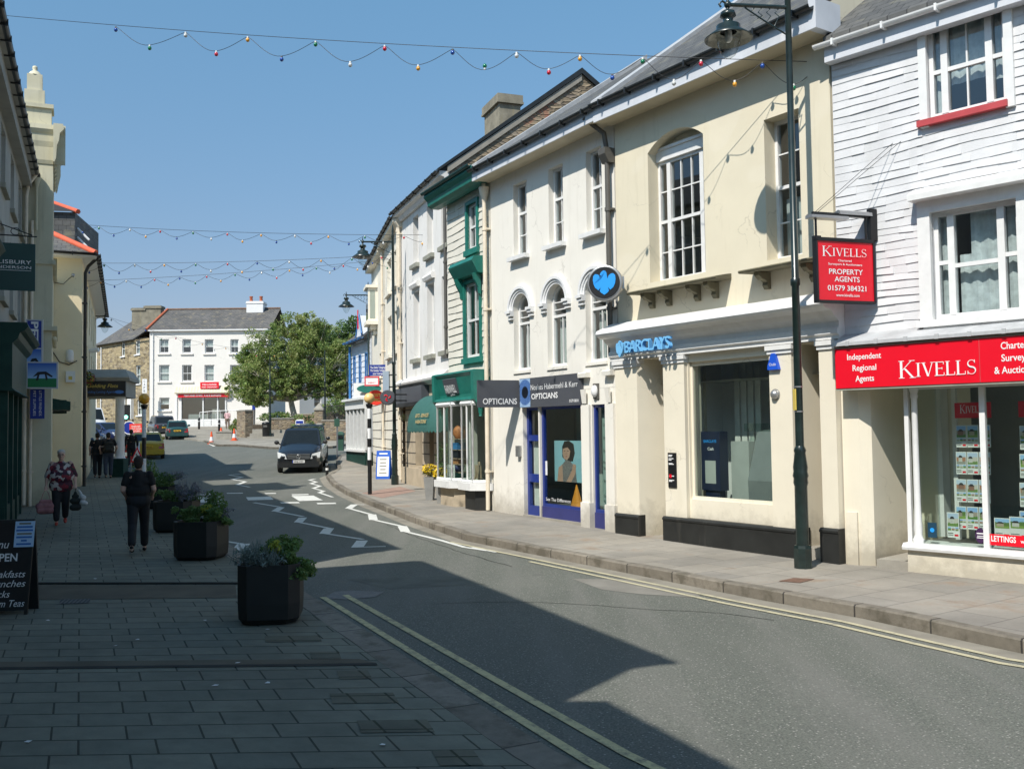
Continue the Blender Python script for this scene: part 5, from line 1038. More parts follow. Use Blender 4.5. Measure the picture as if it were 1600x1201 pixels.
m=MB(); fprof(m,fW1,L1-.12,L1+.06,[(.36,zw+.02),(.36,zw+.1),(-4.3,13.05+.12),(-9.3,zw+.1),(-9.3,zw-.1),(-4.3,13.05-.06)]); m.build('verge_slates',A['gutter'],W)
m=MB(); fprof(m,fW1,L1-.03,L1+.03,[(.05,zw+.0),(.05,zw+.2),(-4.3,12.97),(-4.3,12.78)]); m.build('verge_mortar',A['concrete'],W)
gutter(W,fW1,-.1,L1,zw+.06,.36,'gutter',.06); m=MB(); fprof(m,fW1,0,L1,[(0,zw-.25),(0,zw+.05),(.3,zw+.05),(.28,zw-.08),(.15,zw-.12),(.1,zw-.25)]); m.build('eaves_board',A['greywhite'],W)
downpipe(W,fW1,L1-.15,fW1.Z(700,560),zw-.1,.1,'pipe_grey',.05); downpipe(W,fW1,.1,zg+.1,zw-.3,.1,'pipe_cream',.05,zw-.15)
# ridge chimney
c=fW1.pt(L1-7.2,0,-4.3); t=None; m=MB(); M_=Matrix.Translation((c.x,c.y,0))@Matrix.Rotation(math.atan2(fW1.d.y,fW1.d.x),4,'Z')
ztop=at(790,158,c.y).z; m.box(-.85,.85,-.42,.42,11.5,ztop-.38,0,M_); m.box(-.95,.95,-.52,.52,ztop-.38,ztop-.3,0,M_); m.box(-.92,.92,-.5,.5,ztop-.3,ztop-.04,0,M_); m.box(-.82,.82,-.42,.42,ztop-.04,ztop,0,M_); m.build('chimney',A['chimstone'],rf)
# ground floor: stone blocks, dark openings, fascia, awning
zf=zs-.3; m=MB(); op=[]
for u0,u1 in ((628,634),(649,660),(671,678)): op.append((fW1.S(u0,700),fW1.S(u1,700),zg+.15 if u0<640 else zg+.62,zf-.55,.35))
wall(m,fW1,.02,L1-.02,zg-.3,zf,op); m.build('ground_floor_wall',A['stoneblock'],W)
m=MB(); z=zg+.3
while z<zf-.1:
    xs=[.02]+sorted(x for h in op for x in h[:2])+[L1-.02]
    for a,b in zip(xs[::2],xs[1::2]): fb(m,fW1,a,b,z,z+.035,-.02,.003)
    z+=.36
for h in op: 
    for x in (h[0]-.05,h[1]+.05):
        pass
m.build('block_joint',A['joint'],W)
m=MB()
for h in op: fq(m,fW1,h[0],h[1],h[2],h[3],-.34)
dk=m.build('shop_window',A['dark'],W); m=MB()
for h in op: fq(m,fW1,h[0],h[1],h[2],h[3],-.25); fb(m,fW1,h[0],h[1],h[2],h[2]+.06,-.3,-.22)
m.build('pane',A['glass'],dk)
m=MB(); fprof(m,fW1,.0,L1-.02,[(0,zf-.05),(0,zf+.28),(.12,zf+.26),(.28,zf+.12),(.26,zf+.06),(.1,zf+.02),(.06,zf-.05)]); m.build('shop_cornice',A['greywhite'],W)
m=MB(); fb(m,fW1,.02,L1-.02,zg-.3,zg+.55,.0,.08); m.build('plinth',A['stoneblock'],W)
u0,zb_=fW1.px(620,631,.3); u1=fW1.S(656,620,.3); zt_=fW1.Z(650,602,.3); t=thing('shop_fascia_sign','dark grey blank shop fascia left of the green awning','sign',tuple(fW1.pt(max(.05,u0),zb_,.1))); m=MB(); fb(m,fW1,.03,u1,zb_,zt_,.0,.25); bd=m.build('board',A['charcoal'],t); m=MB(); fb(m,fW1,.03,u1,zb_-.12,zb_,.0,.3); m.build('blind_box',A['black'],t)
m=MB(); ftext(m,fW1,'SHOE SHOP',u1*.2,zb_+.08,.2,.25,0,width=u1*.0+1.1)
# Dutch awning
aw0,aw1=fW1.S(660,660,.1),fW1.S(698,660,.25); zT=fW1.Z(690,615,.1); zB=fW1.Z(680,667,.7)
t=thing('green_awning','green half-dome canvas awning with gold lettering over the stone shopfront','awning',tuple(fW1.pt((aw0+aw1)/2,zB,0)))
n=9; rr=[]
for i in range(n+1):
    an=PI/2*i/n; o=.7*math.cos(an)*1.0; z=zB+(zT-zB)*math.sin(an); ins=.42*math.sin(an)**2*(aw1-aw0)/2*.6
    rr.append([fW1.pt(aw0+ins,z,.0)]+[fW1.pt(aw0+ins+(aw1-aw0-2*ins)*k,z,o*q) for k,q in ((0.0,.55),(.06,.85),(.14,1),(.5,1),(.86,1),(.94,.85),(1,.55))]+[fW1.pt(aw1-ins,z,.0)])
m=MB(); m.rings(rr,0,True,False,False); ed=rr[0]; 
for p,q in zip(ed,ed[1:]):
    k=max(1,int((q-p).length/.12))
    for i in range(k):
        a=p+(q-p)*(i/k); b=p+(q-p)*((i+1)/k); c=(a+b)/2; m.face([a,a+V((0,0,-.1)),c+V((0,0,-.17)),b+V((0,0,-.1)),b])
m.build('canopy',A['awning'],t); m=MB()
for k in (.15,.5,.85): m.tube([fW1.pt(aw0+(aw1-aw0)*k,zB,.68),fW1.pt(aw0+(aw1-aw0)*k,zB+.4,.0)],.012,5)
m.build('frame',A['sign_steel'],t)
m=MB(); wd=aw1-aw0; ey=V((0,0,1))+fW1.n*-.28; m.text('GIFTS - SERVICES',fW1.pt(aw0+wd*.42,zB+.3,.69),fW1.d,ey,.11,0,wd*.46,'L',bold=.015); m.text('VARIATIONS',fW1.pt(aw0+wd*.46,zB+.12,.73),fW1.d,ey,.11,0,wd*.38,'L',bold=.015); m.text('gifts',fW1.pt(aw0+.02,zB+.25,.6),(fW1.d*.6+fW1.n*.8),ey,.2,0,.42,'L',shear=.3); m.build('lettering',A['gold'],t)
# ---------------------------------------------------------------- W2, W3 ivory terrace
def terrace(f,name,lab,wallm,eave,rows,cols,rz,grp=None,dep=8,wm='white2',pipes=True,gf=True):
    t=thing(name,lab,'building',root_at(f),grp); zg=f.g(f.L/2); H=[]
    for (u0,u1) in cols:
        for (z0,z1) in rows: H.append((u0*f.L,u1*f.L,z0,z1,.2))
    m=MB(); wall(m,f,.02,f.L-.02,zg-.4,eave,H); m.build('wall',A[wallm],t)
    for h in H: window(f,t,h,hrail=[.5],v=[.5],curtain=[(.02,.98,0,1)],sill=(wallm,.1,.12,.12))
    rf=shell(t,f,.02,f.L-.02,zg-.4,eave,dep,wallm,'slate',dep/2,rz,.3,intm='mid'); gutter(t,f,0,f.L,eave+.05,.35,'gutter',.06); m=MB(); fb(m,f,0,f.L,eave-.16,eave+.04,.004,.28); m.build('eaves_board',A[wallm],t)
    return t,rf
g2=fW2.g(1)
t2,_=terrace(fW2,'ivory_terrace_building','ivory rendered terrace house beside the mid lamp post, with a cream downpipe','ivory',9.5,[(g2+7.0,g2+8.3),(g2+4.6,g2+6.1)],[(.2,.45),(.62,.85)],12.2)
downpipe(t2,fW2,.08,g2+.2,9.2,.1,'pipe_cream',.055); downpipe(t2,fW2,fW2.L-.12,g2+.2,9.2,.1,'pipe_cream',.055)
g3=fW3.g(3)
t3,_=terrace(fW3,'ivory_end_terrace_building','ivory end house with a small oriel window at the far end of the right terrace','ivory',9.4,[(g3+3.9,g3+4.9)],[(.62,.74)],12.)
m=MB(); z0=fW3.Z(588,520); z1=fW3.Z(588,452); s0=fW3.L*.3; 
for a,b,c,d,o in ((s0,s0+1.1,z0+.45,z1,.4),(s0-.1,s0+1.2,z0+.3,z0+.45,.5),(s0+.1,s0+1.0,z0+.1,z0+.3,.3),(s0+.2,s0+.9,z0-.1,z0+.1,.16),(s0-.1,s0+1.2,z1,z1+.12,.5)): fb(m,fW3,a,b,c,d,0,o)
ow=m.build('oriel_window',A['ivory'],t3); m=MB(); fb(m,fW3,s0+.1,s0+1.0,z0+.55,z1-.1,.3,.405); fb(m,fW3,s0+1.0,s0+1.105,z0+.55,z1-.1,.1,.32); m.build('pane',A['glass'],ow)
m=MB(); z=g3+.3
for f,L in ((fW2,fW2.L),(fW3,fW3.L)):
    z=g3+.25
    while z<g3+3.0: fb(m,f,.05,L-.05,z,z+.03,-.02,.006); z+=.36
m.build('block_joint',A['joint'],t3)
# ---------------------------------------------------------------- POST OFFICE
POq=V(at(580,640,43.8)[:2]); POp=V(at(550,640,47.3)[:2]); fP=Fac(POp,POq); LP=fP.L
P=thing('post_office_building','white slate-hung post office with blue window frames, blue pipe and a white shopfront','building',root_at(fP)); zg=fP.g(0); ze=fP.Z(552,538)
A['poblue']=mk('sky_blue_paint',srgb(60,120,180),.45,.1,4); A['pslate']=mk('white_blue_slate',srgb(214,220,228),.6,.06,2,.2,30)
H=[(LP*a,LP*b,zg+3.4,zg+5.0,.08) for a,b in ((.14,.23),(.44,.53),(.76,.86))]; m=MB(); wall(m,fP,.02,LP-.02,zg+2.9,ze+.05,H); m.build('upper_wall',A['pslate'],P); m=MB(); courses(m,fP,.03,LP-.03,zg+2.9,ze,.26,[(h[0]-.07,h[1]+.07,h[2]-.07,h[3]+.07) for h in H]); m.build('slate_hanging',A['pslate'],P)
for h in H: casing(P,fP,h,.05,.05,'poblue'); window(fP,P,h,hrail=[.5],fr='poblue',curtain=[(0,1,.4,1)])
rf=shell(P,fP,.02,LP-.02,zg-.3,ze,8,'pslate','slate_far',3.6,ze+3.2,.35,intm='mid'); gutter(P,fP,-.05,LP,ze+.06,.4,'poblue',.07); downpipe(P,fP,.1,zg+2.9,ze-.1,.12,'poblue',.06)
m=MB(); gx=LP*.62; fprof(m,fP,gx-.02,gx+.02,[(0.2,ze),(.2,ze+.1),(-1,ze+.1)])
gp_=[(gx-.7,ze-.05),(gx+.7,ze-.05),(gx,ze+1.2)]; m.poly([fP.pt(a,z,.12) for a,z in gp_],fP.n,.06); m.face([fP.pt(gx-.7,ze,.12),fP.pt(gx,ze+1.2,.12),fP.pt(gx,ze+1.2,-1.6)]); m.face([fP.pt(gx+.7,ze,.12),fP.pt(gx,ze+1.2,-1.6),fP.pt(gx,ze+1.2,.12)]); gb=m.build('gable',A['pslate'],P)
m=MB(); 
for a in (-1,1): m.tube([fP.pt(gx+.68*a,ze+.05,.2),fP.pt(gx,ze+1.25,.2)],.04,6)
m.build('bargeboard',A['poblue'],gb); m=MB(); m.tube([fP.pt(gx,ze+.55,.24),fP.pt(gx,ze+1.45,.24)],.03,6); m.build('finial',A['red'],gb)
m=MB(); fb(m,fP,.0,LP,zg+2.45,zg+2.85,-.2,.35); fb(m,fP,-.1,LP,zg+2.85,zg+2.95,-.2,.5); 
for i in range(6): fb(m,fP,LP*i/5-.06,LP*i/5+.06,zg+.55,zg+2.45,.1,.3)
fb(m,fP,0,LP,zg+.45,zg+.55,-.2,.4); sf=m.build('shopfront',A['white2'],P); m=MB(); fq(m,fP,.05,LP,zg+.55,zg+2.45,.15); m.build('pane',A['shopglass'],sf); m=MB(); fb(m,fP,.0,LP,zg-.3,zg+.45,-.2,.3); m.build('stall_riser',A['green_shop'],sf)
m=MB(); wall(m,fP,.02,LP-.02,zg-.3,zg+2.9,[(.1,LP-.1,zg+.5,zg+2.5,.2,0)]); m.build('lower_wall',A['pslate'],P)
# projecting signs along this side
def board(name,lab,u0,u1,v0,v1,Y,mat,texts=(),th=.04,ev=(1,0,0),frame=None,grp=None,tm='signwhite',arm=None):
    a=at(u0,v1,Y); b=at(u1,v1,Y); z1=at(u0,v0,Y).z; t=thing(name,lab,'sign',(a.x,a.y,a.z),grp); f=Fr((a.x,a.y,0),V(ev)); L=(b.x-a.x)/f.d.x; m=MB(); fb(m,f,0,L,a.z,z1,-th,th)
    bd=m.build('board',A[mat],t); H=z1-a.z
    if texts:
        m=MB()
        for tx,x,y,h,wd in texts: ftext(m,f,tx,L*x,a.z+H*y,H*h,th,0,width=L*wd,bold=.01)
        m.build('lettering',A[tm],bd)
    if frame:
        m=MB()
        for q in ((-.04,L+.04,z1,z1+.05),(-.04,L+.04,a.z-.05,a.z),(-.04,0,a.z,z1),(L,L+.04,a.z,z1)): fb(m,f,*q,-th-.015,th+.015)
        m.build('frame',A[frame],bd)
    if arm: 
        m=MB()
        for z in (a.z+H*.2,a.z+H*.8): m.tube([f.pt(L if arm>0 else 0,z,0),f.pt((L if arm>0 else 0)+arm,z,abs(arm)*.3)],.025,6)
        m.build('bracket',A['black'],t)
    return t
A['newsblue']=mk('newspaper_blue',srgb(38,58,140),.4,.06,3)
board('newspaper_sign','blue newspaper sign board above the white royal mail style sign','577' and 577,606,570,587,38.2,'newsblue',[('The Daily Telegraph',.06,.66,.2,.86),('The Sunday Telegraph',.06,.38,.2,.88),('your newspaper',.2,.1,.2,.7)],frame=None,arm=.5)
A['pinkred']=mk('pink_red_frame',srgb(220,80,90),.4,.05,4); board('newsagent_sign','white sign in a red frame with a small red emblem under the blue newspaper board',571.5,591,590,601,37.6,'signwhite',[('AGENCY',.2,.2,.18,.6)],frame='pinkred',tm='red',arm=.8)
t=thing('post_office_sign','red oval sign lettered post office in yellow on the wall beside the zebra pole','sign',tuple(at(587,621,38)))
c=at(587,621,38); m=MB(); rg=[[c+V((.33*math.cos(k*PI/12),o,.3*math.sin(k*PI/12))) for k in range(24)] for o in (-.04,.04)]; m.rings(rg,0,False); A['pored']=mk('post_red',srgb(220,60,44),.4,.05,4); m.build('board',A['pored'],t); f=Fr((c.x,c.y,0),(1,0,0)); m=MB(); ftext(m,f,'POST',-.2,c.z+.04,.12,.04,0,width=.4,bold=.02); ftext(m,f,'OFFICE',-.26,c.z-.15,.12,.04,0,width=.52,bold=.02); m.build('lettering',A['goldbright'],t)
t=thing('direction_sign','green oval shop sign with a white arrow board on its left, above the zebra globe','sign',tuple(at(577,608,38.5))); c=at(577,607,38.5); m=MB(); rg=[[c+V((.5*math.cos(k*PI/12),o,.16*math.sin(k*PI/12))) for k in range(24)] for o in (-.03,.03)]; m.rings(rg,0,False); m.build('oval_board',A['teal'],t); c2=at(566,608,38.7); m=MB(); m.box(-.35,.3,-.02,.02,-.25,.25,0,Matrix.Translation(c2)); m.build('arrow_board',A['signwhite'],t); m=MB(); m.box(-.02,.16,-.025,-.021,-.03,.03,0,Matrix.Translation(c2)@Matrix.Rotation(.7,4,'Y')); m.box(-.02,.16,-.0255,-.0215,-.03,.03,0,Matrix.Translation(c2)@Matrix.Rotation(-.7,4,'Y')); m.build('chevron',A['black'],t)
t=thing('round_bakery_sign','round charcoal projecting sign with a red three-legged emblem beside the mid lamp post','sign',tuple(at(606,621,31.5)))
c=at(606,621,31.5); m=MB(); rg=[[c+V((.25*q*math.cos(k*PI/14),o,.25*q*math.sin(k*PI/14))) for k in range(28)] for q,o in ((.9,-.09),(1,-.06),(1,.06),(.9,.09))]; m.rings(rg,0,False); bd=m.build('drum',A['charcoal'],t); m=MB()
for k in range(3):
    an=PI/2+k*2*PI/3; m.tube([c+V((.03*math.cos(an),-.092,.03*math.sin(an))),c+V((.1*math.cos(an+.5),-.092,.1*math.sin(an+.5))),c+V((.12*math.cos(an+1.1),-.092,.12*math.sin(an+1.1)))],.022,6)
m.build('emblem',A['red'],bd); m=MB(); m.tube([c+V((.2,0,.1)),c+V((.75,.2,.1))],.025,6); m.tube([c+V((.2,0,-.1)),c+V((.75,.2,-.1))],.025,6); m.build('bracket',A['black'],t)
A['greybracket']=A['sign_steel']

A['bluegrey']=mk('blue_grey_sign_back',srgb(150,164,178),.4,.08,3); board('blank_sign','pale blue-grey blank sign board between the newspaper board and the mid lamp post',599,609,580,611,33.6,'bluegrey',ev=(.95,-.3,0),th=.05,arm=.3)
# ================================================================ LEFT SIDE OF THE STREET
lx=lambda y:-1.95-.436*y
def L_root(f): p=f.pt(0,0,0); return (p.x,p.y,g(p.y))
def left_house(f,name,lab,eave,wallm,cols,rows,shop=None,rz=None,hip=False,ov=.3,dep=8,roof=True,glr=(True,True)):
    t=thing(name,lab,'building',L_root(f)); zg=f.g(0); H=[]
    for a,b in cols:
        for z0,z1 in rows: H.append((a,b,z0,z1,.14))
    m=MB(); wall(m,f,.01,f.L-.01,zg-.3,eave,H); m.build('wall',A[wallm],t)
    for h in H: window(f,t,h,hrail=[.5],v=[.33,.66],curtain=[(.02,.98,.0,1)],sill=('grey_pilaster',.08,.1,.1))
    shell(t,f,.01,f.L-.01,zg-.3,eave,dep,wallm,'slate',dep/2,rz or eave+2.6,ov,intm='mid',roof=roof,gl=glr[0],gr=glr[1]); return t,zg
f0=Fac((lx(-15),-15),(lx(2.5),2.5)); f1=Fac((lx(2.55),2.55),(lx(9.45),9.45)); f2=Fac((lx(10.7),10.7),(lx(25.55),25.55))
g0=g(0)
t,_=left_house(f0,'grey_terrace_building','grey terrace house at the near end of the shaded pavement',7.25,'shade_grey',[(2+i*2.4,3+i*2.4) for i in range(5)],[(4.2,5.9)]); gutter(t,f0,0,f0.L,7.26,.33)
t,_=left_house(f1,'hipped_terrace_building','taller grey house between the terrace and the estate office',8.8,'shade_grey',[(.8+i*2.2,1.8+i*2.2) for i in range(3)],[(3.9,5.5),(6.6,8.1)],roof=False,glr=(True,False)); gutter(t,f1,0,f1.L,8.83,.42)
m=MB(); e=.33; L=f1.L; p=lambda a,z,o:f1.pt(a,z,o)
A_=[p(-.0,8.83,.4),p(L+.05,8.83,.4),p(L+.05,8.83,-8),p(0,8.83,-8)]; Rg=[p(0,11.0,-4),p(L-3.6,11.0,-4)]
m.face([A_[0],A_[1],Rg[1],Rg[0]]); m.face([A_[1],A_[2],Rg[1]]); m.face([A_[2],A_[3],Rg[0],Rg[1]]); m.face([A_[0],Rg[0],A_[3]]); m.face(list(reversed(A_))); m.build('roof',A['slate'],t)
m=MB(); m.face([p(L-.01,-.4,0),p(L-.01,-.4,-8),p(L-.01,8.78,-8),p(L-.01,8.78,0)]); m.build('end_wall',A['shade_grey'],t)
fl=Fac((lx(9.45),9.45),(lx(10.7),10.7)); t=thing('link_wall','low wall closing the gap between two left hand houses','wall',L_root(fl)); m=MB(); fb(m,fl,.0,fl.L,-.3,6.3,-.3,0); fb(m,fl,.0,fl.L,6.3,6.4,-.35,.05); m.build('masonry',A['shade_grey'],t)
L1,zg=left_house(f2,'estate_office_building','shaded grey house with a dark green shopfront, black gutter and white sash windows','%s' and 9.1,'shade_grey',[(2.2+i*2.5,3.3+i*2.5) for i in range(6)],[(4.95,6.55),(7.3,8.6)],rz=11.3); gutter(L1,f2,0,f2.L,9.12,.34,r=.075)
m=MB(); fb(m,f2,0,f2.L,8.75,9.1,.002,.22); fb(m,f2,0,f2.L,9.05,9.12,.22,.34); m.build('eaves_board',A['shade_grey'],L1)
downpipe(L1,f2,f2.L-.12,zg+.2,8.5,.1,'pipe_cream',.05,None,[(-.05,8.8,.15),(-.1,9.1,.35)])
# dark green shopfront (two units) on the estate office
s_=lambda y:(V((lx(y),y,0))-f2.P).dot(f2.d)
def shopfront(root,f,a,b,ztop,zbot,zg,mat,pr=.42):
    m=MB(); fprof(m,f,a,b,[(0,ztop),(pr+.22,ztop),(pr+.25,ztop-.08),(pr+.18,ztop-.16),(pr+.1,ztop-.2),(pr+.06,ztop-.32),(pr-.04,ztop-.42),(pr-.04,zbot+.06),(pr+.02,zbot),(0,zbot)]); m.build('shop_fascia',A[mat],root)
    m=MB(); n=3
    for i in range(n+1):
        x=a+.12+(b-a-.36)*i/n; fb(m,f,x,x+.14,zg-.1,zbot,0,pr-.12); 
    fb(m,f,a+.1,b-.1,zg-.1,zg+.5,0,pr-.16); sf=m.build('shopfront',A[mat],root)
    m=MB(); fq(m,f,a+.15,b-.15,zg+.5,zbot,pr-.22); m.face([f.pt(b-.14,zg+.5,pr-.2),f.pt(b-.14,zg+.5,.02),f.pt(b-.14,zbot,.02),f.pt(b-.14,zbot,pr-.2)]); m.build('pane',A['shopglass'],sf)
shopfront(L1,f2,s_(19.4),s_(23.6),4.4,3.0,g(20),'green_shop',.3); shopfront(L1,f2,s_(10.9),s_(12.8),4.7,3.0,g(12),'green_shop')
m=MB(); x=s_(23.6); fb(m,f2,x+.35,x+.5,g(23),3.0,0,.08); fb(m,f2,x+1.1,x+1.25,g(23),3.0,0,.08); m.build('door_frame',A['white2'],L1)
# hanging estate office sign
wq=V((lx(15.6),15.6,0)); ev=V((.917,.4,0)); 
a=at(55,455,15.95); zt_=at(55,382,15.95).z; t=thing('estate_office_sign','square bottle green board with white serif lettering hanging over the left pavement','sign',(a.x,a.y,a.z))
Lb=.88; fs=Fr((a.x-.917*Lb,a.y-.4*Lb,0),ev); m=MB(); fb(m,fs,0,Lb,a.z,zt_,-.02,.02); bd=m.build('board',A['green_sign'],t); m=MB(); H=zt_-a.z
for tx,x0,x1,y,h in (('SALISBURY',.2,.93,.56,.085),('HENDERSON',.2,.93,.46,.06)): ftext(m,fs,tx,Lb*x0,a.z+H*y,H*h,.02,0,width=Lb*(x1-x0))
fb(m,fs,Lb*.2,Lb*.93,a.z+H*.42,a.z+H*.428,.02,.0215); m.build('lettering',A['signwhite'],bd)
m=MB(); zr=at(50,370,15.95).z; m.tube([fs.pt(-.35,zr,0),fs.pt(Lb+.02,zr,0)],.012,6); m.tube([fs.pt(-.35,zr+.42,0),fs.pt(Lb-.05,zr+.02,0)],.01,6); 
for q in (.12,Lb-.12): m.tube([fs.pt(q,zt_,0),fs.pt(q,zr,0)],.006,5)
m.tube([fs.pt(Lb-.3+.07*math.cos(k*.5),zr+.07+.06*math.sin(k*.5),0) for k in range(12)],.007,5); m.build('bracket',A['black'],t)
# ---------------------------------------------------------------- cream tower
e2=Fac((-13.1,25.6),(-12.44,25.9)); fT2=Fac((-12.44,25.9),(-13.8,28.8)); fT3=Fac((-13.8,28.8),(-15.8,33))
t=thing('cream_tower_building','tall narrow cream building with a heavy bracketed cornice, pedestal and stone finial','building',(-12.44,25.9,g(25.9))); zg=g(25.9)-.2
L=fT2.L; zc=9.55
m=MB(); wall(m,e2,-2.,e2.L,zg,10.5,[]); wall(m,fT2,0,L,zg,10.5,[(.9,1.9,5.2,7.0,.15),(.9,1.9,7.6,9.2,.15)]); m.face([fT2.pt(L,zg,0),fT2.pt(L,zg,-6),fT2.pt(L,10.5,-6),fT2.pt(L,10.5,0)]); m.face([fT2.pt(0,10.5,0),fT2.pt(L,10.5,0),fT2.pt(L,10.5,-6),fT2.pt(0,10.5,-6)]); m.face([fT2.pt(L,zg,-6),fT2.pt(0,zg,-6),fT2.pt(0,10.5,-6),fT2.pt(L,10.5,-6)]); m.build('wall',A['olive'],t)
for h in ((.9,1.9,5.2,7.0,.15),(.9,1.9,7.6,9.2,.15)): window(fT2,t,h,hrail=[.5],curtain=[(0,1,0,1)])
m=MB()
prof=[(0,zc-.1),(0,zc+.95),(.24,zc+.95),(.26,zc+.82),(.2,zc+.74),(.16,zc+.7),(.14,zc+.5),(.09,zc+.35),(.07,zc-.0),(.03,zc-.1)]
fprof(m,fT2,-.35,L+.1,prof); fprof(m,e2,-.4,e2.L+.3,[(o*.7,z+.002) for o,z in prof]); m.build('cornice',A['olive'],t)
for k in (.1,.55,1.0,1.45,1.9,2.35,2.8):
    m=MB(); fprof(m,fT2,k-.06,k+.06,[(.05,zc-.25),(.09,zc-.2),(.12,zc-.0),(.18,zc+.3),(.17,zc+.5),(.05,zc+.5)]); m.build('bracket',A['olive'],t)
m=MB(); fb(m,e2,-1.2,e2.L-.05,zc+.95,zc+1.45,-.7,-.06); fb(m,e2,-1.3,e2.L,zc+1.45,zc+1.56,-.75,.0); pb=m.build('parapet',A['olive'],t)
m=MB(); fb(m,e2,.0,.5,zc+1.56,zc+1.95,-.55,-.1); fb(m,e2,.06,.44,zc+1.95,zc+2.4,-.5,-.15)
c=e2.pt(.25,0,-.32); m.lathe([(.19,zc+2.4),(.12,zc+2.5),(.05,zc+2.55),(.07,zc+2.6),(.06,zc+2.66),(.02,zc+2.68)],(c.x,c.y,0),10); m.build('finial',A['olive'],pb)
for z,o in ((6.7,.05),(4.9,.1)):
    m=MB(); fb(m,fT2,-.1,L,z,z+.12,.0,o+.03); fb(m,e2,-.3,e2.L+.08,z+.002,z+.12,.0,o)
    if o>.07:
        for k in range(9): m.ball(fT2.pt(.15+k*.3,4.7,.06),.07,8,5)
    m.build('string_course',A['olive'],t)
m=MB(); c=e2.pt(.33,0,.1); m.lathe([(.035,7.6),(.035,8.75),(.06,8.85),(.1,9.0),(.1,9.12)],(c.x,c.y,0),10); m.build('rain_hopper',A['olive'],t)
for s,zt_ in ((-.35,7.3),(-.12,7.6)): downpipe(t,e2,s+.35,zg+.2,zt_,.08,'pipe_cream',.045,None,[(.1*(s<-.2),zt_+.25,.08)],'downpipe')
t=thing('low_link_building','plain cream house joining the tower to the flats','building',(-13.8,28.8,g(29))); zg=g(29)-.2; L=fT3.L
m=MB(); wall(m,fT3,0,L,zg,7.4,[(1.0,2.1,zg+.3,zg+2.6,.2),(2.7,3.9,4.2,5.8,.15)]); m.face([fT3.pt(0,7.4,0.1),fT3.pt(L,7.4,.1),fT3.pt(L,8.4,-4),fT3.pt(0,8.4,-4)]); m.build('wall',A['olive'],t)
window(fT3,t,(2.7,3.9,4.2,5.8,.15),hrail=[.5],curtain=[(0,1,0,1)]); m=MB(); fq(m,fT3,1.0,2.1,zg+.3,zg+2.6,-.18); m.build('door',A['green_shop'],t); m=MB(); fprof(m,fT3,.5,2.6,[(0,3.2),(.5,3.1),(.5,2.85),(0,2.85)]); m.build('door_hood',A['green_shop'],t)
# projecting signs on the tower
A['signblue']=mk('deep_blue_sign',srgb(24,50,140),.4,.06,3)
def m_land():
    t=NT('landscape_sign_panel'); co=t.coord((1,1,1),True); sp=t.n('ShaderNodeSeparateXYZ'); t.l(co,sp.inputs[0]); k=t.mix(t.ramp(sp.outputs[1],.4,1.),srgb(150,190,230),srgb(40,90,180)); k=t.mix(t.ramp(sp.outputs[1],.36,.37),srgb(30,120,70),k); t.col(k); t.rough(.4); return t.m
A['landsign']=m_land(); A['paleframe']=mk('pale_sign_frame',(.5,.52,.55),.4,.06,4)
def pic_sign(lab,u0,u1,v0,v1,Y,split,nm='picture_sign'):
    a=at(u0,v1,Y); b=at(u1,v1,Y); z1=at(u0,v0,Y).z; t=thing(nm,lab,'sign',(a.x,a.y,a.z),'blue and green pictorial signs on the cream tower'); f=Fr((a.x,a.y,0),(.93,.36,0)); L=(b.x-a.x)/f.d.x; zs=z1-(z1-a.z)*split
    m=MB(); fb(m,f,0,L,a.z,z1,-.05,.05); bd=m.build('case',A['paleframe'],t); e=.035
    m=MB(); m.face([f.pt(e,a.z+e,.053),f.pt(L-e,a.z+e,.053),f.pt(L-e,zs-e,.053),f.pt(e,zs-e,.053)],0,[(0,0),(1,0),(1,1),(0,1)]); m.build('picture',A['landsign'],bd)
    m=MB(); W=L; H=zs-a.z; P=lambda x,y:f.pt(W*x,a.z+H*y,.0545)
    for q in ([(.2,.42),(.36,.62),(.62,.64),(.84,.46),(.8,.42),(.6,.54),(.4,.52)],[(.3,.3),(.36,.54),(.42,.54),(.38,.3)],[(.62,.3),(.58,.54),(.64,.54),(.68,.34)]): m.face([P(*x) for x in q])
    m.build('black_motif',A['black'],bd)
    if split:
        m=MB(); fb(m,f,e,L-e,zs,z1-e,.04,.054); pb=m.build('blue_panel',A['signblue'],bd); m=MB(); h=z1-zs
        m.text('PET',f.pt(L*.32,z1-h*.08,.055),(0,0,-1),f.d,L*.42,0,h*.8,'L',bold=.03); m.build('lettering',A['signwhite'],bd)
pic_sign('tall pictorial sign with a blue lettered top on the cream tower',40,62.5,499,588,25.2,.5); pic_sign('square pictorial sign below the tall one on the cream tower',41,83,565,607,25.0,0)
a=at(47,654,25.3); b=at(66,654,25.3); z1=at(47,608,25.3).z; t=thing('blue_vertical_sign','narrow blue sign with sideways white lettering low on the cream tower','sign',(a.x,a.y,a.z)); f=Fr((a.x,a.y,0),(.93,.36,0)); L=(b.x-a.x)/f.d.x; m=MB(); fb(m,f,0,L,a.z,z1,-.03,.03); bd=m.build('board',A['signblue'],t); m=MB()
m.text('LITTLE FRIENDS',f.pt(L*.62,z1-.04,.031),(0,0,-1),f.d,L*.18,0,(z1-a.z)*.85); m.text('PET SUPPLIES',f.pt(L*.22,z1-.04,.031),(0,0,-1),f.d,L*.18,0,(z1-a.z)*.85); m.build('lettering',A['signwhite'],bd)
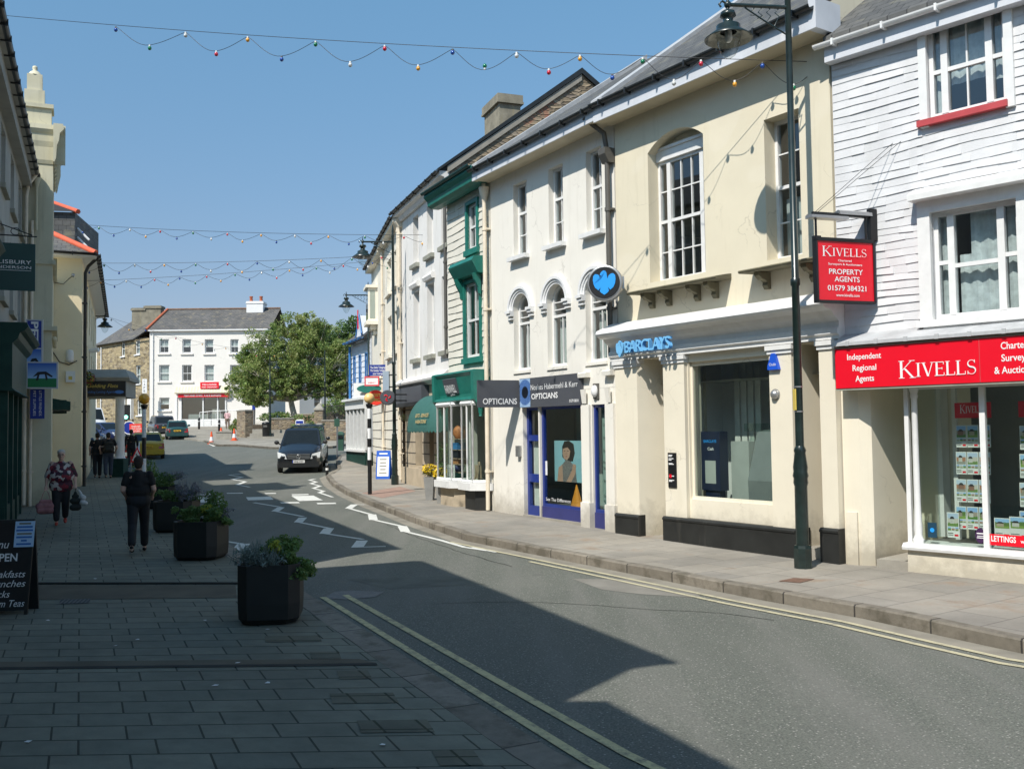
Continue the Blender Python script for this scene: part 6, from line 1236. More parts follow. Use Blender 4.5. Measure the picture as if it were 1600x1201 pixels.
# ---------------------------------------------------------------- flats with orange ridge tiles
e3=Fac((-15.8,33),(-15.0,33.4)); f3=Fac((-15.0,33.4),(-15.0-.404*17,50.4)); zg=g(33)-.2; zE=8.35
t=thing('flats_building','pale peach rendered flats with a hipped slate roof and orange ridge tiles','building',(-15,33.4,g(33)))
L=f3.L; m=MB(); wall(m,e3,-8,e3.L,zg,zE,[]); wall(m,f3,0,L,zg,zE,[(1.5+i*3,2.6+i*3,a,b,.15) for i in range(5) for a,b in ((4.0,5.6),(6.3,7.8))]); m.face([f3.pt(L,zg,0),f3.pt(L,zg,-8),f3.pt(L,zE,-8),f3.pt(L,zE,0)]); m.build('wall',A['l3cream'],t)
for i in range(5):
    for a,b in ((4.0,5.6),(6.3,7.8)): window(f3,t,(1.5+i*3,2.6+i*3,a,b,.15),hrail=[.5],curtain=[(0,1,0,1)])
o=.45; C=[f3.pt(-o,zE,o),f3.pt(L+o,zE,o),f3.pt(L+o,zE,-8.5),f3.pt(-o,zE,-8.5)]; Rr=[f3.pt(3.6,zE+2.6,-4),f3.pt(L-3,zE+2.6,-4)]
m=MB(); 
def uvq(pts,d): 
    P0=pts[0]; up=(pts[-1]-P0); up=up-d*up.dot(d); up.normalize(); return [((q-P0).dot(d),(q-P0).dot(up)) for q in pts]
for q in ([C[0],C[1],Rr[1],Rr[0]],[C[3],C[0],Rr[0]],[C[1],C[2],Rr[1]],[C[2],C[3],Rr[0],Rr[1]]): m.face(q,0,uvq(q,(q[1]-q[0]).normalized()))
rf=m.build('roof',A['slate'],t); m=MB(); m.tube([C[0]+V((0,0,.03)),Rr[0]+V((0,0,.03)),Rr[1]+V((0,0,.03))],.11,6); m.tube([C[3]+V((0,0,.03)),Rr[0]],.11,6); m.build('ridge_tiles',A['ridge_or'],rf)
m=MB(); fprof(m,f3,-o,L+o,[(.0,zE-.12),(o,zE-.1),(o,zE),(0,zE)]); fprof(m,e3,-8,e3.L+o,[(.0,zE-.125),(o,zE-.105),(o,zE-.001),(0,zE-.001)]); m.build('soffit',A['white'],t)
gutter(t,f3,-o,L+o,zE+.02,o+.07,'black',.08); gutter(t,e3,-8,e3.L+o,zE+.02,o+.07,'black',.08)
downpipe(t,f3,.12,zg,zE-.6,.1,'black',.06,None,[(0,zE-.35,.2),(-.1,zE-.05,.5)])
# taller rear wing with its own orange ridge
q0=at(84,365,37); q1=at(117,365,36.6); w_=V((q1.x-q0.x,q1.y-q0.y,0)); fw=Fac((q0.x-3,q0.y-1.2),(q1.x,q1.y)); zt_=at(117,332,36.6).z; m=MB(); fb(m,fw,0,fw.L,8.3,zt_,-4,0); m.build('dormer_wall',A['slate'],t); m=MB(); hi=at(84,316,37).z
P_=[fw.pt(fw.L+.15,zt_,.15),fw.pt(0,zt_,.15),fw.pt(0,zt_+1.2,-2),fw.pt(fw.L-1.6,zt_+.9,-2),fw.pt(fw.L+.15,zt_,-4)]
m.face([P_[0],P_[3],P_[2],P_[1]]); d_=m.build('dormer_roof',A['slate'],t); m=MB(); m.tube([P_[0],P_[3],P_[2]],.1,6); m.build('ridge_tiles',A['ridge_or'],d_)
m=MB(); 
for k in (.25,.6): m.tube([fw.pt(fw.L+.02,zt_-.3-k,-.3),fw.pt(fw.L+.45,zt_-.75-k,-.3)],.05,6)
m.build('overflow_pipe',A['white'],t)
# boxes and cables on the end wall
m=MB(); s0=e3.S(103,555,.05); s1=e3.S(115,555,.05); m.lathe([(.02,0),(.11,.0),(.13,.1),(.13,.32),(.1,.42),(.02,.44)],e3.pt((s0+s1)/2,e3.Z(108,566),.02),12); m.build('meter_dome',A['paper'],t); z0=e3.Z(103,597); m=MB(); fb(m,e3,s0,s1+.05,z0,z0+.38,0,.14); m.build('meter_box',A['paper'],t); m=MB(); fb(m,e3,s0+.08,s0+.2,z0+.08,z0+.2,.14,.142); m.build('warning_sticker',A['goldbright'],t)
m=MB(); m.tube([e3.pt(-.05,5.0,.03),e3.pt(.2,4.6,.04),e3.pt(.5,4.5,.04),e3.pt(.75,4.65,.03)],.015,5); m.tube([e3.pt(.0,zE-1.0,.03),e3.pt(.3,zE-1.05,.04),e3.pt(.55,zE-.8,.2)],.012,5); m.build('cable',A['black'],t)
m=MB(); c=e3.pt(.6,zE-.75,.2); m.ball(c,.07,8,6); m.build('flood_lamp',A['sign_steel'],t)
t=thing('green_shop_sign_box','dark green box sign and lantern low on the wall between tower and flats','sign',tuple(at(88,640,31))); c=at(80,646,31.); f=Fr((c.x,c.y,0),(.93,.36,0)); zt_=at(80,625,31).z; m=MB(); fb(m,f,0,.45,c.z,zt_,-.15,.15); m.build('case',A['green_shop'],t); m=MB(); fb(m,f,.03,.42,c.z+.05,zt_-.05,.15,.155); m.build('panel',A['machinegrey'],t)
# ---------------------------------------------------------------- canopy with pillar
Y=38.5; a=at(131,620,Y+.1); b=at(197,620,Y+.5); t=thing('flats_canopy','grey entrance canopy on a cream pillar with a black gold-lettered sign over the left pavement','canopy',((a.x+b.x)/2,Y,g(Y))); fc=Fac((a.x-1.2,a.y-.25),(b.x,b.y)); zs0=a.z; zs1=at(160,594,Y).z; zt_=at(160,575,Y).z; L=fc.L
m=MB(); fb(m,fc,0,L,zs0,zs1,-2.6,-.02); m.face([fc.pt(-.1,zs1+.14,.14),fc.pt(L+.14,zs1+.14,.14),fc.pt(L-.1,zt_,-.5),fc.pt(-.1,zt_,-.5)]); m.face([fc.pt(L+.14,zs1+.14,.14),fc.pt(L+.14,zs1+.14,-2.7),fc.pt(L-.1,zt_,-2.7),fc.pt(L-.1,zt_,-.5)]); m.face([fc.pt(-.1,zt_,-.5),fc.pt(L-.1,zt_,-.5),fc.pt(L-.1,zt_,-2.7),fc.pt(-.1,zt_,-2.7)])
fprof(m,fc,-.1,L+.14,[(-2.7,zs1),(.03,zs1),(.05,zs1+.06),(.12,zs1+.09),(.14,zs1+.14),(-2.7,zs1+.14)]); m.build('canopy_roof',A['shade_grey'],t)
m=MB(); fb(m,fc,1.15,L-.02,zs0+.02,zs1-.02,-.018,.03); bd=m.build('sign_board',A['black'],t); x0=1.2; W=L-1.25; H=zs1-zs0
m=MB(); ftext(m,fc,'Golding Flats',x0+W*.1,zs0+H*.58,H*.22,.03,0,width=W*.74,shear=.25); m.build('lettering',A['goldbright'],bd); A['ltblue']=mk('light_blue_lettering',srgb(70,120,190),.5,.04,4); m=MB(); ftext(m,fc,'Holding Letting Agents',x0+W*.05,zs0+H*.24,H*.15,.03,0,width=W*.72,shear=.2); m.build('small_lettering',A['ltblue'],bd); m=MB(); m.poly([fc.pt(x0+W*.87+.17*math.cos(k*PI/10),zs0+H*.3+.07*math.sin(k*PI/10),.03) for k in range(20)],fc.n,.004); m.build('oval_badge',A['ltblue'],bd)
for o in (-.3,):
    c=fc.pt(L-.28,0,o); zb=g(c.y); m=MB(); m.lathe([(.24,zb+.75),(.2,zb+.8),(.19,zb+.9),(.165,zs0-.12),(.2,zs0-.08),(.22,zs0)],(c.x,c.y,0),16); pl=m.build('pillar',A['l3cream'] if 0 else A['white2'],t); m=MB(); m.box(c.x-.25,c.x+.25,c.y-.25,c.y+.25,zb-.1,zb+.75); m.build('pillar_base',A['green_shop'],pl)
# hanging basket under the canopy
c=at(136,591,38.2); t=thing('hanging_basket','hanging basket of red and yellow flowers at the left end of the flats canopy','hanging basket',tuple(c)); HB=c
# ================================================================ FOLIAGE TOOLS
def leafmat(name,c,tr=.25):
    t=NT(name); co=t.coord(); n=t.noise(co,1.3,4); n2=t.noise(co,14,2); k=t.mix(t.ramp(n,.3,.7),tuple(x*.62 for x in c),tuple(min(1,x*1.35) for x in c)); k=t.mix(.3,k,t.mix(n2,(0,0,0),(1,1,1)),'OVERLAY'); t.col(k); t.rough(.55)
    tl=t.n('ShaderNodeBsdfTranslucent'); t.l(k,tl.inputs[0]); mx=t.n('ShaderNodeMixShader',i0=tr); t.l(t.b.outputs[0],mx.inputs[1]); t.l(tl.outputs[0],mx.inputs[2]); t.l(mx.outputs[0],t.out.inputs[0]); return t.m
A['leaf_a']=leafmat('birch_leaves',(.23,.31,.085),.42); A['leaf_b']=leafmat('olive_leaves',(.31,.35,.12),.42); A['leaf_c']=leafmat('deep_green_leaves',(.04,.085,.022)); A['leaf_d']=leafmat('mid_green_leaves',(.13,.22,.06),.35); A['leaf_silver']=leafmat('silver_leaves',(.2,.25,.22),.1); A['leaf_y']=leafmat('yellow_green_flowers',(.42,.46,.06),.2); A['flower_y']=leafmat('yellow_flowers',(.75,.52,.01),.1); A['flower_r']=leafmat('red_flowers',(.5,.03,.04),.1); A['lav']=leafmat('lavender_grey',(.16,.17,.2),.1)
def leaves(mb,c,rad,n,size,mi,asp=.55,shellk=.5,up=0):
    c=V(c)
    for _ in range(n):
        while 1:
            d=V((random.uniform(-1,1),random.uniform(-1,1),random.uniform(-1,1)))
            if .05<d.length<=1: break
        d*= (shellk+(1-shellk)*random.random())/max(d.length,.3) if random.random()<.6 else 1
        p=c+V((d.x*rad[0],d.y*rad[1],d.z*rad[2])); a=V((random.gauss(0,1),random.gauss(0,1),random.gauss(0,1)+up)).normalized(); b=a.cross(V((random.gauss(0,1),random.gauss(0,1),random.gauss(0,1)))).normalized(); s=size*random.uniform(.6,1.35)
        k=mi if isinstance(mi,int) else random.choice(mi); mb.face([p-a*s*.5,p+b*s*asp*.5,p+a*s*.5,p-b*s*asp*.5],k)
def limb(mb,p,q,r0,r1,bend=.12,n=4):
    p=V(p);q=V(q); L=(q-p).length; pts=[]
    o=V((random.uniform(-1,1),random.uniform(-1,1),random.uniform(-.4,.6)))*L*bend
    for i in range(n+1): t=i/n; pts.append(p.lerp(q,t)+o*math.sin(PI*t))
    mb.tube(pts,[r0+(r1-r0)*i/n for i in range(n+1)],7); return pts
def tree(name,lab,base,H,crown,bark,mats_,nclump,leafn,size,r0,forks,group=None,seed=1,low=.2):
    """trunk forking to limbs; leaf clumps sit along limbs inside crown ellipsoids"""
    random.seed(seed); t=thing(name,lab,'tree',base,group); m=MB(); b=V(base); tips=[]
    fork=b+V((forks[0],forks[1],H*.24)); limb(m,b-V((0,0,.2)),fork,r0,r0*.75,.04)
    ends=[]
    for cx,cy,cz,rx,ry,rz in crown:
        e=b+V((cx,cy,cz)); pts=limb(m,fork,e,r0*.55,r0*.18,.1,5); ends.append((e,(rx,ry,rz)))
        for k in range(9):
            d=V((random.uniform(-1,1)*rx,random.uniform(-1,1)*ry,random.uniform(-.7,1)*rz))*.85; q=limb(m,pts[random.choice((2,3,4,5))],e+d,r0*.16,r0*.04,.15,4)
    m.build('trunk',A[bark],t); m=MB()
    for e,(rx,ry,rz) in ends:
        for k in range(nclump):
            d=V((random.gauss(0,1),random.gauss(0,1),random.gauss(0,1))).normalized()*random.uniform(.35,1.18); q=e+V((d.x*rx,d.y*ry,d.z*rz)); s=random.uniform(.22,.75)*min(rx,rz)*.6
            if q.z<b.z+H*low: continue
            leaves(m,q,(s,s,s*.75),int(leafn*(.5+s*.7)),size,random.choice([[0,0,1],[1,1,0],[2,0,0],[0,1,2],[1]]))
    m.build('crown',[A[x] for x in mats_],t); return t
# ================================================================ FAR END: square, cafe, chip shop
YF=95; gF=g(YF); WL=V(((233-800)/1500*YF,YF)); fA=Fac(WL,(WL.x+11.7,YF+.3))
t=CH=thing('chip_shop_building','white rendered three storey house with a hipped slate roof and a chip shop below','building',root_at(fA)); zE=at(300,515,YF).z; zg=gF-.4
cols=[(249,264),(285,299),(320,334),(360,373)]; H=[]
for u0,u1 in cols: H.append((fA.S(u0,540),fA.S(u1,540),fA.Z(u0,552),fA.Z(u0,530),.15)); H.append((fA.S(u0-.5,580),fA.S(u1+1,580),fA.Z(u0,596),fA.Z(u0,570),.15))
H.append((fA.S(249,630),fA.S(265,630),fA.Z(249,641),fA.Z(249,621),.15)); sh=(fA.S(283,640),fA.S(352,640),fA.Z(283,655),fA.Z(283,620),.2); H.append((sh[0],sh[1],sh[2],sh[3],.25,0))
m=MB(); wall(m,fA,0,fA.L,zg,zE,H); m.face([fA.pt(0,zg,0),fA.pt(0,zg,-8),fA.pt(0,zE,-8),fA.pt(0,zE,0)]); m.face([fA.pt(fA.L,zg,0),fA.pt(fA.L,zg,-8),fA.pt(fA.L,zE,-8),fA.pt(fA.L,zE,0)]); fq(m,fA,0,fA.L,zg,zE,-3.); m.build('wall',A['farwhite'],t)
for i,h in enumerate(H[:-1]): window(fA,t,h[:5],hrail=[.5],v=[] if i%3 else [.5],t=.09,curtain=[(.02,.98,.1 if i%2 else .45,1)] if i%4!=3 else None,sill=('farwhite',.18,.14,.12))
zr=at(330,483,YF+4.5).z; hx=fA.S(262,500,-4.5); m=MB(); o=.25; q=lambda a,z,oo: fA.pt(a,z,oo)
F1=[q(-o,zE,o),q(fA.L+o,zE,o),q(fA.L+o,zr,-4.5),q(hx,zr,-4.5)]; m.face(F1,0,uvq(F1,fA.d)); F2=[q(-o,zE,-9),q(-o,zE,o),q(hx,zr,-4.5)]; m.face(F2,0,uvq(F2,-fA.n)); F3=[q(fA.L+o,zE,-9),q(-o,zE,-9),q(hx,zr,-4.5),q(fA.L+o,zr,-4.5)]; m.face(F3,0,uvq(F3,-fA.d)); rf=m.build('roof',A['slate_far'],t)
m=MB(); m.tube([q(-o,zE+.05,o),q(hx,zr+.05,-4.5)],.14,6); m.build('hip_tiles',A['terracotta'],rf); m=MB(); m.tube([q(hx,zr+.05,-4.5),q(fA.L+o,zr+.05,-4.5)],.1,6); m.build('ridge_tiles',A['ridge_br'],rf)
a,b=fA.S(385,480,-3.6),fA.S(411,480,-3.6); zb=at(390,490,YF+3.6).z; zt_=at(390,470,YF+3.6).z; m=MB(); fb(m,fA,a,b,zb-1.5,zt_,-5.2,-3.6); fb(m,fA,a-.06,b+.06,zt_-.25,zt_-.1,-5.25,-3.55); ch=m.build('chimney',A['white'],rf)
for u in (392.5,408): m=MB(); m.lathe([(.2,zt_),(.17,zt_+.1),(.15,zt_+.45),(.19,zt_+.5),(.18,zt_+.6)],tuple(fA.pt(fA.S(u,465,-4.4),0,-4.4)),10); m.build('chimney_pot',A['terracotta'],ch)
s=fA.S(375,502,-1.8); zz=at(375,507,YF+1.8).z; m=MB(); m.hexa([fA.pt(s-.3,zz,-1.55),fA.pt(s+.3,zz,-1.55),fA.pt(s+.3,zz+.1,-1.75),fA.pt(s-.3,zz+.1,-1.75),fA.pt(s-.3,zz+.7,-2.4),fA.pt(s+.3,zz+.7,-2.4),fA.pt(s+.3,zz+.75,-2.6),fA.pt(s-.3,zz+.75,-2.6)]); m.build('skylight',A['glass'],rf)
m=MB(); fb(m,fA,-.1,fA.L,zE-.12,zE,.0,.28); m.build('eaves_board',A['white'],t); downpipe(t,fA,.35,zg+.5,zE-.2,.08,'white',.05)
# chip shop front
sa,sb=sh[0]-.5,sh[1]+.4; zf=sh[3]; m=MB(); fprof(m,fA,sa,sb,[(0,zf+.3),(.5,zf+.3),(.55,zf+.4),(.2,zf+1.0),(.15,zf+1.1),(0,zf+1.1)]); m.build('shop_cornice',A['cream'],t)
m=MB(); k=sa+.1
while k<sb: m.hexa([fA.pt(k,zf+.42,.54),fA.pt(k+.12,zf+.42,.54),fA.pt(k+.12,zf+.42,.5),fA.pt(k,zf+.42,.5),fA.pt(k,zf+.98,.225),fA.pt(k+.12,zf+.98,.225),fA.pt(k+.12,zf+.98,.2),fA.pt(k,zf+.98,.2)]); k+=.3
m.build('striped_valance',A['soffit'],t)
m=MB(); fb(m,fA,sa+.3,sb,zf-.05,zf+.28,.0,.35); bd=m.build('fascia_sign',A['red'],t); m=MB(); ftext(m,fA,'FISH AND CHIPS  A & B BURGERS',sa+.9,zf+.03,.18,.352,0,width=sb-sa-1.6,bold=.02); m.build('lettering',A['signwhite'],bd)
m=MB(); 
for x in (sa+.02,sa+.45,(sh[0]+sh[1])/2-.05,sh[0]+(sh[1]-sh[0])*.82,sh[1]): fb(m,fA,x,x+.12,zg,zf,-.1,.1)
fb(m,fA,sa,sb,zg,sh[2],-.1,.06); sf=m.build('shopfront',A['white2'],t); m=MB(); fq(m,fA,sh[0],sh[1],sh[2],sh[3],-.05); m.build('pane',A['glass'],sf); m=MB(); fb(m,fA,sh[0]+.5,sh[1]-.3,sh[2],sh[2]+.5,-1.2,-.6); m.build('counter',A['machinelight'],t)
board('chip_shop_sign','small red two line sign on the white wall above the chip shop','313' and 313,342,597,607,YF-.25,'red',[('FISH LOUNGE',.12,.5,.26,.76),('AND TAKEAWAY',.08,.12,.22,.85)],th=.05)
# white railings by the chip shop
t=thing('ramp_railing','white tubular ramp railing in front of the chip shop','railing',tuple(at(340,655,YF-2))); m=MB(); 
P=[at(312,658,YF-1.6),at(330,656,YF-2),at(352,655,YF-2),at(374,654,YF-2)]
for a,b in zip(P,P[1:]):
    for k in (0,.85): m.tube([a+V((0,0,k)),b+V((0,0,k))],.035,6)
    n=max(2,int((b-a).length/.35))
    for i in range(n+1): q_=a.lerp(b,i/n); m.tube([q_-V((0,0,.5 if i in(0,n) else 0)),q_+V((0,0,.85))],.028 if i in (0,n) else .016,5)
m.build('rails',A['white'],t)
# cafe: stone building running back to the left
d=V((-.72,.69)).normalized(); fS=Fac(WL+d*12.4,WL+V((-.05,.05))); t=thing('stone_cafe_building','brown rubble stone building with slate roof and white windows left of the chip shop','building',root_at(fS)); zE=fS.Z(225,529); zg=g(98)-.5
ww=lambda u0,u1,v0,v1:(fS.S(u0,(v0+v1)/2),fS.S(u1,(v0+v1)/2),fS.Z(u0,v1),fS.Z(u0,v0),.15)
H=[ww(189.5,195,534,557),ww(211.5,218.5,532,554),ww(212,219.5,571,600),ww(214,222,625,649),ww(196,207,612,655)]; m=MB(); wall(m,fS,0,fS.L,zg,zE,H); m.build('wall',A['cafestone'],t)
for h in H[:4]: window(fS,t,h,hrail=[.5],t=.1,curtain=[(.1,.9,0,.8)],sill=('white',.15,.12,.1))
m=MB(); h=H[4]; fq(m,fS,h[0],h[1],h[2],h[3],-.14); dr=m.build('door',A['white2'],t); m=MB(); fb(m,fS,h[0]-.35,h[1]+.35,h[3],h[3]+.3,.0,.4); fb(m,fS,h[0]-.3,h[0],h[2],h[3],0,.3); fb(m,fS,h[1],h[1]+.3,h[2],h[3],0,.3); m.build('porch',A['white2'],t)
shell(t,fS,0.02,fS.L-3.2,zg,zE,9,'cafestone','slate_far',4.5,zE+3.4,.25,gr=False,gl=True,intm='mid',gm='cafestone')
for u0,u1,v in ((206,226,481),(226,251,477.5)):
    y=YF+6; a=at(u0,500,y); b=at(u1,500,y); z1=at(u0,v,y).z; m=MB(); m.box(a.x,b.x,y,y+1,zE+1.5,z1); m.box(a.x-.1,b.x+.1,y-.1,y+1.1,z1-.3,z1-.05); m.build('chimney',A['chimstone'],t)
downpipe(t,fS,fS.L-11.0,zg+.5,zE-.2,.1,'white',.07); gutter(t,fS,0,fS.L,zE+.05,.3,'gutter',.07,False)
board('cafe_sign','white upright cafe sign with letters stacked on the stone building',222.5,229.5,592,614,93.5,'signwhite',[(c,.3,.76-.23*i,.17,.4) for i,c in enumerate('CAFE')],th=.04,tm='black')
# grey house seen in the gap at far left
fG=Fac((at(128,640,112).x,112),(at(153,640,110).x,110)); t=thing('far_grey_building','pale grey house far off in the gap left of the stone building','building',root_at(fG)); zg=g(110)-.4; z1=fG.Z(140,548); H=[(fG.L*.3,fG.L*.5,fG.Z(140,585),fG.Z(140,560),.15)]; m=MB(); wall(m,fG,0,fG.L,zg,z1,H); m.build('wall',A['farwhite'],t); window(fG,t,H[0],hrail=[.5],t=.1); shell(t,fG,.02,fG.L-.02,zg,z1,7,'farwhite','slate_far',3,z1+1.6,.2,intm='mid')
# house glimpsed behind the trees on the right, and shed roofs
fH=Fac((at(468,640,112).x,112),(at(560,640,118).x,118)); t=thing('pale_house_behind_trees','pale house half hidden behind the square trees','building',root_at(fH)); zg=g(114)-.4; m=MB(); H=[(2,3,zg+2,zg+3.4,.15),(5,6,zg+2,zg+3.4,.15)]; wall(m,fH,0,fH.L,zg,zg+5.2,H); m.build('wall',A['farwhite'],t); 
for h in H: window(fH,t,h,hrail=[.5],t=.1)
shell(t,fH,.02,fH.L-.02,zg,zg+5.2,8,'farwhite','slate_far',4,zg+7.6,.2,intm='mid')
# ---------------------------------------------------------------- the square
sq=[tuple(gnd(u,v,-.12)[:2]) for u,v in ((318,690),(338,697),(372,697),(420,701),(470,702),(520,700),(552,694))]
sheet('square_paving',sq+[(-8,72),(-10,92.5),(-36,92.5),(-36.5,90)],.0,'plaza',.3)
kerb('kerb',sq,.18,.012,'granite',-1)
sheet('far_pavement',[(-36.4,90.2),(-36,94.9),(-20,95.1),(-20,92.4),(-36,92.4)],.004,'concrete')
def wall_run(lab,a,b,h,th,mat,name='low_wall',cap='concrete',group=None):
    a=V((a[0],a[1]));b=V((b[0],b[1])); f=Fac(a,b); t=thing(name,lab,'wall',root_at(f),group); zb=min(f.g(0),f.g(f.L)); m=MB(); fb(m,f,0,f.L,zb-.3,zb+h,-th,0); m.build('masonry',A[mat],t); m=MB(); fb(m,f,-.04,f.L+.04,zb+h,zb+h+.09,-th-.04,.04); m.build('coping',A[cap],t); return t
P2=lambda u,Y:(at(u,650,Y).x,Y)
wall_run('rubble stone bed wall in front of the big tree',P2(424,74),P2(466,74.5),1.3,.4,'rubble'); wall_run('rubble wall with a diagonal buttress right of the van',P2(503,66),P2(553,66),1.35,.4,'rubble'); wall_run('short stone pier wall left of the square steps',P2(370,73),P2(383,72),2.0,.6,'rubble'); wall_run('long dark rubble wall behind the tree bed',P2(455,88),P2(545,84),1.4,.4,'rubble')
wall_run('low concrete block seat between the traffic cones',P2(338,70),P2(362,70),.5,.7,'concrete','concrete_block')
t=thing('gate_pier','square stone gate pier with a pointed cap by the tree','gate pier',(*P2(499,70),g(70))); m=MB(); x,y=P2(499,70); m.box(x-.3,x+.3,y-.3,y+.3,g(70)-.2,g(70)+2.0); m.build('shaft',A['rubble'],t); m=MB(); m.lathe([(.5,0),(.5,.1),(.02,.55)],(x,y,g(70)+2.0),4,ph=PI/4,sm=False); m.build('cap',A['concrete'],t)
t=thing('stone_steps','broad shallow stone steps up to the tree bed','steps',(*P2(415,72),g(72)))
for i in range(3):
    m=MB(); m.box(P2(383,70)[0],P2(446,70)[0],70.5+i*.7,74,g(70)-.1+i*.24,g(70)+.16+i*.24); m.build('tread',A['concrete'],t)
# fence panels of the churchyard gate and rail
t=thing('metal_railing','thin dark metal railing beside the gate pier','railing',(*P2(530,67),g(67))); m=MB(); a=V((*P2(507,66.5),g(66)+1.4)); b=V((*P2(550,66.5),g(66)+1.4))
for k in range(22): q_=a.lerp(b,k/21); m.tube([q_,q_+V((0,0,1.0))],.02,5)
m.tube([a+V((0,0,1.0)),b+V((0,0,1.0))],.03,5); m.build('rails',A['black'],t)
# shrubs in the bed
def shrub(lab,base,rad,mats_,n,size,seed,group='shrubs in the square beds'):
    random.seed(seed); t=thing('shrub',lab,'shrub',base,group); m=MB(); b=V(base)
    for k in range(7): limb(m,b,b+V((random.uniform(-.7,.7)*rad[0],random.uniform(-.7,.7)*rad[1],rad[2]*1.3)),.03,.01)
    m.build('stem',A['bark_dk'],t); m=MB()
    for k in range(14): q_=b+V((random.uniform(-1,1)*rad[0],random.uniform(-1,1)*rad[1],random.uniform(.3,1.6)*rad[2])); leaves(m,q_,(rad[0]*.35,rad[1]*.35,rad[2]*.4),n,size,[0,0,1])
    m.build('foliage',[A[x] for x in mats_],t)
shrub('yellow green shrub between the info board and the gate pier',(*P2(484,73),g(73)+.3),(1.0,.8,.8),['leaf_b','leaf_d'],60,.2,1); shrub('low green shrub under the left side of the tree',(*P2(440,76),g(76)+.9),(1.5,.8,.5),['leaf_d','leaf_b'],60,.2,2); shrub('bushy green shrub behind the railing right of the gate pier',(*P2(525,74),g(74)+1.2),(1.8,1.2,.9),['leaf_d','leaf_b'],90,.22,3)
shrub('small green shrub beside the stone pier wall',(*P2(372,76),g(76)+.3),(.8,.6,.6),['leaf_b','leaf_d'],50,.2,4)
# trees
YT=79; bx=P2(468,YT)
tree('birch_tree','big loose birch with a pale leaning trunk in front of the chip shop','x' and (bx[0],YT,g(YT)+.4),9.5,[(-3.6,0,4.6,2.0,2.0,1.6),(-2.2,-.4,6.8,2.0,2.0,1.5),(-4.6,.3,3.4,1.4,1.6,1.3),(-.2,.3,7.9,2.1,2.0,1.5),(1.9,0,7.0,2.0,2.0,1.6),(3.3,.2,5.2,1.9,1.9,1.7),(.3,-.6,5.3,2.0,1.8,1.6),(-1.6,-.8,4.0,1.8,1.6,1.2),(1.6,-.6,3.9,1.5,1.5,1.1),(-3.2,-.6,2.6,1.2,1.2,.9),(-.3,-.6,3.3,1.5,1.4,1.0),(-1.0,-.6,5.7,1.8,1.6,1.3),(2.8,-.3,3.3,1.4,1.4,1.0),(1.2,-.2,8.0,1.6,1.6,1.2),(4.5,.2,6.3,1.5,1.5,1.2),(4.6,0,4.0,1.3,1.4,1.1),(-4.0,.2,5.9,1.3,1.4,1.0)],'bark',['leaf_a','leaf_b','leaf_d'],58,120,.16,.3,(-.7,0),seed=4,low=.16)
bx=P2(530,92); tree('dark_tree','dense dark green tree behind the birch on its right','y' and (bx[0],92,g(92)),11,[(-1.5,0,8.2,2.6,2.4,2.0),(1.0,0,7.0,2.4,2.4,2.2),(-.2,-.5,4.8,3.2,2.6,2.2),(2.2,0,9.0,1.8,1.8,1.6),(-3.2,0,6,2.2,2.2,2)],'bark_dk',['leaf_c','leaf_d','leaf_c'],36,100,.26,.35,(.2,0),seed=9,low=.1)
bx=P2(395,88); tree('slim_tree','slim darker tree behind the left side of the birch','z' and (bx[0],88,g(88)),8,[(0,0,5.4,1.4,1.4,1.6),(.3,0,3.4,1.3,1.3,1.2),(1.6,0,4.4,1.5,1.4,1.5)],'bark_dk',['leaf_d','leaf_a','leaf_c'],30,80,.22,.2,(.1,0),seed=12)
bx=P2(575,120); tree('dark_tree','dark tree top showing left of the slate gable far right','q' and (bx[0],120,g(120)),13,[(-2,0,9,3,3,3),(1,0,8,3,3,3.2)],'bark_dk',['leaf_c','leaf_d','leaf_c'],30,80,.32,.4,(.2,0),seed=15)
# hills beyond
m=MB(); A['hillgreen']=leafmat('hill_green',(.05,.075,.03),0)
for k,(y,h) in enumerate(((230,13),(420,20))):
    n=40; 
    for i in range(n):
        x0=-420+i*21; x1=x0+21; hh=lambda x:h*(.55+.25*math.sin(x*.013+k)+.12*math.sin(x*.041+2*k))
        m.face([(x0,y,3),(x1,y,3),(x1,y+60,3+hh(x1)),(x0,y+60,3+hh(x0))],0,None,True); m.face([(x0,y+60,3+hh(x0)),(x1,y+60,3+hh(x1)),(x1,y+160,2),(x0,y+160,2)],0,None,True)
tag(m.build('hills',A['hillgreen']),kind='structure')
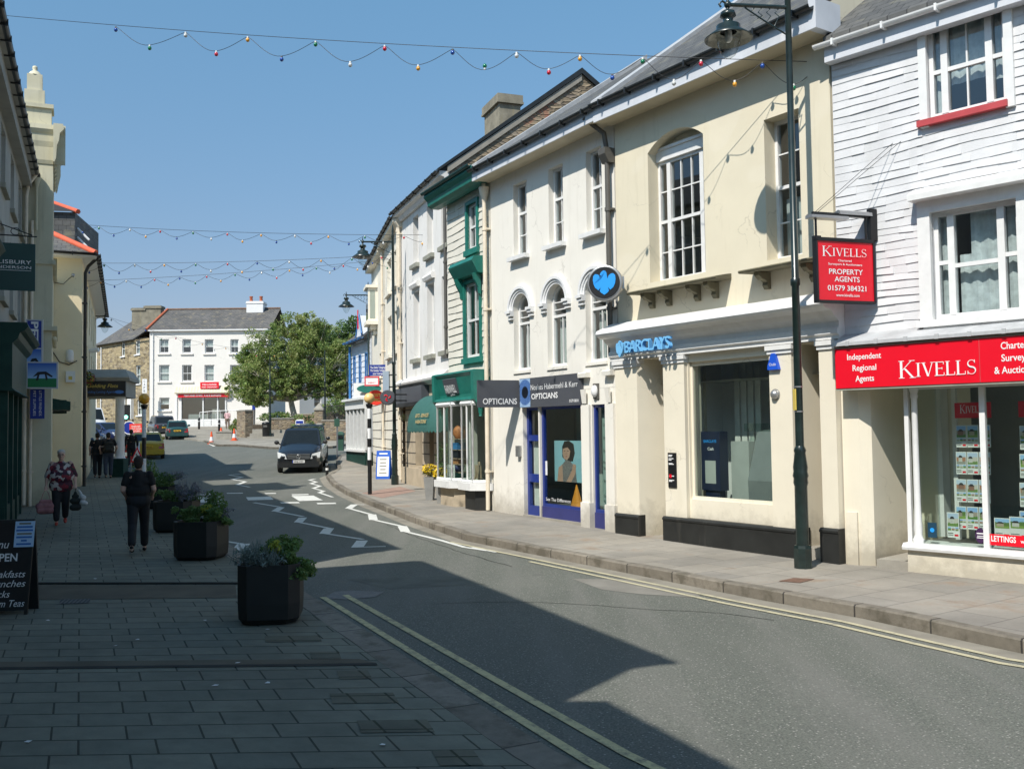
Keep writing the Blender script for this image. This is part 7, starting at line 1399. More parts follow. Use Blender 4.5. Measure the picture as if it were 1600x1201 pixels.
# ================================================================ STREET FURNITURE
def lamp_post(lab,base,H,arm,lan,grp='green street lamps',s=1.0):
    """base xyz, H arm height above base, arm = vector to the lantern, lan scale"""
    t=thing('street_lamp',lab,'street lamp',base,grp); b=V(base); m=MB(); rb=.11
    m.lathe([(rb*1.15,-.1),(rb*1.15,.28),(rb*1.05,.32)],b,8,sm=False); m.lathe([(rb*.85,.32),(rb*.82,1.15),(rb*.95,1.2),(rb*.9,1.26),(rb*1.02,1.3),(rb*.9,1.36),(rb*.95,1.42),(rb*.7,1.62),(rb*.8,1.66),(rb*.56,1.72)],b,16); m.build('base',A['lampgreen'],t)
    m=MB(); m.lathe([(rb*.56,1.7),(rb*.5,4.0),(rb*.64,4.02),(rb*.64,4.1),(rb*.48,4.12),(rb*.4,H+.15),(rb*.55,H+.18),(rb*.3,H+.3),(rb*.42,H+.36),(rb*.1,H+.6)],b,14); m.build('shaft',A['lampgreen'],t)
    a=V((arm[0],arm[1],0)); L=a.length; u=a/L; top=b+V((0,0,H)); e=top+a; m=MB(); m.tube([top,e-u*-.0],.03,8); m.ball(e,.055,8,6); m.tube([e+V((0,0,.0)),e+V((0,0,.16))],[.03,.008],6)
    m.tube([e+u*.0,e+u*.08+V((0,0,.05)),e+u*.13+V((0,0,.0)),e+u*.1+V((0,0,-.04))],.016,6)
    m.tube([top+V((0,0,-.42)),top+u*L*.35+V((0,0,-.24)),top+u*L*.72+V((0,0,-.03))],.012,6)
    for k in (.16,.3,.44,.56): m.tube([top+u*L*k+V((0,0,-.03)),top+u*L*(k+.06)+V((0,0,-.09)),top+u*L*(k-.01)+V((0,0,-.14)),top+u*L*(k+.07)+V((0,0,-.34+.36*k))],.008,5)
    m.build('arm',A['lampgreen'],t)
    c=e+V((0,0,-.05)); k=lan; m=MB(); pr=[(.02,.0),(.03,-.05),(.1,-.06),(.115,-.12),(.075,-.14),(.07,-.2),(.085,-.22),(.17,-.26),(.175,-.33),(.2,-.34),(.345,-.45),(.34,-.46),(.19,-.37),(.12,-.36)]; m.lathe([(r*k,z*k) for r,z in pr],c,24,cap=False); ln=m.build('lantern',A['lampgreen'],t)
    m=MB(); pr=[(.17,-.37),(.172,-.44),(.16,-.52),(.13,-.62),(.09,-.69),(.04,-.73),(.004,-.74)]; m.lathe([(r*k,z*k) for r,z in pr],c,20,cap=False); m.build('glass_bowl',A['clear'],ln)
    m=MB(); m.lathe([(.05*k,-.34*k),(.055*k,-.46*k),(.03*k,-.5*k)],c,10); m.build('bulb',A['paper'],ln); return t
nb=gnd(1255,887); zh=at(1230,12,nb.y).z; NL=lamp_post('nearest green street lamp on the right pavement in front of the bank',tuple(nb),zh-nb.z,(-.9,-.12),1.0)
m=MB(); q=nb+V((-.035,-.02,2.45)); m.box(-.035,-.02,-.04,.05,-.22,.08,0,Matrix.Translation(q)@Matrix.Rotation(.1,4,'Z')); m.build('notice_plate',A['goldbright'],NL); m=MB(); m.lathe([(.066,2.2),(.066,2.22)],nb,14); m.lathe([(.066,2.55),(.066,2.57)],nb,14); m.build('strap',A['sign_steel'],NL)
mb_=gnd(617,757); lamp_post('mid green street lamp on the right pavement beside the round charcoal sign',tuple(mb_),at(612,378,mb_.y).z-mb_.z,(-1.0,-.1),1.05)
y=43.5; x=at(577,700,y).x; lamp_post('third green street lamp against the post office corner',(x,y,g(y)),at(574,461,y).z-g(y),(-.98,-.1),1.05)
y=49; x=at(134,700,y).x; lamp_post('green street lamp beyond the flats canopy on the left',(x,y,g(y)),at(133,494,y).z-g(y),(.9,.1),1.1)
for u,y,v,lab,ar in ((422,71,566,'slim green street lamp standing in front of the birch',(.5,.0)),(508,68,560,'slim green street lamp right of the van by the gate pier',(-.5,0)),(543,70,570,'slim green street lamp half hidden beside the post office',(-.5,0))):
    x=at(u,660,y).x; lamp_post(lab,(x,y,g(y)),at(u,v,y).z-g(y),ar,.9)
# zebra crossing beacons
A['amber']=mk('amber_globe',srgb(236,168,40),.3,.05,4,coat=.4); A['amber_pale']=mk('faded_amber_globe',srgb(236,196,130),.35,.05,4)
def beacon(lab,base,zb,bands,mat):
    t=thing('zebra_crossing_beacon',lab,'beacon',base,'belisha beacons at the zebra crossing'); b=V(base); z=b.z-.1; r=.06; cols={'k':'black','w':'signwhite'}
    for c in 'kw':
        m=MB()
        for z0,z1,k in bands:
            if k==c: m.lathe([(r,b.z+z0),(r,b.z+z1)],(b.x,b.y,0),12)
        m.build('black_band' if c=='k' else 'white_band',A[cols[c]],t)
    m=MB(); m.lathe([(r,zb-.32),(.1,zb-.24),(.1,zb-.18)],(b.x,b.y,0),12); m.build('collar',A['black'],t); m=MB(); m.ball((b.x,b.y,zb-.02),.155,18,12); m.build('globe',A[mat],t)
p=gnd(578,772); zb=at(577,621,p.y).z; h=zb-.2-p.z; beacon('zebra beacon on the right pavement with a pale globe',tuple(p),zb,[(-.1,1.0,'k'),(1.0,1.37,'w'),(1.37,1.62,'k'),(1.62,1.92,'w'),(1.92,2.2,'k'),(2.2,h,'w')] ,'amber_pale')
y=27.6; q=at(225,700,y); zb=at(223,622,y).z; beacon('zebra beacon on the left kerb with a deep amber globe',(q.x,y,g(y)),zb,[(-.1,.75,'k'),(.75,1.15,'w'),(1.15,1.75,'k'),(1.75,zb-.2-g(y),'w')],'amber')
# planters
def planter(lab,base,w,h,seed,rot=0):
    random.seed(seed); t=thing('planter',lab,'planter',base,'black tub planters along the left kerb'); b=V(base); m=MB()
    prof=[(.86,0),(.9,.04),(.97,.08),(1.0,.35),(1.0,.9),(1.0,1.0),(.93,1.0),(.92,.9)]
    oct_=[]
    for k,z in prof: oct_.append([b+V((w/2*k*x,w/2*k*y,h*z)) for x,y in ((1,-.66),(1,.66),(.66,1),(-.66,1),(-1,.66),(-1,-.66),(-.66,-1),(.66,-1))])
    M_=Matrix.Translation(b)@Matrix.Rotation(rot,4,'Z')@Matrix.Translation(-b); oct_=[[M_@q for q in r] for r in oct_]
    m.rings(oct_,0,False,True); m.build('tub',A['plasticblack'],t); m=MB(); m.face([q-V((0,0,.05)) for q in oct_[-2]]); m.build('soil',A['soil'],t)
    return t,b,w,h
def plants(t,b,w,h,spec,seed):
    random.seed(seed)
    for nm,mt,blobs,size,n in spec:
        m=MB()
        for dx,dy,dz,r in blobs:
            c=b+V((dx*w,dy*w,h+dz)); 
            for k in range(9): d=V((random.gauss(0,.5)*r,random.gauss(0,.5)*r,random.uniform(-.3,1)*r)); leaves(m,c+d,(r*.45,r*.45,r*.4),n,size,0,.5 if nm!='silver_foliage' else .28)
            if nm=='silver_foliage':
                for k in range(26): q=c+V((random.gauss(0,.5)*r,random.gauss(0,.5)*r,0)); m.tube([q,q+V((random.gauss(0,.05),random.gauss(0,.05),r*random.uniform(.6,1.5)))],[.004,.002],4)
        m.build(nm,A[mt],t)
p=gnd(413,978); p=V((p.x,p.y+.3,g(p.y)+.012)); t,b,w,h=planter('nearest black tub planter with silver foliage and a yellow flower tuft',tuple(p),.65,.62,1,.12)
plants(t,b,w,h,[('silver_foliage','leaf_silver',[(-.36,-.1,.02,.14),(-.2,-.3,.03,.14),(-.05,-.32,.02,.13),(-.3,.2,.03,.14),(.08,-.36,.0,.12)],.045,40),('green_foliage','leaf_d',[(.3,-.1,.0,.17),(.45,-.1,-.1,.16),(.5,.1,-.14,.13),(.2,.25,.06,.16),(-.05,.1,.05,.15)],.042,85),('yellow_flowers','leaf_y',[(.1,-.05,.14,.075),(.0,.1,.12,.06)],.035,30)],5)
p=gnd(305,876); p=V((p.x,p.y+.3,g(p.y)+.012)); t,b,w,h=planter('second black tub planter with a bushy dark shrub and yellow flowers',tuple(p),.72,.6,2,-.1)
plants(t,b,w,h,[('green_foliage','leaf_d',[(.15,.1,.14,.24),(.3,.15,.1,.2),(-.35,-.1,.04,.16),(-.1,-.1,.05,.17),(.5,-.05,-.06,.15),(.3,-.2,0,.14)],.045,100),('yellow_flowers','leaf_y',[(.22,-.25,.16,.08)],.04,34),('silver_foliage','lav',[(.48,.1,.06,.1)],.05,22)],6)
p=gnd(268,832); p=V((p.x,p.y+.3,g(p.y)+.012)); t,b,w,h=planter('third black tub planter with grey lavender beside the woman in black',tuple(p),.78,.6,3)
plants(t,b,w,h,[('green_foliage','leaf_d',[(-.3,0,.05,.17),(0,-.1,.05,.17),(.3,.1,.05,.15)],.045,80),('silver_foliage','lav',[(.1,.1,.14,.2),(.38,0,.12,.18),(.25,-.2,.03,.14)],.06,36)],7)
y=24.5; q=at(256,772,y); t,b,w,h=planter('fourth black tub planter mostly hidden behind the third',(q.x,y,g(y)+.012),.75,.55,4); plants(t,b,w,h,[('green_foliage','leaf_d',[(-.2,0,.1,.24),(.15,0,.06,.2)],.07,60),('silver_foliage','lav',[(.4,0,.14,.18)],.06,30)],8)
y=31; q=at(227,750,y); t=thing('shrub','round green shrub behind the woman in black by the left kerb','shrub',(q.x,y,g(y)),None); random.seed(3); m=MB(); m.lathe([(.25,0),(.32,.3),(.3,.32)],(q.x,y,g(y)),10); m.build('tub',A['plasticblack'],t); m=MB(); leaves(m,(q.x,y,g(y)+.65),(.42,.42,.4),700,.08,0); m.build('foliage',A['leaf_d'],t)
random.seed(2); m=MB(); leaves(m,HB,(.32,.32,.3),420,.09,[0,0,1,2]); o=m.build('flowers',[A['leaf_c'],A['flower_r'],A['leaf_y']],[x for x in bpy.data.objects if x.name=='hanging_basket'][0]); m=MB(); m.tube([HB+V((0,0,.2)),HB+V((0,0,.75))],.01,4); m.build('chain',A['black'],[x for x in bpy.data.objects if x.name=='hanging_basket'][0])
# flower pots by the teal shop
A['zinc']=mk('zinc_planter',(.3,.3,.29),.5,.15,5,metal=.2)
for (u,v,w,h,lab,sd) in ((672,781,.36,.62,'left zinc pot of yellow flowers beside the teal bay window',1),(690,786,.36,.56,'right zinc pot of yellow flowers touching the teal bay window',2)):
    p=gnd(u,v); t=thing('flower_pot',lab,'flower pot',tuple(p),'zinc pots of yellow flowers'); m=MB(); m.lathe([(w*.36,0),(w*.55,h),(w*.5,h),(w*.48,h-.04)],p,4,ph=.6,sm=False); m.build('pot',A['zinc'],t); random.seed(sd); m=MB(); leaves(m,p+V((0,0,h+.12)),(.2,.2,.13),260,.06,0); m.build('leaves',A['leaf_c'],t); m=MB(); leaves(m,p+V((0,0,h+.2)),(.22,.22,.15),300,.05,0,.9,.8); m.build('flowers',A['flower_y'],t)
p=gnd(694,775); t=thing('shrub','leafy potted shrub behind the yellow flower pots','shrub',tuple(p)); random.seed(8); m=MB(); leaves(m,p+V((0,0,1.15)),(.22,.22,.4),300,.09,0); m.build('foliage',A['leaf_d'],t); m=MB(); m.tube([p,p+V((0,0,1.0))],.015,5); m.lathe([(.12,0),(.16,.3),(.14,.3)],p,10); m.build('stem',A['bark_dk'],t)
# A-boards
def aboard(lab,u0,u1,v0,v1,Y,frame,mat,rotz=0,hgt=None,round_=False,nm='a_board'):
    b0=at(u0,v1,Y); b1=at(u1,v1,Y); z=g(Y); h=hgt or at(u0,v0,Y).z-z; t=thing(nm,lab,'sandwich board',((b0.x+b1.x)/2,Y,z)); W=b1.x-b0.x; fr=Fr((b0.x,Y,0),(math.cos(rotz),math.sin(rotz),0)); return t,fr,W/math.cos(rotz),z,h
t,fr,W,z,h=aboard('black menu board with white script lettering and a pinned pale notice at the left edge',-36,38,815,965,11.0,'black','black',.12)
P=lambda x,y,o: fr.pt(x,z+y*math.cos(.2),o-(y)*math.sin(.2))
def leanbox(m,x0,x1,y0,y1,o0,o1): m.hexa([P(x0,y0,o1),P(x1,y0,o1),P(x1,y0,o0),P(x0,y0,o0),P(x0,y1,o1),P(x1,y1,o1),P(x1,y1,o0),P(x0,y1,o0)])
m=MB(); leanbox(m,0,W,.06,h,-.015,.0); bd=m.build('front_panel',A['black'],t); m=MB()
for q in ((0,.035,0,h+.02),(W-.035,W,0,h+.02),(.035,W-.035,h-.03,h+.02),(.035,W-.035,.05,.09)): leanbox(m,*q,-.02,.012)
m.build('frame',A['plasticblack'],t); m=MB(); m.hexa([fr.pt(0,z,-.34),fr.pt(W,z,-.34),fr.pt(W,z,-.37),fr.pt(0,z,-.37),fr.pt(0,z+h*.98,-.22),fr.pt(W,z+h*.98,-.22),fr.pt(W,z+h*.98,-.25),fr.pt(0,z+h*.98,-.25)]); m.build('rear_panel',A['plasticblack'],t)
ey=(P(0,1,0)-P(0,0,0)).normalized(); m=MB()
for tx,yb,x1,hh,sh in (('Menu',.71,.52,.09,.25),('OPEN',.57,.71,.085,0),('for',.5,.36,.035,.2),('Breakfasts',.395,.9,.075,.3),('Lunches',.295,.92,.075,.3),('Snacks',.185,.62,.075,.3),('Cream Teas',.085,.93,.075,.3)):
    wd={'OPEN':.55,'Breakfasts':.82,'Lunches':.72,'Snacks':.5,'Cream Teas':.85,'Menu':.5,'for':.14}[tx]*W; m.text(tx,P(x1*W-wd,yb*h,.002),fr.d,ey,hh*h,0,wd,'L',shear=sh,bold=.02 if tx=='OPEN' else 0)
m.build('lettering',A['signwhite'],bd)
A['noticeblue']=mk('pale_blue_notice',srgb(170,200,228),.6,.03,6); m=MB(); leanbox(m,W*.62,W*1.02,h*.72,h*1.0,.013,.02); nt_=m.build('notice',A['noticeblue'],t); A['inkblue']=mk('blue_ink',srgb(60,110,180),.5,.05,5); A['inkgrey']=mk('grey_ink',srgb(120,120,110),.5,.05,5)
m=MB()
for k,(w_,i) in enumerate(((.24,1),(.32,0),(.34,0),(.3,1),(.32,0),(.12,0),(.3,0))): m.face([P(W*(.82-w_/2),h*(.965-k*.037),.021),P(W*(.82+w_/2),h*(.965-k*.037),.021),P(W*(.82+w_/2),h*(.985-k*.037),.021),P(W*(.82-w_/2),h*(.985-k*.037),.021)],i)
m.build('notice_print',[A['inkblue'],A['inkgrey']],nt_)
t,fr,W,z,h=aboard('blue framed white sandwich board on the right pavement between the beacon and the lamp',587,609,704,745,35.3,'signblue','signwhite',-.1); A['bluefr']=mk('mid_blue_frame',srgb(36,92,190),.4,.05,4)
P=lambda x,y,o: fr.pt(x,z+y*math.cos(.17),o-(y)*math.sin(.17)); m=MB(); leanbox(m,0,W,.0,h,-.02,.0); bd=m.build('panel',A['bluefr'],t); m=MB(); leanbox(m,.09*W,.91*W,.1,h*.8,.0,.006); pp=m.build('poster',A['signwhite'],bd); ey=(P(0,1,0)-P(0,0,0)).normalized()
m=MB(); m.hexa([fr.pt(0,z,-.45),fr.pt(W,z,-.45),fr.pt(W,z,-.48),fr.pt(0,z,-.48),fr.pt(0,z+h,-.18),fr.pt(W,z+h,-.18),fr.pt(W,z+h,-.21),fr.pt(0,z+h,-.21)]); m.build('rear_panel',A['bluefr'],t)
m=MB(); 
for k,w_ in enumerate((.5,.44,.5,.4,.55)): m.face([P(W*(.5-w_/2),h*(.68-k*.12),.007),P(W*(.5+w_/2),h*(.68-k*.12),.007),P(W*(.5+w_/2),h*(.72-k*.12),.007),P(W*(.5-w_/2),h*(.72-k*.12),.007)])
m.face([P(W*.2,h*.88,.002),P(W*.8,h*.88,.002),P(W*.8,h*.93,.002),P(W*.2,h*.93,.002)],1); m.build('print',[A['inkgrey'],A['signwhite']],bd)
# traffic cones, works signs
A['conered']=mk('cone_orange',srgb(226,88,40),.5,.06,5); A['conewhite']=mk('cone_white_sleeve',(.75,.75,.74),.5,.05,5)
for u,Y,h,lab in ((330.5,66.5,.85,'leftmost traffic cone, standing on the road left of the concrete block'),(345.5,73,.75,'traffic cone behind the concrete block'),(366,68,.85,'traffic cone at the right end of the concrete block')):
    x=at(u,680,Y).x; zz=g(Y)-(.13 if u<340 else 0); t=thing('traffic_cone',lab,'traffic cone',(x,Y,zz),'traffic cones by the square'); m=MB(); m.box(x-.22,x+.22,Y-.22,Y+.22,zz,zz+.04); m.lathe([(.17,.04),(.14,.2)],(x,Y,zz),14); m.lathe([(.095,.48),(.04,h)],(x,Y,zz),14); m.build('body',A['conered'],t); m=MB(); m.lathe([(.142,.2),(.097,.48)],(x,Y,zz),14); m.build('sleeve',A['conewhite'],t)
def tri_sign(lab,u0,u1,v0,v1,Y):
    a=at(u0,v1,Y); b=at(u1,v1,Y); z1=at(u0,v0,Y).z; t=thing('roadworks_sign',lab,'road sign',(a.x,Y,g(Y))); f=Fr((a.x,Y,0),(1,.05,0)); W=b.x-a.x; H=z1-a.z
    T=lambda k,o:[f.pt(W/2+(x-W/2)*k,a.z+H*(y-.36)*k+H*.36,o) for x,y in ((0,0),(W,0),(W/2,1))]
    m=MB(); m.poly(T(1,-.02),f.n,.02); bd=m.build('red_triangle',A['red'],t); m=MB(); m.poly(T(.72,.001),f.n,.002); m.build('white_triangle',A['signwhite'],bd)
    m=MB(); q=lambda L: m.face([f.pt(W*x,a.z+H*y,.005) for x,y in L]); q([(.42,.2),(.46,.2),(.5,.36),(.46,.44),(.42,.4)]); q([(.46,.2),(.54,.2),(.5,.36)]); q([(.48,.44),(.6,.34),(.62,.37),(.5,.5)]); q([(.36,.5),(.66,.28),(.68,.3),(.38,.53)]); q([(.62,.18),(.78,.18),(.7,.3)]); m.poly([f.pt(W*(.45+.035*math.cos(k)),a.z+H*(.53+.05*math.sin(k)),.004) for k in range(6)],f.n,.002); m.build('digging_man',A['black'],bd)
    m=MB(); zz=g(Y)-.13; m.tube([f.pt(W*.1,a.z,-.03),f.pt(W*.05,zz,-.1)],.02,5); m.tube([f.pt(W*.9,a.z,-.03),f.pt(W*.95,zz,-.1)],.02,5); m.tube([f.pt(W*.5,a.z+H*.5,-.03),f.pt(W*.5,zz,-.6)],.02,5); m.build('legs',A['sign_steel'],t)
tri_sign('red and white men at work triangle standing behind the yellow car',203,225,698,722,37.0); 
A['orangesign']=mk('roadworks_red_board',srgb(235,70,58),.4,.04,4); t=board('roadworks_board','red roadworks board with white lettering above the yellow car','202' and 202.5,223,662,676.5,56,'orangesign',[('WHEN RED',.14,.62,.2,.7),('LIGHT SHOWS',.1,.36,.2,.8),('WAIT HERE',.16,.1,.2,.66)],th=.02); f_=at(203,676,56); m=MB(); 
for du in (204,221): q=at(du,677,56.03); m.tube([q,V((q.x,q.y+.2,g(56)-.13))],.025,5)
m.build('legs',A['sign_steel'],t)
t=thing('keep_right_sign','round blue sign with a white rim in the roadworks','road sign',tuple(at(203,668,58))); c=at(202,668,57.5); m=MB(); rg=[[c+V((.4*q*math.cos(k*PI/12),o,.4*q*math.sin(k*PI/12))) for k in range(24)] for q,o in ((1,.02),(1,-.02))]; m.rings(rg,0,False); bd=m.build('disc',A['signblue'],t); m=MB(); rg=[[c+V((.4*q*math.cos(k*PI/12),-.025,.4*q*math.sin(k*PI/12))) for k in range(24)] for q in (1,.88)]; m.rings(rg,0,False,False); m.build('rim',A['signwhite'],bd); m=MB(); m.tube([c+V((0,.03,0)),V((c.x,c.y+.03,g(57)-.13))],.03,6); m.build('post',A['sign_steel'],t)
t=thing('traffic_light','portable traffic light showing green behind the canopy pillar','traffic light',tuple(at(199,652,60))); c=at(198,651,60); m=MB(); m.box(c.x-.16,c.x+.16,c.y-.1,c.y+.15,c.z-.2,c.z+.75); m.build('head',A['black'],t); ge=NT('green_signal'); ge.b.inputs['Emission Color'].default_value=(.05,1,.6,1); ge.b.inputs['Emission Strength'].default_value=2.5; A['green_signal']=ge.m; m=MB(); m.tube([c+V((0,-.1,-.02)),c+V((0,-.13,-.02))],.12,14); m.build('green_lens',A['green_signal'],t); m=MB(); m.tube([c+V((0,0,-.2)),V((c.x,c.y,g(60)-.13))],.05,8); m.build('post',A['black'],t)
for u0,u1 in ((193,199),(205,212)):
    q=at(u0,690,53.8); 
t=thing('works_barrier','red and white plastic works barrier between the pillar and the yellow car','barrier',tuple(at(198,700,50))); a=at(194,699,50.5); b=at(203,712,50.3); m=MB(); z=g(50)-.13; m.box(a.x,a.x+.9,50,50.08,z+.5,z+.9); m.box(a.x+.05,a.x+.85,50.0,50.09,z+.15,z+.3); m.build('panel',A['orangesign'],t); m=MB(); m.box(a.x+.0,a.x+.08,49.9,50.3,z,z+1.0); m.box(a.x+.82,a.x+.9,49.9,50.3,z,z+1.0); m.build('foot',A['conewhite'],t)
# square: information board, bollards, bins, poles
t=thing('information_board','white information board with a blue heading behind the van','sign',tuple(at(468,672,68))); f=Fr((at(462,672,67.5).x,67.5,0),(1,0,0)); W=.58; zz=g(67.5); m=MB(); z1=at(468,655,67.5).z; fb(m,f,0,W,zz,z1-.1,-.05,.05); m.poly([f.pt(W/2+W/2*math.cos(PI*k/8),z1-.1+.1*math.sin(PI*k/8),-.05) for k in range(9)],f.n,.1); bd=m.build('panel',A['signwhite'],t); m=MB(); fb(m,f,.04,W-.04,z1-.32,z1-.1,.05,.055); m.build('heading',A['signblue'],bd)
for u,Y in ((311,89),(342.5,82)):
    x=at(u,660,Y).x; t=thing('bollard','black bollard at the foot of the chip shop ramp' if u<320 else 'black bollard left of the man in the pink shirt','bollard',(x,Y,g(Y)),'black bollards'); m=MB(); m.lathe([(.1,-.1),(.1,.8),(.12,.85),(.09,.9),(.11,1.0),(.02,1.1)],(x,Y,g(Y)),12); m.build('post',A['black'],t); m=MB(); m.lathe([(.102,.7),(.102,.76)],(x,Y,g(Y)),12); m.build('band',A['conewhite'],t)
A['bingreen']=mk('green_litter_bin',(.03,.09,.06),.5,.2,4)
Y=55; x=at(532,690,Y).x; t=thing('litter_bin','dark green litter bin on the right pavement near the post office','bin',(x,Y,g(Y))); m=MB(); m.lathe([(.24,0),(.27,.85),(.3,.9),(.28,1.0),(.1,1.08)],(x,Y,g(Y)),4,ph=PI/4,sm=False); m.build('body',A['bingreen'],t); m=MB(); m.box(x-.16,x+.16,Y-.23,Y-.2,g(Y)+.7,g(Y)+.85); m.build('slot',A['black'],t)
Y=71; x=at(416,665,Y).x; t=thing('litter_bin','black litter bin in front of the birch bed','bin',(x,Y,g(Y))); m=MB(); m.lathe([(.28,0),(.3,1.0),(.33,1.02),(.3,1.15),(.1,1.2)],(x,Y,g(Y)),14); m.build('body',A['black'],t); m=MB(); m.box(x-.14,x+.14,Y-.31,Y-.27,g(Y)+.8,g(Y)+.95); m.build('slot',A['pipe_grey'],t)
for u,Y,v,lab in ((527,50,651,'slim grey pole at the right kerb beside the litter bin'),(397,84,631,'slim pole with a small blue plate left of the birch')):
    x=at(u,700,Y).x; t=thing('sign_pole',lab,'pole',(x,Y,g(Y))); m=MB(); z1=at(u,v,Y).z; m.tube([(x,Y,g(Y)-.1),(x,Y,z1)],.045,8); m.build('pole',A['sign_steel'],t); m=MB(); m.box(x-.14,x+.14,Y-.07,Y-.05,z1-.5,z1-.1); m.build('plate',A['signblue'] if u<400 else A['bingreen'],t)
t=thing('bench','dark timber bench left of the stone steps','bench',(*P2(392,75),g(75))); x,y=P2(392,74.5); 
for k in range(3): m=MB(); 
m=MB(); m.box(x-.9,x+.9,y,y+.45,g(74)+.42,g(74)+.48); m.build('seat',A['bark_dk'],t); m=MB(); m.box(x-.9,x+.9,y+.45,y+.5,g(74)+.55,g(74)+.9); m.build('backrest',A['bark_dk'],t)
for sx in (-.75,.7): m=MB(); m.box(x+sx,x+sx+.07,y+.03,y+.45,g(74)-.1,g(74)+.42); m.build('leg',A['bark_dk'],t)
board('shop_hanging_sign','dark shop sign with orange swirls over the right pavement behind the post office',549,555,601,621,49.5,'black',[('C',.2,.55,.35,.5),('&',.2,.1,.35,.5)],tm='orange',th=.04)
# litter on the shaded pavement
random.seed(21); k=0
for u,v in ((840,0),):
    pass
for u,v in ((320,970),(418,984),(370,1037),(418,1068),(598,1165),(336,1072),(42,1160),(75,970),(215,1000),(180,1010),(148,905)):
    p=gnd(u,v); tag((lambda m:(m.face([p+V((a*.022*random.uniform(.6,1.4),b*.02,.008+random.uniform(0,.006))) for a,b in ((-1,-.6),(.8,-1),(1.1,.5),(-.3,1))]),m.build('litter_scrap',A['paper']))[1])(MB()),'small white scrap of litter on the shaded left pavement','litter','scraps of litter on the left pavement')
# cctv camera and left lamp extras
c=at(143,548,40); t=thing('security_camera','white security camera on an arm over the flats canopy','camera',tuple(c)); m=MB(); m.tube([c+V((-.25,0,-.02)),c+V((.3,.0,.04))],.09,10); m.build('body',A['white'],t); m=MB(); m.tube([c+V((-.2,0,0)),c+V((-.75,.1,-.15))],.025,6); m.build('arm',A['sign_steel'],t)
# gull-proof roof and service wires are part of the houses; festoon strings follow
FC={'b':mk('blue_bulb',srgb(34,78,160),.2,.03,3,coat=.5),'g':mk('green_bulb',srgb(20,120,80),.2,.03,3,coat=.5),'w':mk('clear_bulb',(.6,.6,.58),.2,.03,3,coat=.5),'r':mk('red_bulb',srgb(196,34,58),.2,.03,3,coat=.5),'o':mk('orange_bulb',srgb(226,160,50),.2,.03,3,coat=.5)}
def festoon(lab,P,Q,ts,cols,sag,drop,r,first=0,wr=.006,ups=()):
    t=thing('festoon_string',lab,'string lights',tuple(P),'festoon strings across the street'); L=(Q-P).length; line=lambda k: P.lerp(Q,k)+V((0,0,-sag*4*k*(1-k))); m=MB(); m.tube([line(i/40) for i in range(41)],wr,5)
    pos=[]
    for i,k in enumerate(ts): pos.append(line(k)+V((0,0,-.03 if (i+first)%2==0 else -drop*random.uniform(.85,1.1))))
    for i,(a,b) in enumerate(zip(pos,pos[1:])):
        up=a if (i+first)%2==0 else b; dn=b if up is a else a; pts=[]
        for j in range(9): k=j/8; q=up.lerp(dn,k); q.z=up.z+(dn.z-up.z)*(math.sin(k*PI/2))**1.15; pts.append(q)
        m.tube(pts,wr*.9,5)
    m.build('wire',A['black'],t)
    for i,q in enumerate(pos):
        c=cols[i%len(cols)]; f=-1 if i in ups else 1; m=MB(); m.lathe([(r*.5,-.0*f),(r*.55,-r*.8*f)],q,8); s_=m.build('bulb_holder',A['paper'] if c!='b' else A['pipe_grey'],t)
        m=MB(); m.ball(q+V((0,0,-r*1.75*f)),r,10,8,0,(1,1,1.1)); m.build('bulb',FC[c],s_)
random.seed(5)
P=at(2,24,19.0); Q=at(1312,98,14.25); us=[181,234,290,338,387,440,493,547,601,653,707,757,807,857,906,956,1004,1052,1095,1147,1191,1239,1281]
def tk(u):
    lo,hi=0,1
    for _ in range(40):
        k=(lo+hi)/2; p=P.lerp(Q,k); q=CAMM.transposed()@(p-V((0,0,EYE))); uu=800+F*q.x/-q.z
        if uu<u: lo=k
        else: hi=k
    return k
festoon('nearest festoon string of coloured bulbs, highest across the street',P,Q,[tk(u) for u in us],'bgwrobgwrobgwrobgwrobgr',.12,.33,.036,0,.0055,(11,))
for u0,v0,y0,u1,v1,y1,n,cols,lab,dr in ((126,351,34,664,367,30.5,21,'bgbworbgwroybwrobgwry'.replace('y','o'),'second festoon string, from the flats roof to the grey-white terrace',.33),(136,411,34.5,628,397,33.5,21,'bgbwrobgwrobgwrobgwro','third festoon string, below the second, from the flats eaves',.42),(132,439,38,608,405,37,23,'bobwbrobgrogbwrobgwrobg','lowest and farthest festoon string ending at the ivory terrace',.36)):
    P=at(u0,v0,y0); Q=at(u1,v1,y1); festoon(lab,P,Q,[.01+.98*i/(n-1)+random.uniform(-.004,.004) for i in range(n)],cols,.1,dr*.72,.036,1,.007)
P=at(160,492,49); Q=at(460,548,78); festoon('faint festoon string in front of the chip shop roof',P,Q,[.03+.94*i/15 for i in range(16)],'wobgrwo',.6,.3,.045,0,.007)

for i,(u,v) in enumerate(((507,741),(506,733),(505,726),(503,720))):
    p=gnd(u+4,v-2); t=thing('bollard',['nearest','second','third','farthest'][i]+' low black bollard in the row along the right kerb beside the van','bollard',tuple(p),'low kerb bollards'); m=MB(); m.lathe([(.06,-.1),(.06,.26),(.07,.28),(.05,.33),(.02,.34)],p,10); m.build('post',A['black'],t); m=MB(); m.lathe([(.062,.12),(.062,.22)],p,10); m.build('band',A['conewhite'],t)
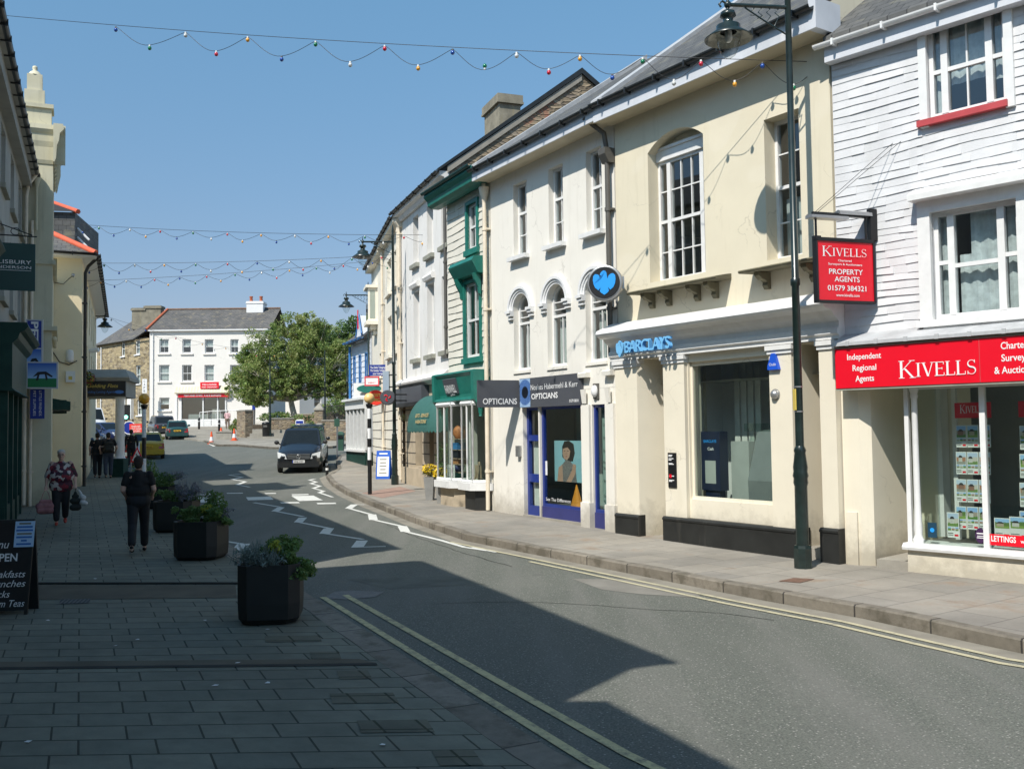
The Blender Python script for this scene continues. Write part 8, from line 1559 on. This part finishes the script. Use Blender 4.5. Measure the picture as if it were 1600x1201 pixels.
# ================================================================ VEHICLES
A['tyre']=mk('tyre_rubber',(.015,.015,.015),.8,.2,8); A['rim']=mk('alloy_rim',(.4,.41,.42),.3,.1,6,metal=.8); A['carglass']=mk('car_glass',(.012,.016,.018),.05,.1,2,spec=.35); A['plate']=mk('number_plate_white',(.7,.7,.68),.5,.03,4); A['plate_y']=mk('number_plate_yellow',srgb(230,180,50),.5,.03,4); A['tail']=mk('red_tail_lamp',(.35,.012,.015),.2,.1,5,coat=.6); A['headl']=mk('headlamp_lens',(.55,.57,.58),.12,.2,10,coat=.8); A['trim']=mk('black_car_trim',(.02,.02,.021),.6,.15,5)
def paint(n,c): A[n]=mk(n,c,.3,.06,1.5,coat=1.,spec=.5,fine=.02)
paint('black_car_paint',(.008,.009,.011)); paint('dark_grey_car_paint',(.045,.045,.05)); paint('yellow_car_paint',(.55,.36,.02)); paint('green_car_paint',(.015,.06,.06)); paint('blue_car_paint',(.012,.02,.07)); paint('white_van_paint',(.62,.63,.64))
def vehicle(name,lab,cat,loc,rz,pm,L,W,H,belt,front=True,bon=.25,ws=(.24,.42),rear=(.98,.9),tumble=.86,wr=.31,wx=(.17,.83),sill=.2,bonz=.75,plate='',plcol='plate',star=False,rails=False,sidewin=True,van=False,grp=None):
    """x across, y along: y=0 nose, y=L tail. ws=(base,top) windscreen as fraction of L; rear=(base,top)"""
    t=thing(name,lab,cat,(0,0,0),grp); zb=belt; hw=W/2; m=MB()
    def ring(y,w,z0,z1,cr=.06):
        return [V((x*w,y,z)) for x,z in ((-.84,z0),(-.97,z0+.08),(-1,z0+.3*(z1-z0)),(-1,z0+.6*(z1-z0)),(-.965,z1-.06),(-.9,z1),(-.45,z1+cr),(0,z1+cr*1.2),(.45,z1+cr),(.9,z1),(.965,z1-.06),(1,z0+.6*(z1-z0)),(1,z0+.3*(z1-z0)),(.97,z0+.08),(.84,z0))]
    bz=H*bonz*.72 if not van else zb-.24
    st=[(0,.80,sill+.12,bz-.22),(.035,.93,sill+.02,bz-.08),(.09,.985,sill,bz+.0),(ws[0]*.8,1,sill,(bz+zb)/2+.02),(ws[0]+.02,1,sill,zb),(.5,1,sill,zb),(.8,1,sill,zb+.02),(.93,.985,sill,zb+.02),(.975,.96,sill+.02,zb),(1,.88,sill+.14,zb-.12)]
    m.rings([ring(L*y,hw*w,a,b) for y,w,a,b in st],0,True,True); 
    # cabin
    def cab(y,w,z): return V((hw*w,L*y,z))
    wt=tumble; zt=H-.06
    b0=[(-.93,ws[0],zb-.02),(.93,ws[0],zb-.02),(.93,rear[0],zb),(-.93,rear[0],zb)]; t0=[(-wt,ws[1],zt),(wt,ws[1],zt),(wt,rear[1],zt),(-wt,rear[1],zt)]; t1=[(-wt*.86,ws[1]+.03,H),(wt*.86,ws[1]+.03,H),(wt*.86,rear[1]-.03,H),(-wt*.86,rear[1]-.03,H)]
    mid=[(a[0]*.35+b_[0]*.65+.035*(1 if a[0]>0 else -1),a[1]*.4+b_[1]*.6,a[2]*.4+b_[2]*.6) for a,b_ in zip(b0,t0)]; rr=[[V((x*hw,L*y,z)) for x,y,z in r] for r in (b0,t0,t1)]; r0=MB(); m.rings(rr,0,False,True); body=m.build('body',A[pm],t)
    def quad(nm,P,e,mat,push,par=t):
        c=sum(P,V((0,0,0)))/4; n=(P[1]-P[0]).cross(P[3]-P[0]).normalized(); Q=[]
        for i,p in enumerate(P): Q.append(c+(p-c)*V((1,1,1))*1.0)
        # inset by fraction e=(left,right,bottom,top)
        lerp2=lambda u,v:(P[0].lerp(P[1],u)).lerp(P[3].lerp(P[2],u),v)
        q=[lerp2(e[0],e[2]),lerp2(1-e[1],e[2]),lerp2(1-e[1],1-e[3]),lerp2(e[0],1-e[3])]; mm=MB(); mm.face([p+n*push for p in q]); 
        return mm.build(nm,A[mat],par)
    B0,T0=rr[0],rr[1]
    quad('windscreen',[B0[0],B0[1],T0[1],T0[0]],(.05,.05,.02,.06),'carglass',.012); quad('rear_window',[B0[2],B0[3],T0[3],T0[2]],(.07,.07,.12,.1),'carglass',.012)
    if sidewin:
        for sgn,P in ((1,[B0[1],B0[2],T0[2],T0[1]]),(-1,[B0[3],B0[0],T0[0],T0[3]])):
            for a,b in ((.06,.36),(.39,.66),(.69,.92)):
                if sgn<0: a,b=1-b,1-a
                quad('side_window',P,(a,1-b,.1,.1),'carglass',.012)
    # wheels
    for y in wx:
        for sx in (-1,1):
            m=MB(); c=V((sx*(hw-.1),L*y,wr)); ring_=lambda r,x:[c+V((x,r*math.cos(k*PI/12),r*math.sin(k*PI/12))) for k in range(24)]
            m.rings([ring_(wr*.62,.11*sx),ring_(wr*.95,.105*sx),ring_(wr,.07*sx),ring_(wr,-.08*sx)],0,True,True); w_=m.build('wheel',A['tyre'],t); m=MB(); m.rings([ring_(wr*.64,.112*sx),ring_(wr*.5,.09*sx),ring_(.06,.1*sx),ring_(.01,.11*sx)],0,False,False); m.build('rim',A['rim'],w_)
    # ends
    fz=bz-.2; m=MB(); m.rings([[V((x*hw*.9,y,z)) for x in (-1,1) for z in ((sill+.05,sill+.3) if x<0 else (sill+.3,sill+.05))] for y in (-.045,.12)],0,False); m.build('front_bumper',A[pm] if van else A['trim'],t)
    m=MB(); m.rings([[V((x*hw*.92,y,z)) for x in (-1,1) for z in ((sill+.08,sill+.34) if x<0 else (sill+.34,sill+.08))] for y in (L-.12,L+.05)],0,False); m.build('rear_bumper',A[pm] if not van else A['trim'],t)
    for sx in (-1,1):
        m=MB(); z0=fz-.06; P=[V((sx*hw*.52,.02,z0-.06)),V((sx*hw*.93,.14,z0-.02)),V((sx*hw*.97,.3,z0+.24)),V((sx*hw*.6,.06,z0+.15))]; P=P if sx<0 else P[::-1]
        if sx<0: P=P[::-1]
        q=[p+V((0,-.05,0)) for p in P]; m.face(q); m.face([p+V((0,-.05,0)) for p in P[::-1]]); m.build('headlight',A['headl'],t)
        m=MB(); zz=zb-.12; a,b=(hw*.62,hw*.93); x0,x1=(sx*a,sx*b); m.hexa([V((min(x0,x1),L+.015,zz-.22)),V((max(x0,x1),L-.06,zz-.22)) if sx>0 else V((max(x0,x1),L+.015,zz-.22)),V((max(x0,x1),L-.2,zz-.22)),V((min(x0,x1),L-.2,zz-.22)),V((min(x0,x1),L-.0,zz+.06)),V((max(x0,x1),L-.02,zz+.06)),V((max(x0,x1),L-.2,zz+.06)),V((min(x0,x1),L-.2,zz+.06))]); m.build('tail_light',A['tail'],t)
        m=MB(); m.ball((sx*(hw+.1),L*ws[0]+.2,zb+.1),.1,10,6,0,(1.1,.7,.9)); m.tube([(sx*hw*.9,L*ws[0]+.2,zb),(sx*(hw+.06),L*ws[0]+.2,zb+.08)],.03,6); m.build('wing_mirror',A[pm] if not van else A['trim'],t)
    m=MB(); gz0,gz1=(fz-.14,fz+.1); 
    m.box(-hw*.5,hw*.5,-.035,.05,gz0,gz1); g_=m.build('grille',A['trim'],t); m=MB()
    for k in range(4): z=gz0+.03+k*(gz1-gz0-.05)/3.2; m.box(-hw*.5,hw*.5,-.048,-.036,z,z+.024)
    if star:
        for k in range(3): an=PI/2+k*2*PI/3; m.tube([(0,-.055,(gz0+gz1)/2),(.085*math.cos(an),-.055,(gz0+gz1)/2+.085*math.sin(an))],[.016,.004],5)
        m.tube([V((.09*math.cos(k*PI/10),-.055,(gz0+gz1)/2+.09*math.sin(k*PI/10))) for k in range(21)],.011,5)
    m.build('grille_bars',A['rim'],g_)
    for y,sg in ((-.055,-1),(L+.06,1)):
        m=MB(); z=sill+.24 if sg<0 else sill+.42; m.box(-.26,.26,y-.008,y+.008,z,z+.115); pl=m.build('number_plate',A['plate' if sg<0 else 'plate_y'],t)
        if sg<0: m=MB(); m.box(-.26,-.225,y-.0095,y-.008,z,z+.115); m.build('plate_strip',A['signblue'],pl)
        if plate: m=MB(); m.text(plate,V((-.21 if sg<0 else .21,y+sg*.009,z+.025)),V((-sg,0,0)) if sg>0 else V((1,0,0)),V((0,0,1)),.066,0,.42,'L',bold=.02); m.build('lettering',A['black'],pl)
    if rails:
        m=MB()
        for sx in (-1,1): m.tube([(sx*hw*.72,L*(ws[1]+.06),H+.03),(sx*hw*.72,L*(rear[1]-.06),H+.03)],.02,6); m.box(sx*hw*.72-.02,sx*hw*.72+.02,L*.6,L*.62,H-.02,H+.03)
        m.build('roof_rail',A['trim'],t)
    t.location=loc; t.rotation_euler=(0,0,rz); ORI[t]=V(loc)
    # follow the slope of the street
    y0=loc[1]; d=V((-math.sin(rz),math.cos(rz))); e=d*L; z0=g(y0)-.13; z1=g(y0+e.y)-.13; t.rotation_euler=(math.atan2(z1-z0,L),0,rz); t.location.z=z0+.004
    return t
x=at(466,740,41.3).x
vehicle('van','black people carrier van facing the camera beside the right kerb','van',(x,41.4,0),.13,'black_car_paint',4.75,1.9,1.87,1.18,van=True,ws=(.21,.38),rear=(.99,.96),tumble=.77,bonz=.8,plate='WK05 XWV',star=True,wr=.33,sill=.22)
x=at(492,720,47.5).x
vehicle('parked_car','dark tall car parked behind the black van','car',(x-.55,48.2,0),.16,'black_car_paint',4.4,1.85,1.8,1.02,ws=(.18,.34),rear=(.98,.93),plate='WJ54 KHB',wr=.33)
# cars seen from behind: nose points away, so turn them round
def rear_car(u,v,Y,rz,*a,**k):
    q=at(u,v,Y); L=a[4]; d=V((-math.sin(rz),math.cos(rz))); 
    return vehicle(*a[:3],(q.x+d.x*L,q.y+d.y*L,0),rz+PI,*a[3:],**k)
rear_car(231,715,51.5,.42,'hatchback','yellow hatchback stopped on the left behind the roadworks signs','car','yellow_car_paint',4.2,1.76,1.42,.92,ws=(.26,.46),rear=(.97,.8),plate='WA07 LFT',tumble=.8)
rear_car(277,684,73,.36,'hatchback','small dark green hatchback driving away towards the chip shop','car','green_car_paint',3.9,1.66,1.42,.88,ws=(.26,.44),rear=(.97,.84),plate='P731 RGL',tumble=.8)
rear_car(258,677,80,.5,'estate_car','dark grey people mover beside the chip shop corner','car','dark_grey_car_paint',4.3,1.75,1.62,.95,ws=(.2,.36),rear=(.98,.86),plate='WK02 EGJ',tumble=.82)
q=at(151,650,84); vehicle('delivery_van','white delivery van coming down the road left of the stone building','van',(q.x,84,0),.7,'white_van_paint',5.2,2.0,2.3,1.25,van=True,ws=(.14,.28),rear=(.99,.98),bonz=.85,plate='WM55 DKO')
q=at(181,672,70); vehicle('parked_car','dark blue car behind the canopy pillar','car',(q.x+.6,70,0),1.1,'blue_car_paint',4.1,1.72,1.45,.9,plate='WF03 BTU')
q=at(150,668,66); vehicle('parked_car','bright blue car left of the canopy pillar','car',(q.x,66,0),.9,'blue_car_paint',3.9,1.7,1.45,.88,plate='WR51 HNC')
# ================================================================ PEOPLE
def cap(bm,a,b,ra,rb,n=12):
    a=V(a);b=V(b); d=b-a; L=d.length
    if L<1e-5: d=V((0,0,1)); L=1e-5
    d.normalize(); u=d.orthogonal().normalized(); w=d.cross(u); rows=[]
    for k in range(4): an=PI/2*k/3; rows.append((a-d*ra*math.cos(an),ra*math.sin(an)))
    for k in range(4): an=PI/2*k/3; rows.append((b+d*rb*math.sin(an),rb*math.cos(an)))
    vs=[[bm.verts.new(c+(u*math.cos(2*PI*i/n)+w*math.sin(2*PI*i/n))*max(r,.001)) for i in range(n)] for c,r in rows]
    for r1,r2 in zip(vs,vs[1:]):
        for i in range(n): bm.faces.new((r1[i],r1[(i+1)%n],r2[(i+1)%n],r2[i]))
    bm.faces.new(vs[0][::-1]); bm.faces.new(vs[-1])
def ell(bm,c,r,n=16,m=10):
    c=V(c); vs=[[bm.verts.new(c+V((r[0]*math.cos(2*PI*i/n)*math.sin(PI*(j+.5)/m),r[1]*math.sin(2*PI*i/n)*math.sin(PI*(j+.5)/m),-r[2]*math.cos(PI*(j+.5)/m)))) for i in range(n)] for j in range(m)]
    for r1,r2 in zip(vs,vs[1:]):
        for i in range(n): bm.faces.new((r1[i],r1[(i+1)%n],r2[(i+1)%n],r2[i]))
    bm.faces.new(vs[0][::-1]); bm.faces.new(vs[-1])
def blob(name,parts,mat,parent,vox=.012,smooth=6,cut=None):
    bm=bmesh.new()
    for p in parts:
        if p[0]=='c': cap(bm,*p[1:])
        else: ell(bm,*p[1:])
    me=bpy.data.meshes.new('tmp'); bm.to_mesh(me); bm.free(); o=bpy.data.objects.new('tmp',me)
    md=o.modifiers.new('r','REMESH'); md.mode='VOXEL'; md.voxel_size=vox
    if smooth: sm=o.modifiers.new('s','SMOOTH'); sm.iterations=smooth; sm.factor=.5
    me2=mesh_from(o); bpy.data.meshes.remove(me); me2.name=name; me2.materials.clear(); me2.materials.append(A[mat])
    for p in me2.polygons: p.use_smooth=True
    ob=bpy.data.objects.new(name,me2); COL.objects.link(ob); ob.parent=parent; ORI[ob]=V((0,0,0)); return ob
def hand(palm,dirv_,side,up,curl=.5,s=1.0):
    """palm block, four unequal bent fingers and a side thumb, as capsules"""
    p=V(palm); d=V(dirv_).normalized(); u=V(up).normalized(); x=d.cross(u).normalized()*side; u=x.cross(d)*side; u.normalize(); out=[('c',p,p+d*.055*s,.026*s,.03*s),('c',p+x*.02*s,p+x*.022*s+d*.06*s,.02*s,.019*s),('c',p-x*.02*s,p-x*.022*s+d*.06*s,.02*s,.019*s)]
    for k,(off,l) in enumerate(((.03,.062),(.01,.072),(-.01,.068),(-.03,.054))):
        a=p+d*.07*s+x*off*s; b=a+(d*(1-curl*.5)+u*curl*.7).normalized()*l*.5*s; c=b+(d*(1-curl)+u*curl*1.2).normalized()*l*.5*s; out+=[('c',a,b,.0095*s,.009*s),('c',b,c,.009*s,.0075*s)]
    a=p+x*.03*s+d*.015*s; b=a+(x*.8+d*.7+u*.2).normalized()*.035*s; c=b+(d*.9+x*.2+u*.5).normalized()*.03*s; out+=[('c',a,b,.012*s,.0105*s),('c',b,c,.0105*s,.008*s)]
    return out
for n,c,v in (('skin_pale',(.56,.36,.28),.08),('grey_hair',(.5,.48,.45),.25),('black_cloth',(.009,.009,.01),.3),('dark_trouser',(.014,.015,.019),.25),('jeans',(.03,.045,.075),.3),('red_shoe',(.42,.06,.04),.1),('pink_bag',(.36,.16,.17),.35),('dark_bag',(.015,.022,.02),.3),('white_bag',(.55,.56,.56),.25),('pink_shirt',(.62,.4,.42),.08),('stone_trouser',(.2,.15,.12),.1),('brown_hair',(.03,.02,.014),.3),('backpack',(.016,.018,.016),.3),('blue_shirt',(.08,.14,.24),.15)): A[n]=mk(n,c,.85,v,8,.3,50)
def m_floral():
    t=NT('floral_blouse'); co=t.coord(); v=t.n('ShaderNodeTexVoronoi'); v.inputs['Scale'].default_value=13; v.inputs['Randomness'].default_value=1; nn=t.n('ShaderNodeTexNoise'); nn.inputs['Scale'].default_value=12; t.l(co,nn.inputs[0]); vm=t.n('ShaderNodeVectorMath',operation='MULTIPLY_ADD'); t.l(nn.outputs['Color'],vm.inputs[0]); vm.inputs[1].default_value=(.09,.09,.09); t.l(co,vm.inputs[2]); t.l(vm.outputs[0],v.inputs[0])
    s=t.n('ShaderNodeSeparateColor'); t.l(v.outputs['Color'],s.inputs[0]); k=t.mix(t.ramp(s.outputs[0],.44,.5),(.2,.02,.035),(.055,.012,.03)); k=t.mix(t.ramp(s.outputs[1],.66,.72),k,(.46,.42,.4)); k=t.mix(t.ramp(s.outputs[2],.85,.88),k,(.03,.03,.03)); t.col(k); t.rough(.8); return t.m
A['floral']=m_floral()
def person(lab,loc,rz,H,spec,group=None):
    """figure built facing -y at the origin; spec gives stride, arm poses, clothes"""
    t=thing('person',lab,'person',(0,0,0),group); k=H/1.7; S=lambda *p: V(p)*k; f=spec.get('fat',1.0); st=spec.get('stride',.0); sh=.19*spec.get('sh',1)
    hip=.9; hx=.09
    legs=[]; ank=[]
    for sx,ph in ((-1,st),(1,-st)):
        hp=S(sx*hx,0,hip); kn=S(sx*.095,-ph*.45-.03,.49+.0*abs(ph)); lift=.06*k if ph<0 and st else 0
        an=S(sx*.09,-ph*.95+(.06 if ph<0 else 0),.09)+V((0,0,lift)); legs.append((hp,kn,an)); ank.append((an,ph))
    shp=[S(-sh,.01,1.40),S(sh,.01,1.40)]
    arms=[]
    for i,sx in enumerate((-1,1)):
        e,w=spec['arms'][i]; arms.append((shp[i],S(*e),S(*w)))
    skin=spec.get('skin','skin_pale'); body=[('c',S(0,0,1.42),S(0,-.01,1.5),.055*k,.05*k),('e',S(0,-.015,1.6),S(.073,.092,.112)),('c',S(0,-.04,1.54),S(0,-.055,1.535),.05*k,.045*k),('c',S(0,-.098,1.6),S(0,-.115,1.575),.011*k,.016*k)]
    for sx in (-1,1): body+= [('e',S(sx*.074,.0,1.59),S(.012,.022,.032))]
    # core so body is one surface under the clothes
    body+=[('c',S(0,.0,.95),S(0,.0,1.36),.1*k*f,.11*k),('c',S(-.12,0,1.36),S(.12,0,1.36),.07*k,.07*k),('c',S(-.05,0,.9),S(.05,0,.9),.09*k*f,.09*k*f)]
    for hp,kn,an in legs: body+=[('c',hp,kn,.075*k*f,.052*k),('c',kn,an,.05*k,.033*k)]
    for s_,e,w in arms: body+=[('c',s_,e,.046*k*f,.037*k*f),('c',e,w,.037*k*f,.025*k)]
    for i,(s_,e,w) in enumerate(arms): d=(w-e).normalized(); body+=hand(w+d*.02,d,(-1,1)[i],V((0,-1,0)) if abs(d.y)<.8 else V((0,0,1)),.75,k)
    for an,ph in ank: body+=[('c',an,an+V((0,.02,-.05)),.035*k,.035*k)]
    b=blob('body',body,skin,t,.009,3)
    # face
    m=MB()
    for sx in (-1,1): m.ball(S(sx*.03,-.092,1.615),.0105*k,8,6)
    if spec.get('glasses'):
        for sx in (-1,1): m.tube([S(sx*.03+.022*math.cos(q*PI/6),-.108,1.612+.018*math.sin(q*PI/6)) for q in range(13)],.003,4)
    m.build('eyes',A['brown_hair'],t); m=MB(); m.tube([S(-.022,-.098,1.548),S(0,-.106,1.55),S(.022,-.098,1.548)],[.003,.006,.003],6); A.setdefault('lips',mk('lips',(.4,.16,.14),.5,.05,9)); m.build('mouth',A['lips'],t)
    hr=[('e',S(0,.02,1.645),S(.085,.095,.085)),('e',S(0,.05,1.6),S(.078,.065,.09))]+spec.get('hairx',[]); 
    hr=[(p[0],)+tuple(p[1:]) for p in hr]; blob('hair',[(q[0],q[1] if isinstance(q[1],V) else S(*q[1]),q[2] if isinstance(q[2],V) else S(*q[2])) for q in hr],spec['hair'],t,.011,2)
    # clothes
    top=[('c',S(-.13,0,1.37),S(.13,0,1.37),.07*k,.07*k),('c',S(0,-.01*f,1.2),S(0,0,1.36),.125*k*f,.12*k),('c',S(-.06*f,-.0,spec.get('hem',.88)+.1),S(.06*f,-.0,spec.get('hem',.88)+.1),.122*k*f,.122*k*f),('c',S(-.05*f,-.02,1.1),S(.05*f,-.02,1.1),.135*k*f,.135*k*f),('c',S(-.07*f,0,1.26),S(.07*f,-.03,1.26),.11*k,.11*k),('c',S(0,.01,1.4),S(0,.0,1.44),.075*k,.06*k)]
    sl=spec.get('sleeve',.6)
    for s_,e,w in arms:
        top.append(('c',s_,s_.lerp(e,min(1,sl*1.0)),.056*k*f**.5,.058*k*f**.5))
        if sl>1: top.append(('c',e,e.lerp(w,sl-1),.056*k,.052*k))
    blob('top',top,spec['top'],t,.013,4)
    tr=[('c',S(-.05*f,.01,.92),S(.05*f,.01,.92),.118*k*f,.118*k*f)]
    for hp,kn,an in legs: tr+=[('c',hp,kn,.098*k*f**.7,.074*k*f**.5),('c',kn,kn.lerp(an,.86),.074*k*f**.5,.07*k)]
    blob('trousers',tr,spec['bottom'],t,.013,4)
    for an,ph in ank:
        tp=V((0,-.17*k,-.0)); tilt=.09 if ph<0 and st else 0
        blob('shoe',[('c',an+V((0,.03*k,-.055*k+tilt*.4)),an+V((0,-.07*k,-.058*k-tilt*.2)),.034*k,.04*k),('c',an+V((0,-.07*k,-.058*k-tilt*.2)),an+tp+V((0,0,-.066*k-tilt*.35)),.038*k,.026*k)],spec['shoe'],t,.01,3)
    for nm,parts,mat in spec.get('extra',[]): blob(nm,[(p[0],)+tuple(S(*q) if isinstance(q,tuple) else q*k for q in p[1:]) for p in parts],mat,t,.012,4)
    t.location=loc; t.rotation_euler=(0,0,rz); ORI[t]=V(loc); return t
def bag(lab,name,loc,parts,mat,handles,rz=0):
    t=thing(name,lab,'bag',(0,0,0)); blob('bag_body',parts,mat,t,.012,5); m=MB()
    for h in handles: m.tube(h,.008,6)
    m.build('handle',A[mat],t); t.location=loc; t.rotation_euler=(0,0,rz)
# woman in black walking away
p=gnd(216,864); p.z=g(p.y)+.012
person('woman in black short-sleeved top and trousers walking away past the black planters',tuple(p),PI+.32,1.6,dict(stride=.3,arms=[((-.26,.02,1.12),(-.22,-.16,.98)),((.26,.04,1.12),(.21,-.14,.98))],fat=1.18,hair='brown_hair',top='black_cloth',bottom='dark_trouser',shoe='black_cloth',sleeve=.62,hem=.82,hairx=[('e',(0,.05,1.56),(.07,.06,.07))]))
# grey haired woman with bags, walking towards the camera
p=gnd(95,820); p.z=g(p.y)+.012; a=p
person('grey-haired woman in a dark red floral blouse walking towards the camera with shopping bags',tuple(p),.42,1.58,dict(stride=.1,glasses=1,arms=[((-.29,.03,1.12),(-.31,-.06,.9)),((.29,.03,1.12),(.3,-.1,.92))],fat=1.45,hair='grey_hair',top='floral',bottom='dark_trouser',shoe='red_shoe',sleeve=1.15,hem=.8,hairx=[('e',(0,0,1.68),(.09,.08,.06))]))
Mr=Matrix.Rotation(.42,3,'Z'); k=1.58/1.7; hl=V(a)+Mr@V((-.315*k,-.08*k,.8*k)); hr=V(a)+Mr@V((.305*k,-.13*k,.82*k))
bag('dusky pink shoulder bag hanging from the right hand of the grey-haired woman','shopping_bag',tuple(hl),[('c',V((-.1,0,-.42)),V((.1,0,-.42)),.085,.085),('c',V((-.13,0,-.33)),V((.13,0,-.33)),.075,.075),('c',V((-.08,0,-.24)),V((.08,0,-.24)),.05,.05)],'pink_bag',[[(-.09,0,-.2),(-.05,0,-.06),(0,0,.03),(.05,0,-.06),(.09,0,-.2)]],.42)
bag('dark green carrier bag hanging from the left hand of the grey-haired woman','carrier_bag',tuple(hr),[('c',V((-.05,-.02,-.4)),V((.05,0,-.4)),.07,.075),('c',V((-.05,0,-.26)),V((.05,0,-.26)),.065,.065),('c',V((-.03,0,-.16)),V((.03,0,-.16)),.045,.045),('c',V((0,0,-.08)),V((0,0,-.12)),.03,.04)],'dark_bag',[[(0,0,-.1),(0,0,.03)]],.42)
bag('crumpled pale carrier bag beside the dark green carrier bag','carrier_bag',tuple(hr+Mr@V((.14,-.02,0))),[('c',V((-.0,0,-.3)),V((.05,0,-.32)),.065,.06),('c',V((-.02,0,-.16)),V((.02,0,-.2)),.045,.06),('c',V((-.07,0,-.02)),V((-.04,0,-.1)),.015,.035)],'white_bag',[[(-.05,0,-.1),(-.12,0,.03)]],.42)
# two men walking away side by side
q=gnd(152,747); q.z=g(q.y)+.01; person('man in black tee shirt and dark trousers walking away left of the backpack man',tuple(q),PI+.5,1.78,dict(stride=.12,arms=[((-.27,.04,1.14),(-.25,-.05,.9)),((.27,.04,1.14),(.25,-.1,.95))],fat=1.15,hair='brown_hair',top='black_cloth',bottom='dark_trouser',shoe='black_cloth',sleeve=.6))
q=gnd(169,747); q.z=g(q.y)+.01; person('man in jeans with a dark backpack walking away beside the canopy pillar',tuple(q),PI+.45,1.78,dict(stride=.12,arms=[((-.3,.02,1.14),(-.25,-.14,.98)),((.3,.02,1.14),(.26,-.12,.98))],fat=1.2,hair='brown_hair',top='black_cloth',bottom='jeans',shoe='black_cloth',sleeve=.55,extra=[('backpack',[('c',(-.09,.2,1.05),(.09,.2,1.05),.1,.1),('c',(-.09,.2,1.3),(.09,.2,1.3),.09,.09),('c',(-.1,.2,1.18),(.1,.2,1.18),.1,.1),('c',(-.07,.28,1.08),(.07,.28,1.08),.06,.06)],'backpack')]))
Y=44; q=at(208,700,Y); person('person in dark clothes behind the canopy pillar',(at(205,700,Y).x-.0,Y,g(Y)),PI+.3,1.75,dict(stride=.1,arms=[((-.26,.04,1.14),(-.25,-.05,.9)),((.26,.04,1.14),(.25,-.05,.9))],hair='brown_hair',top='black_cloth',bottom='dark_trouser',shoe='black_cloth',sleeve=1.5))
Y=43; person('person in a blue shirt in the shade left of the two men',(at(137,700,Y).x,Y,g(Y)),PI+.2,1.72,dict(stride=.05,arms=[((-.26,.04,1.14),(-.25,-.05,.9)),((.26,.04,1.14),(.25,-.05,.9))],hair='grey_hair',top='blue_shirt',bottom='dark_trouser',shoe='black_cloth',sleeve=1.4))
Y=88; person('man in a pale pink shirt standing by the ramp railing of the chip shop',(at(355.5,660,Y).x,Y,g(Y)),PI,1.74,dict(stride=.05,arms=[((-.25,.04,1.14),(-.23,-.05,.9)),((.25,.04,1.14),(.23,-.05,.9))],hair='grey_hair',top='pink_shirt',bottom='stone_trouser',shoe='brown_hair',sleeve=.9))
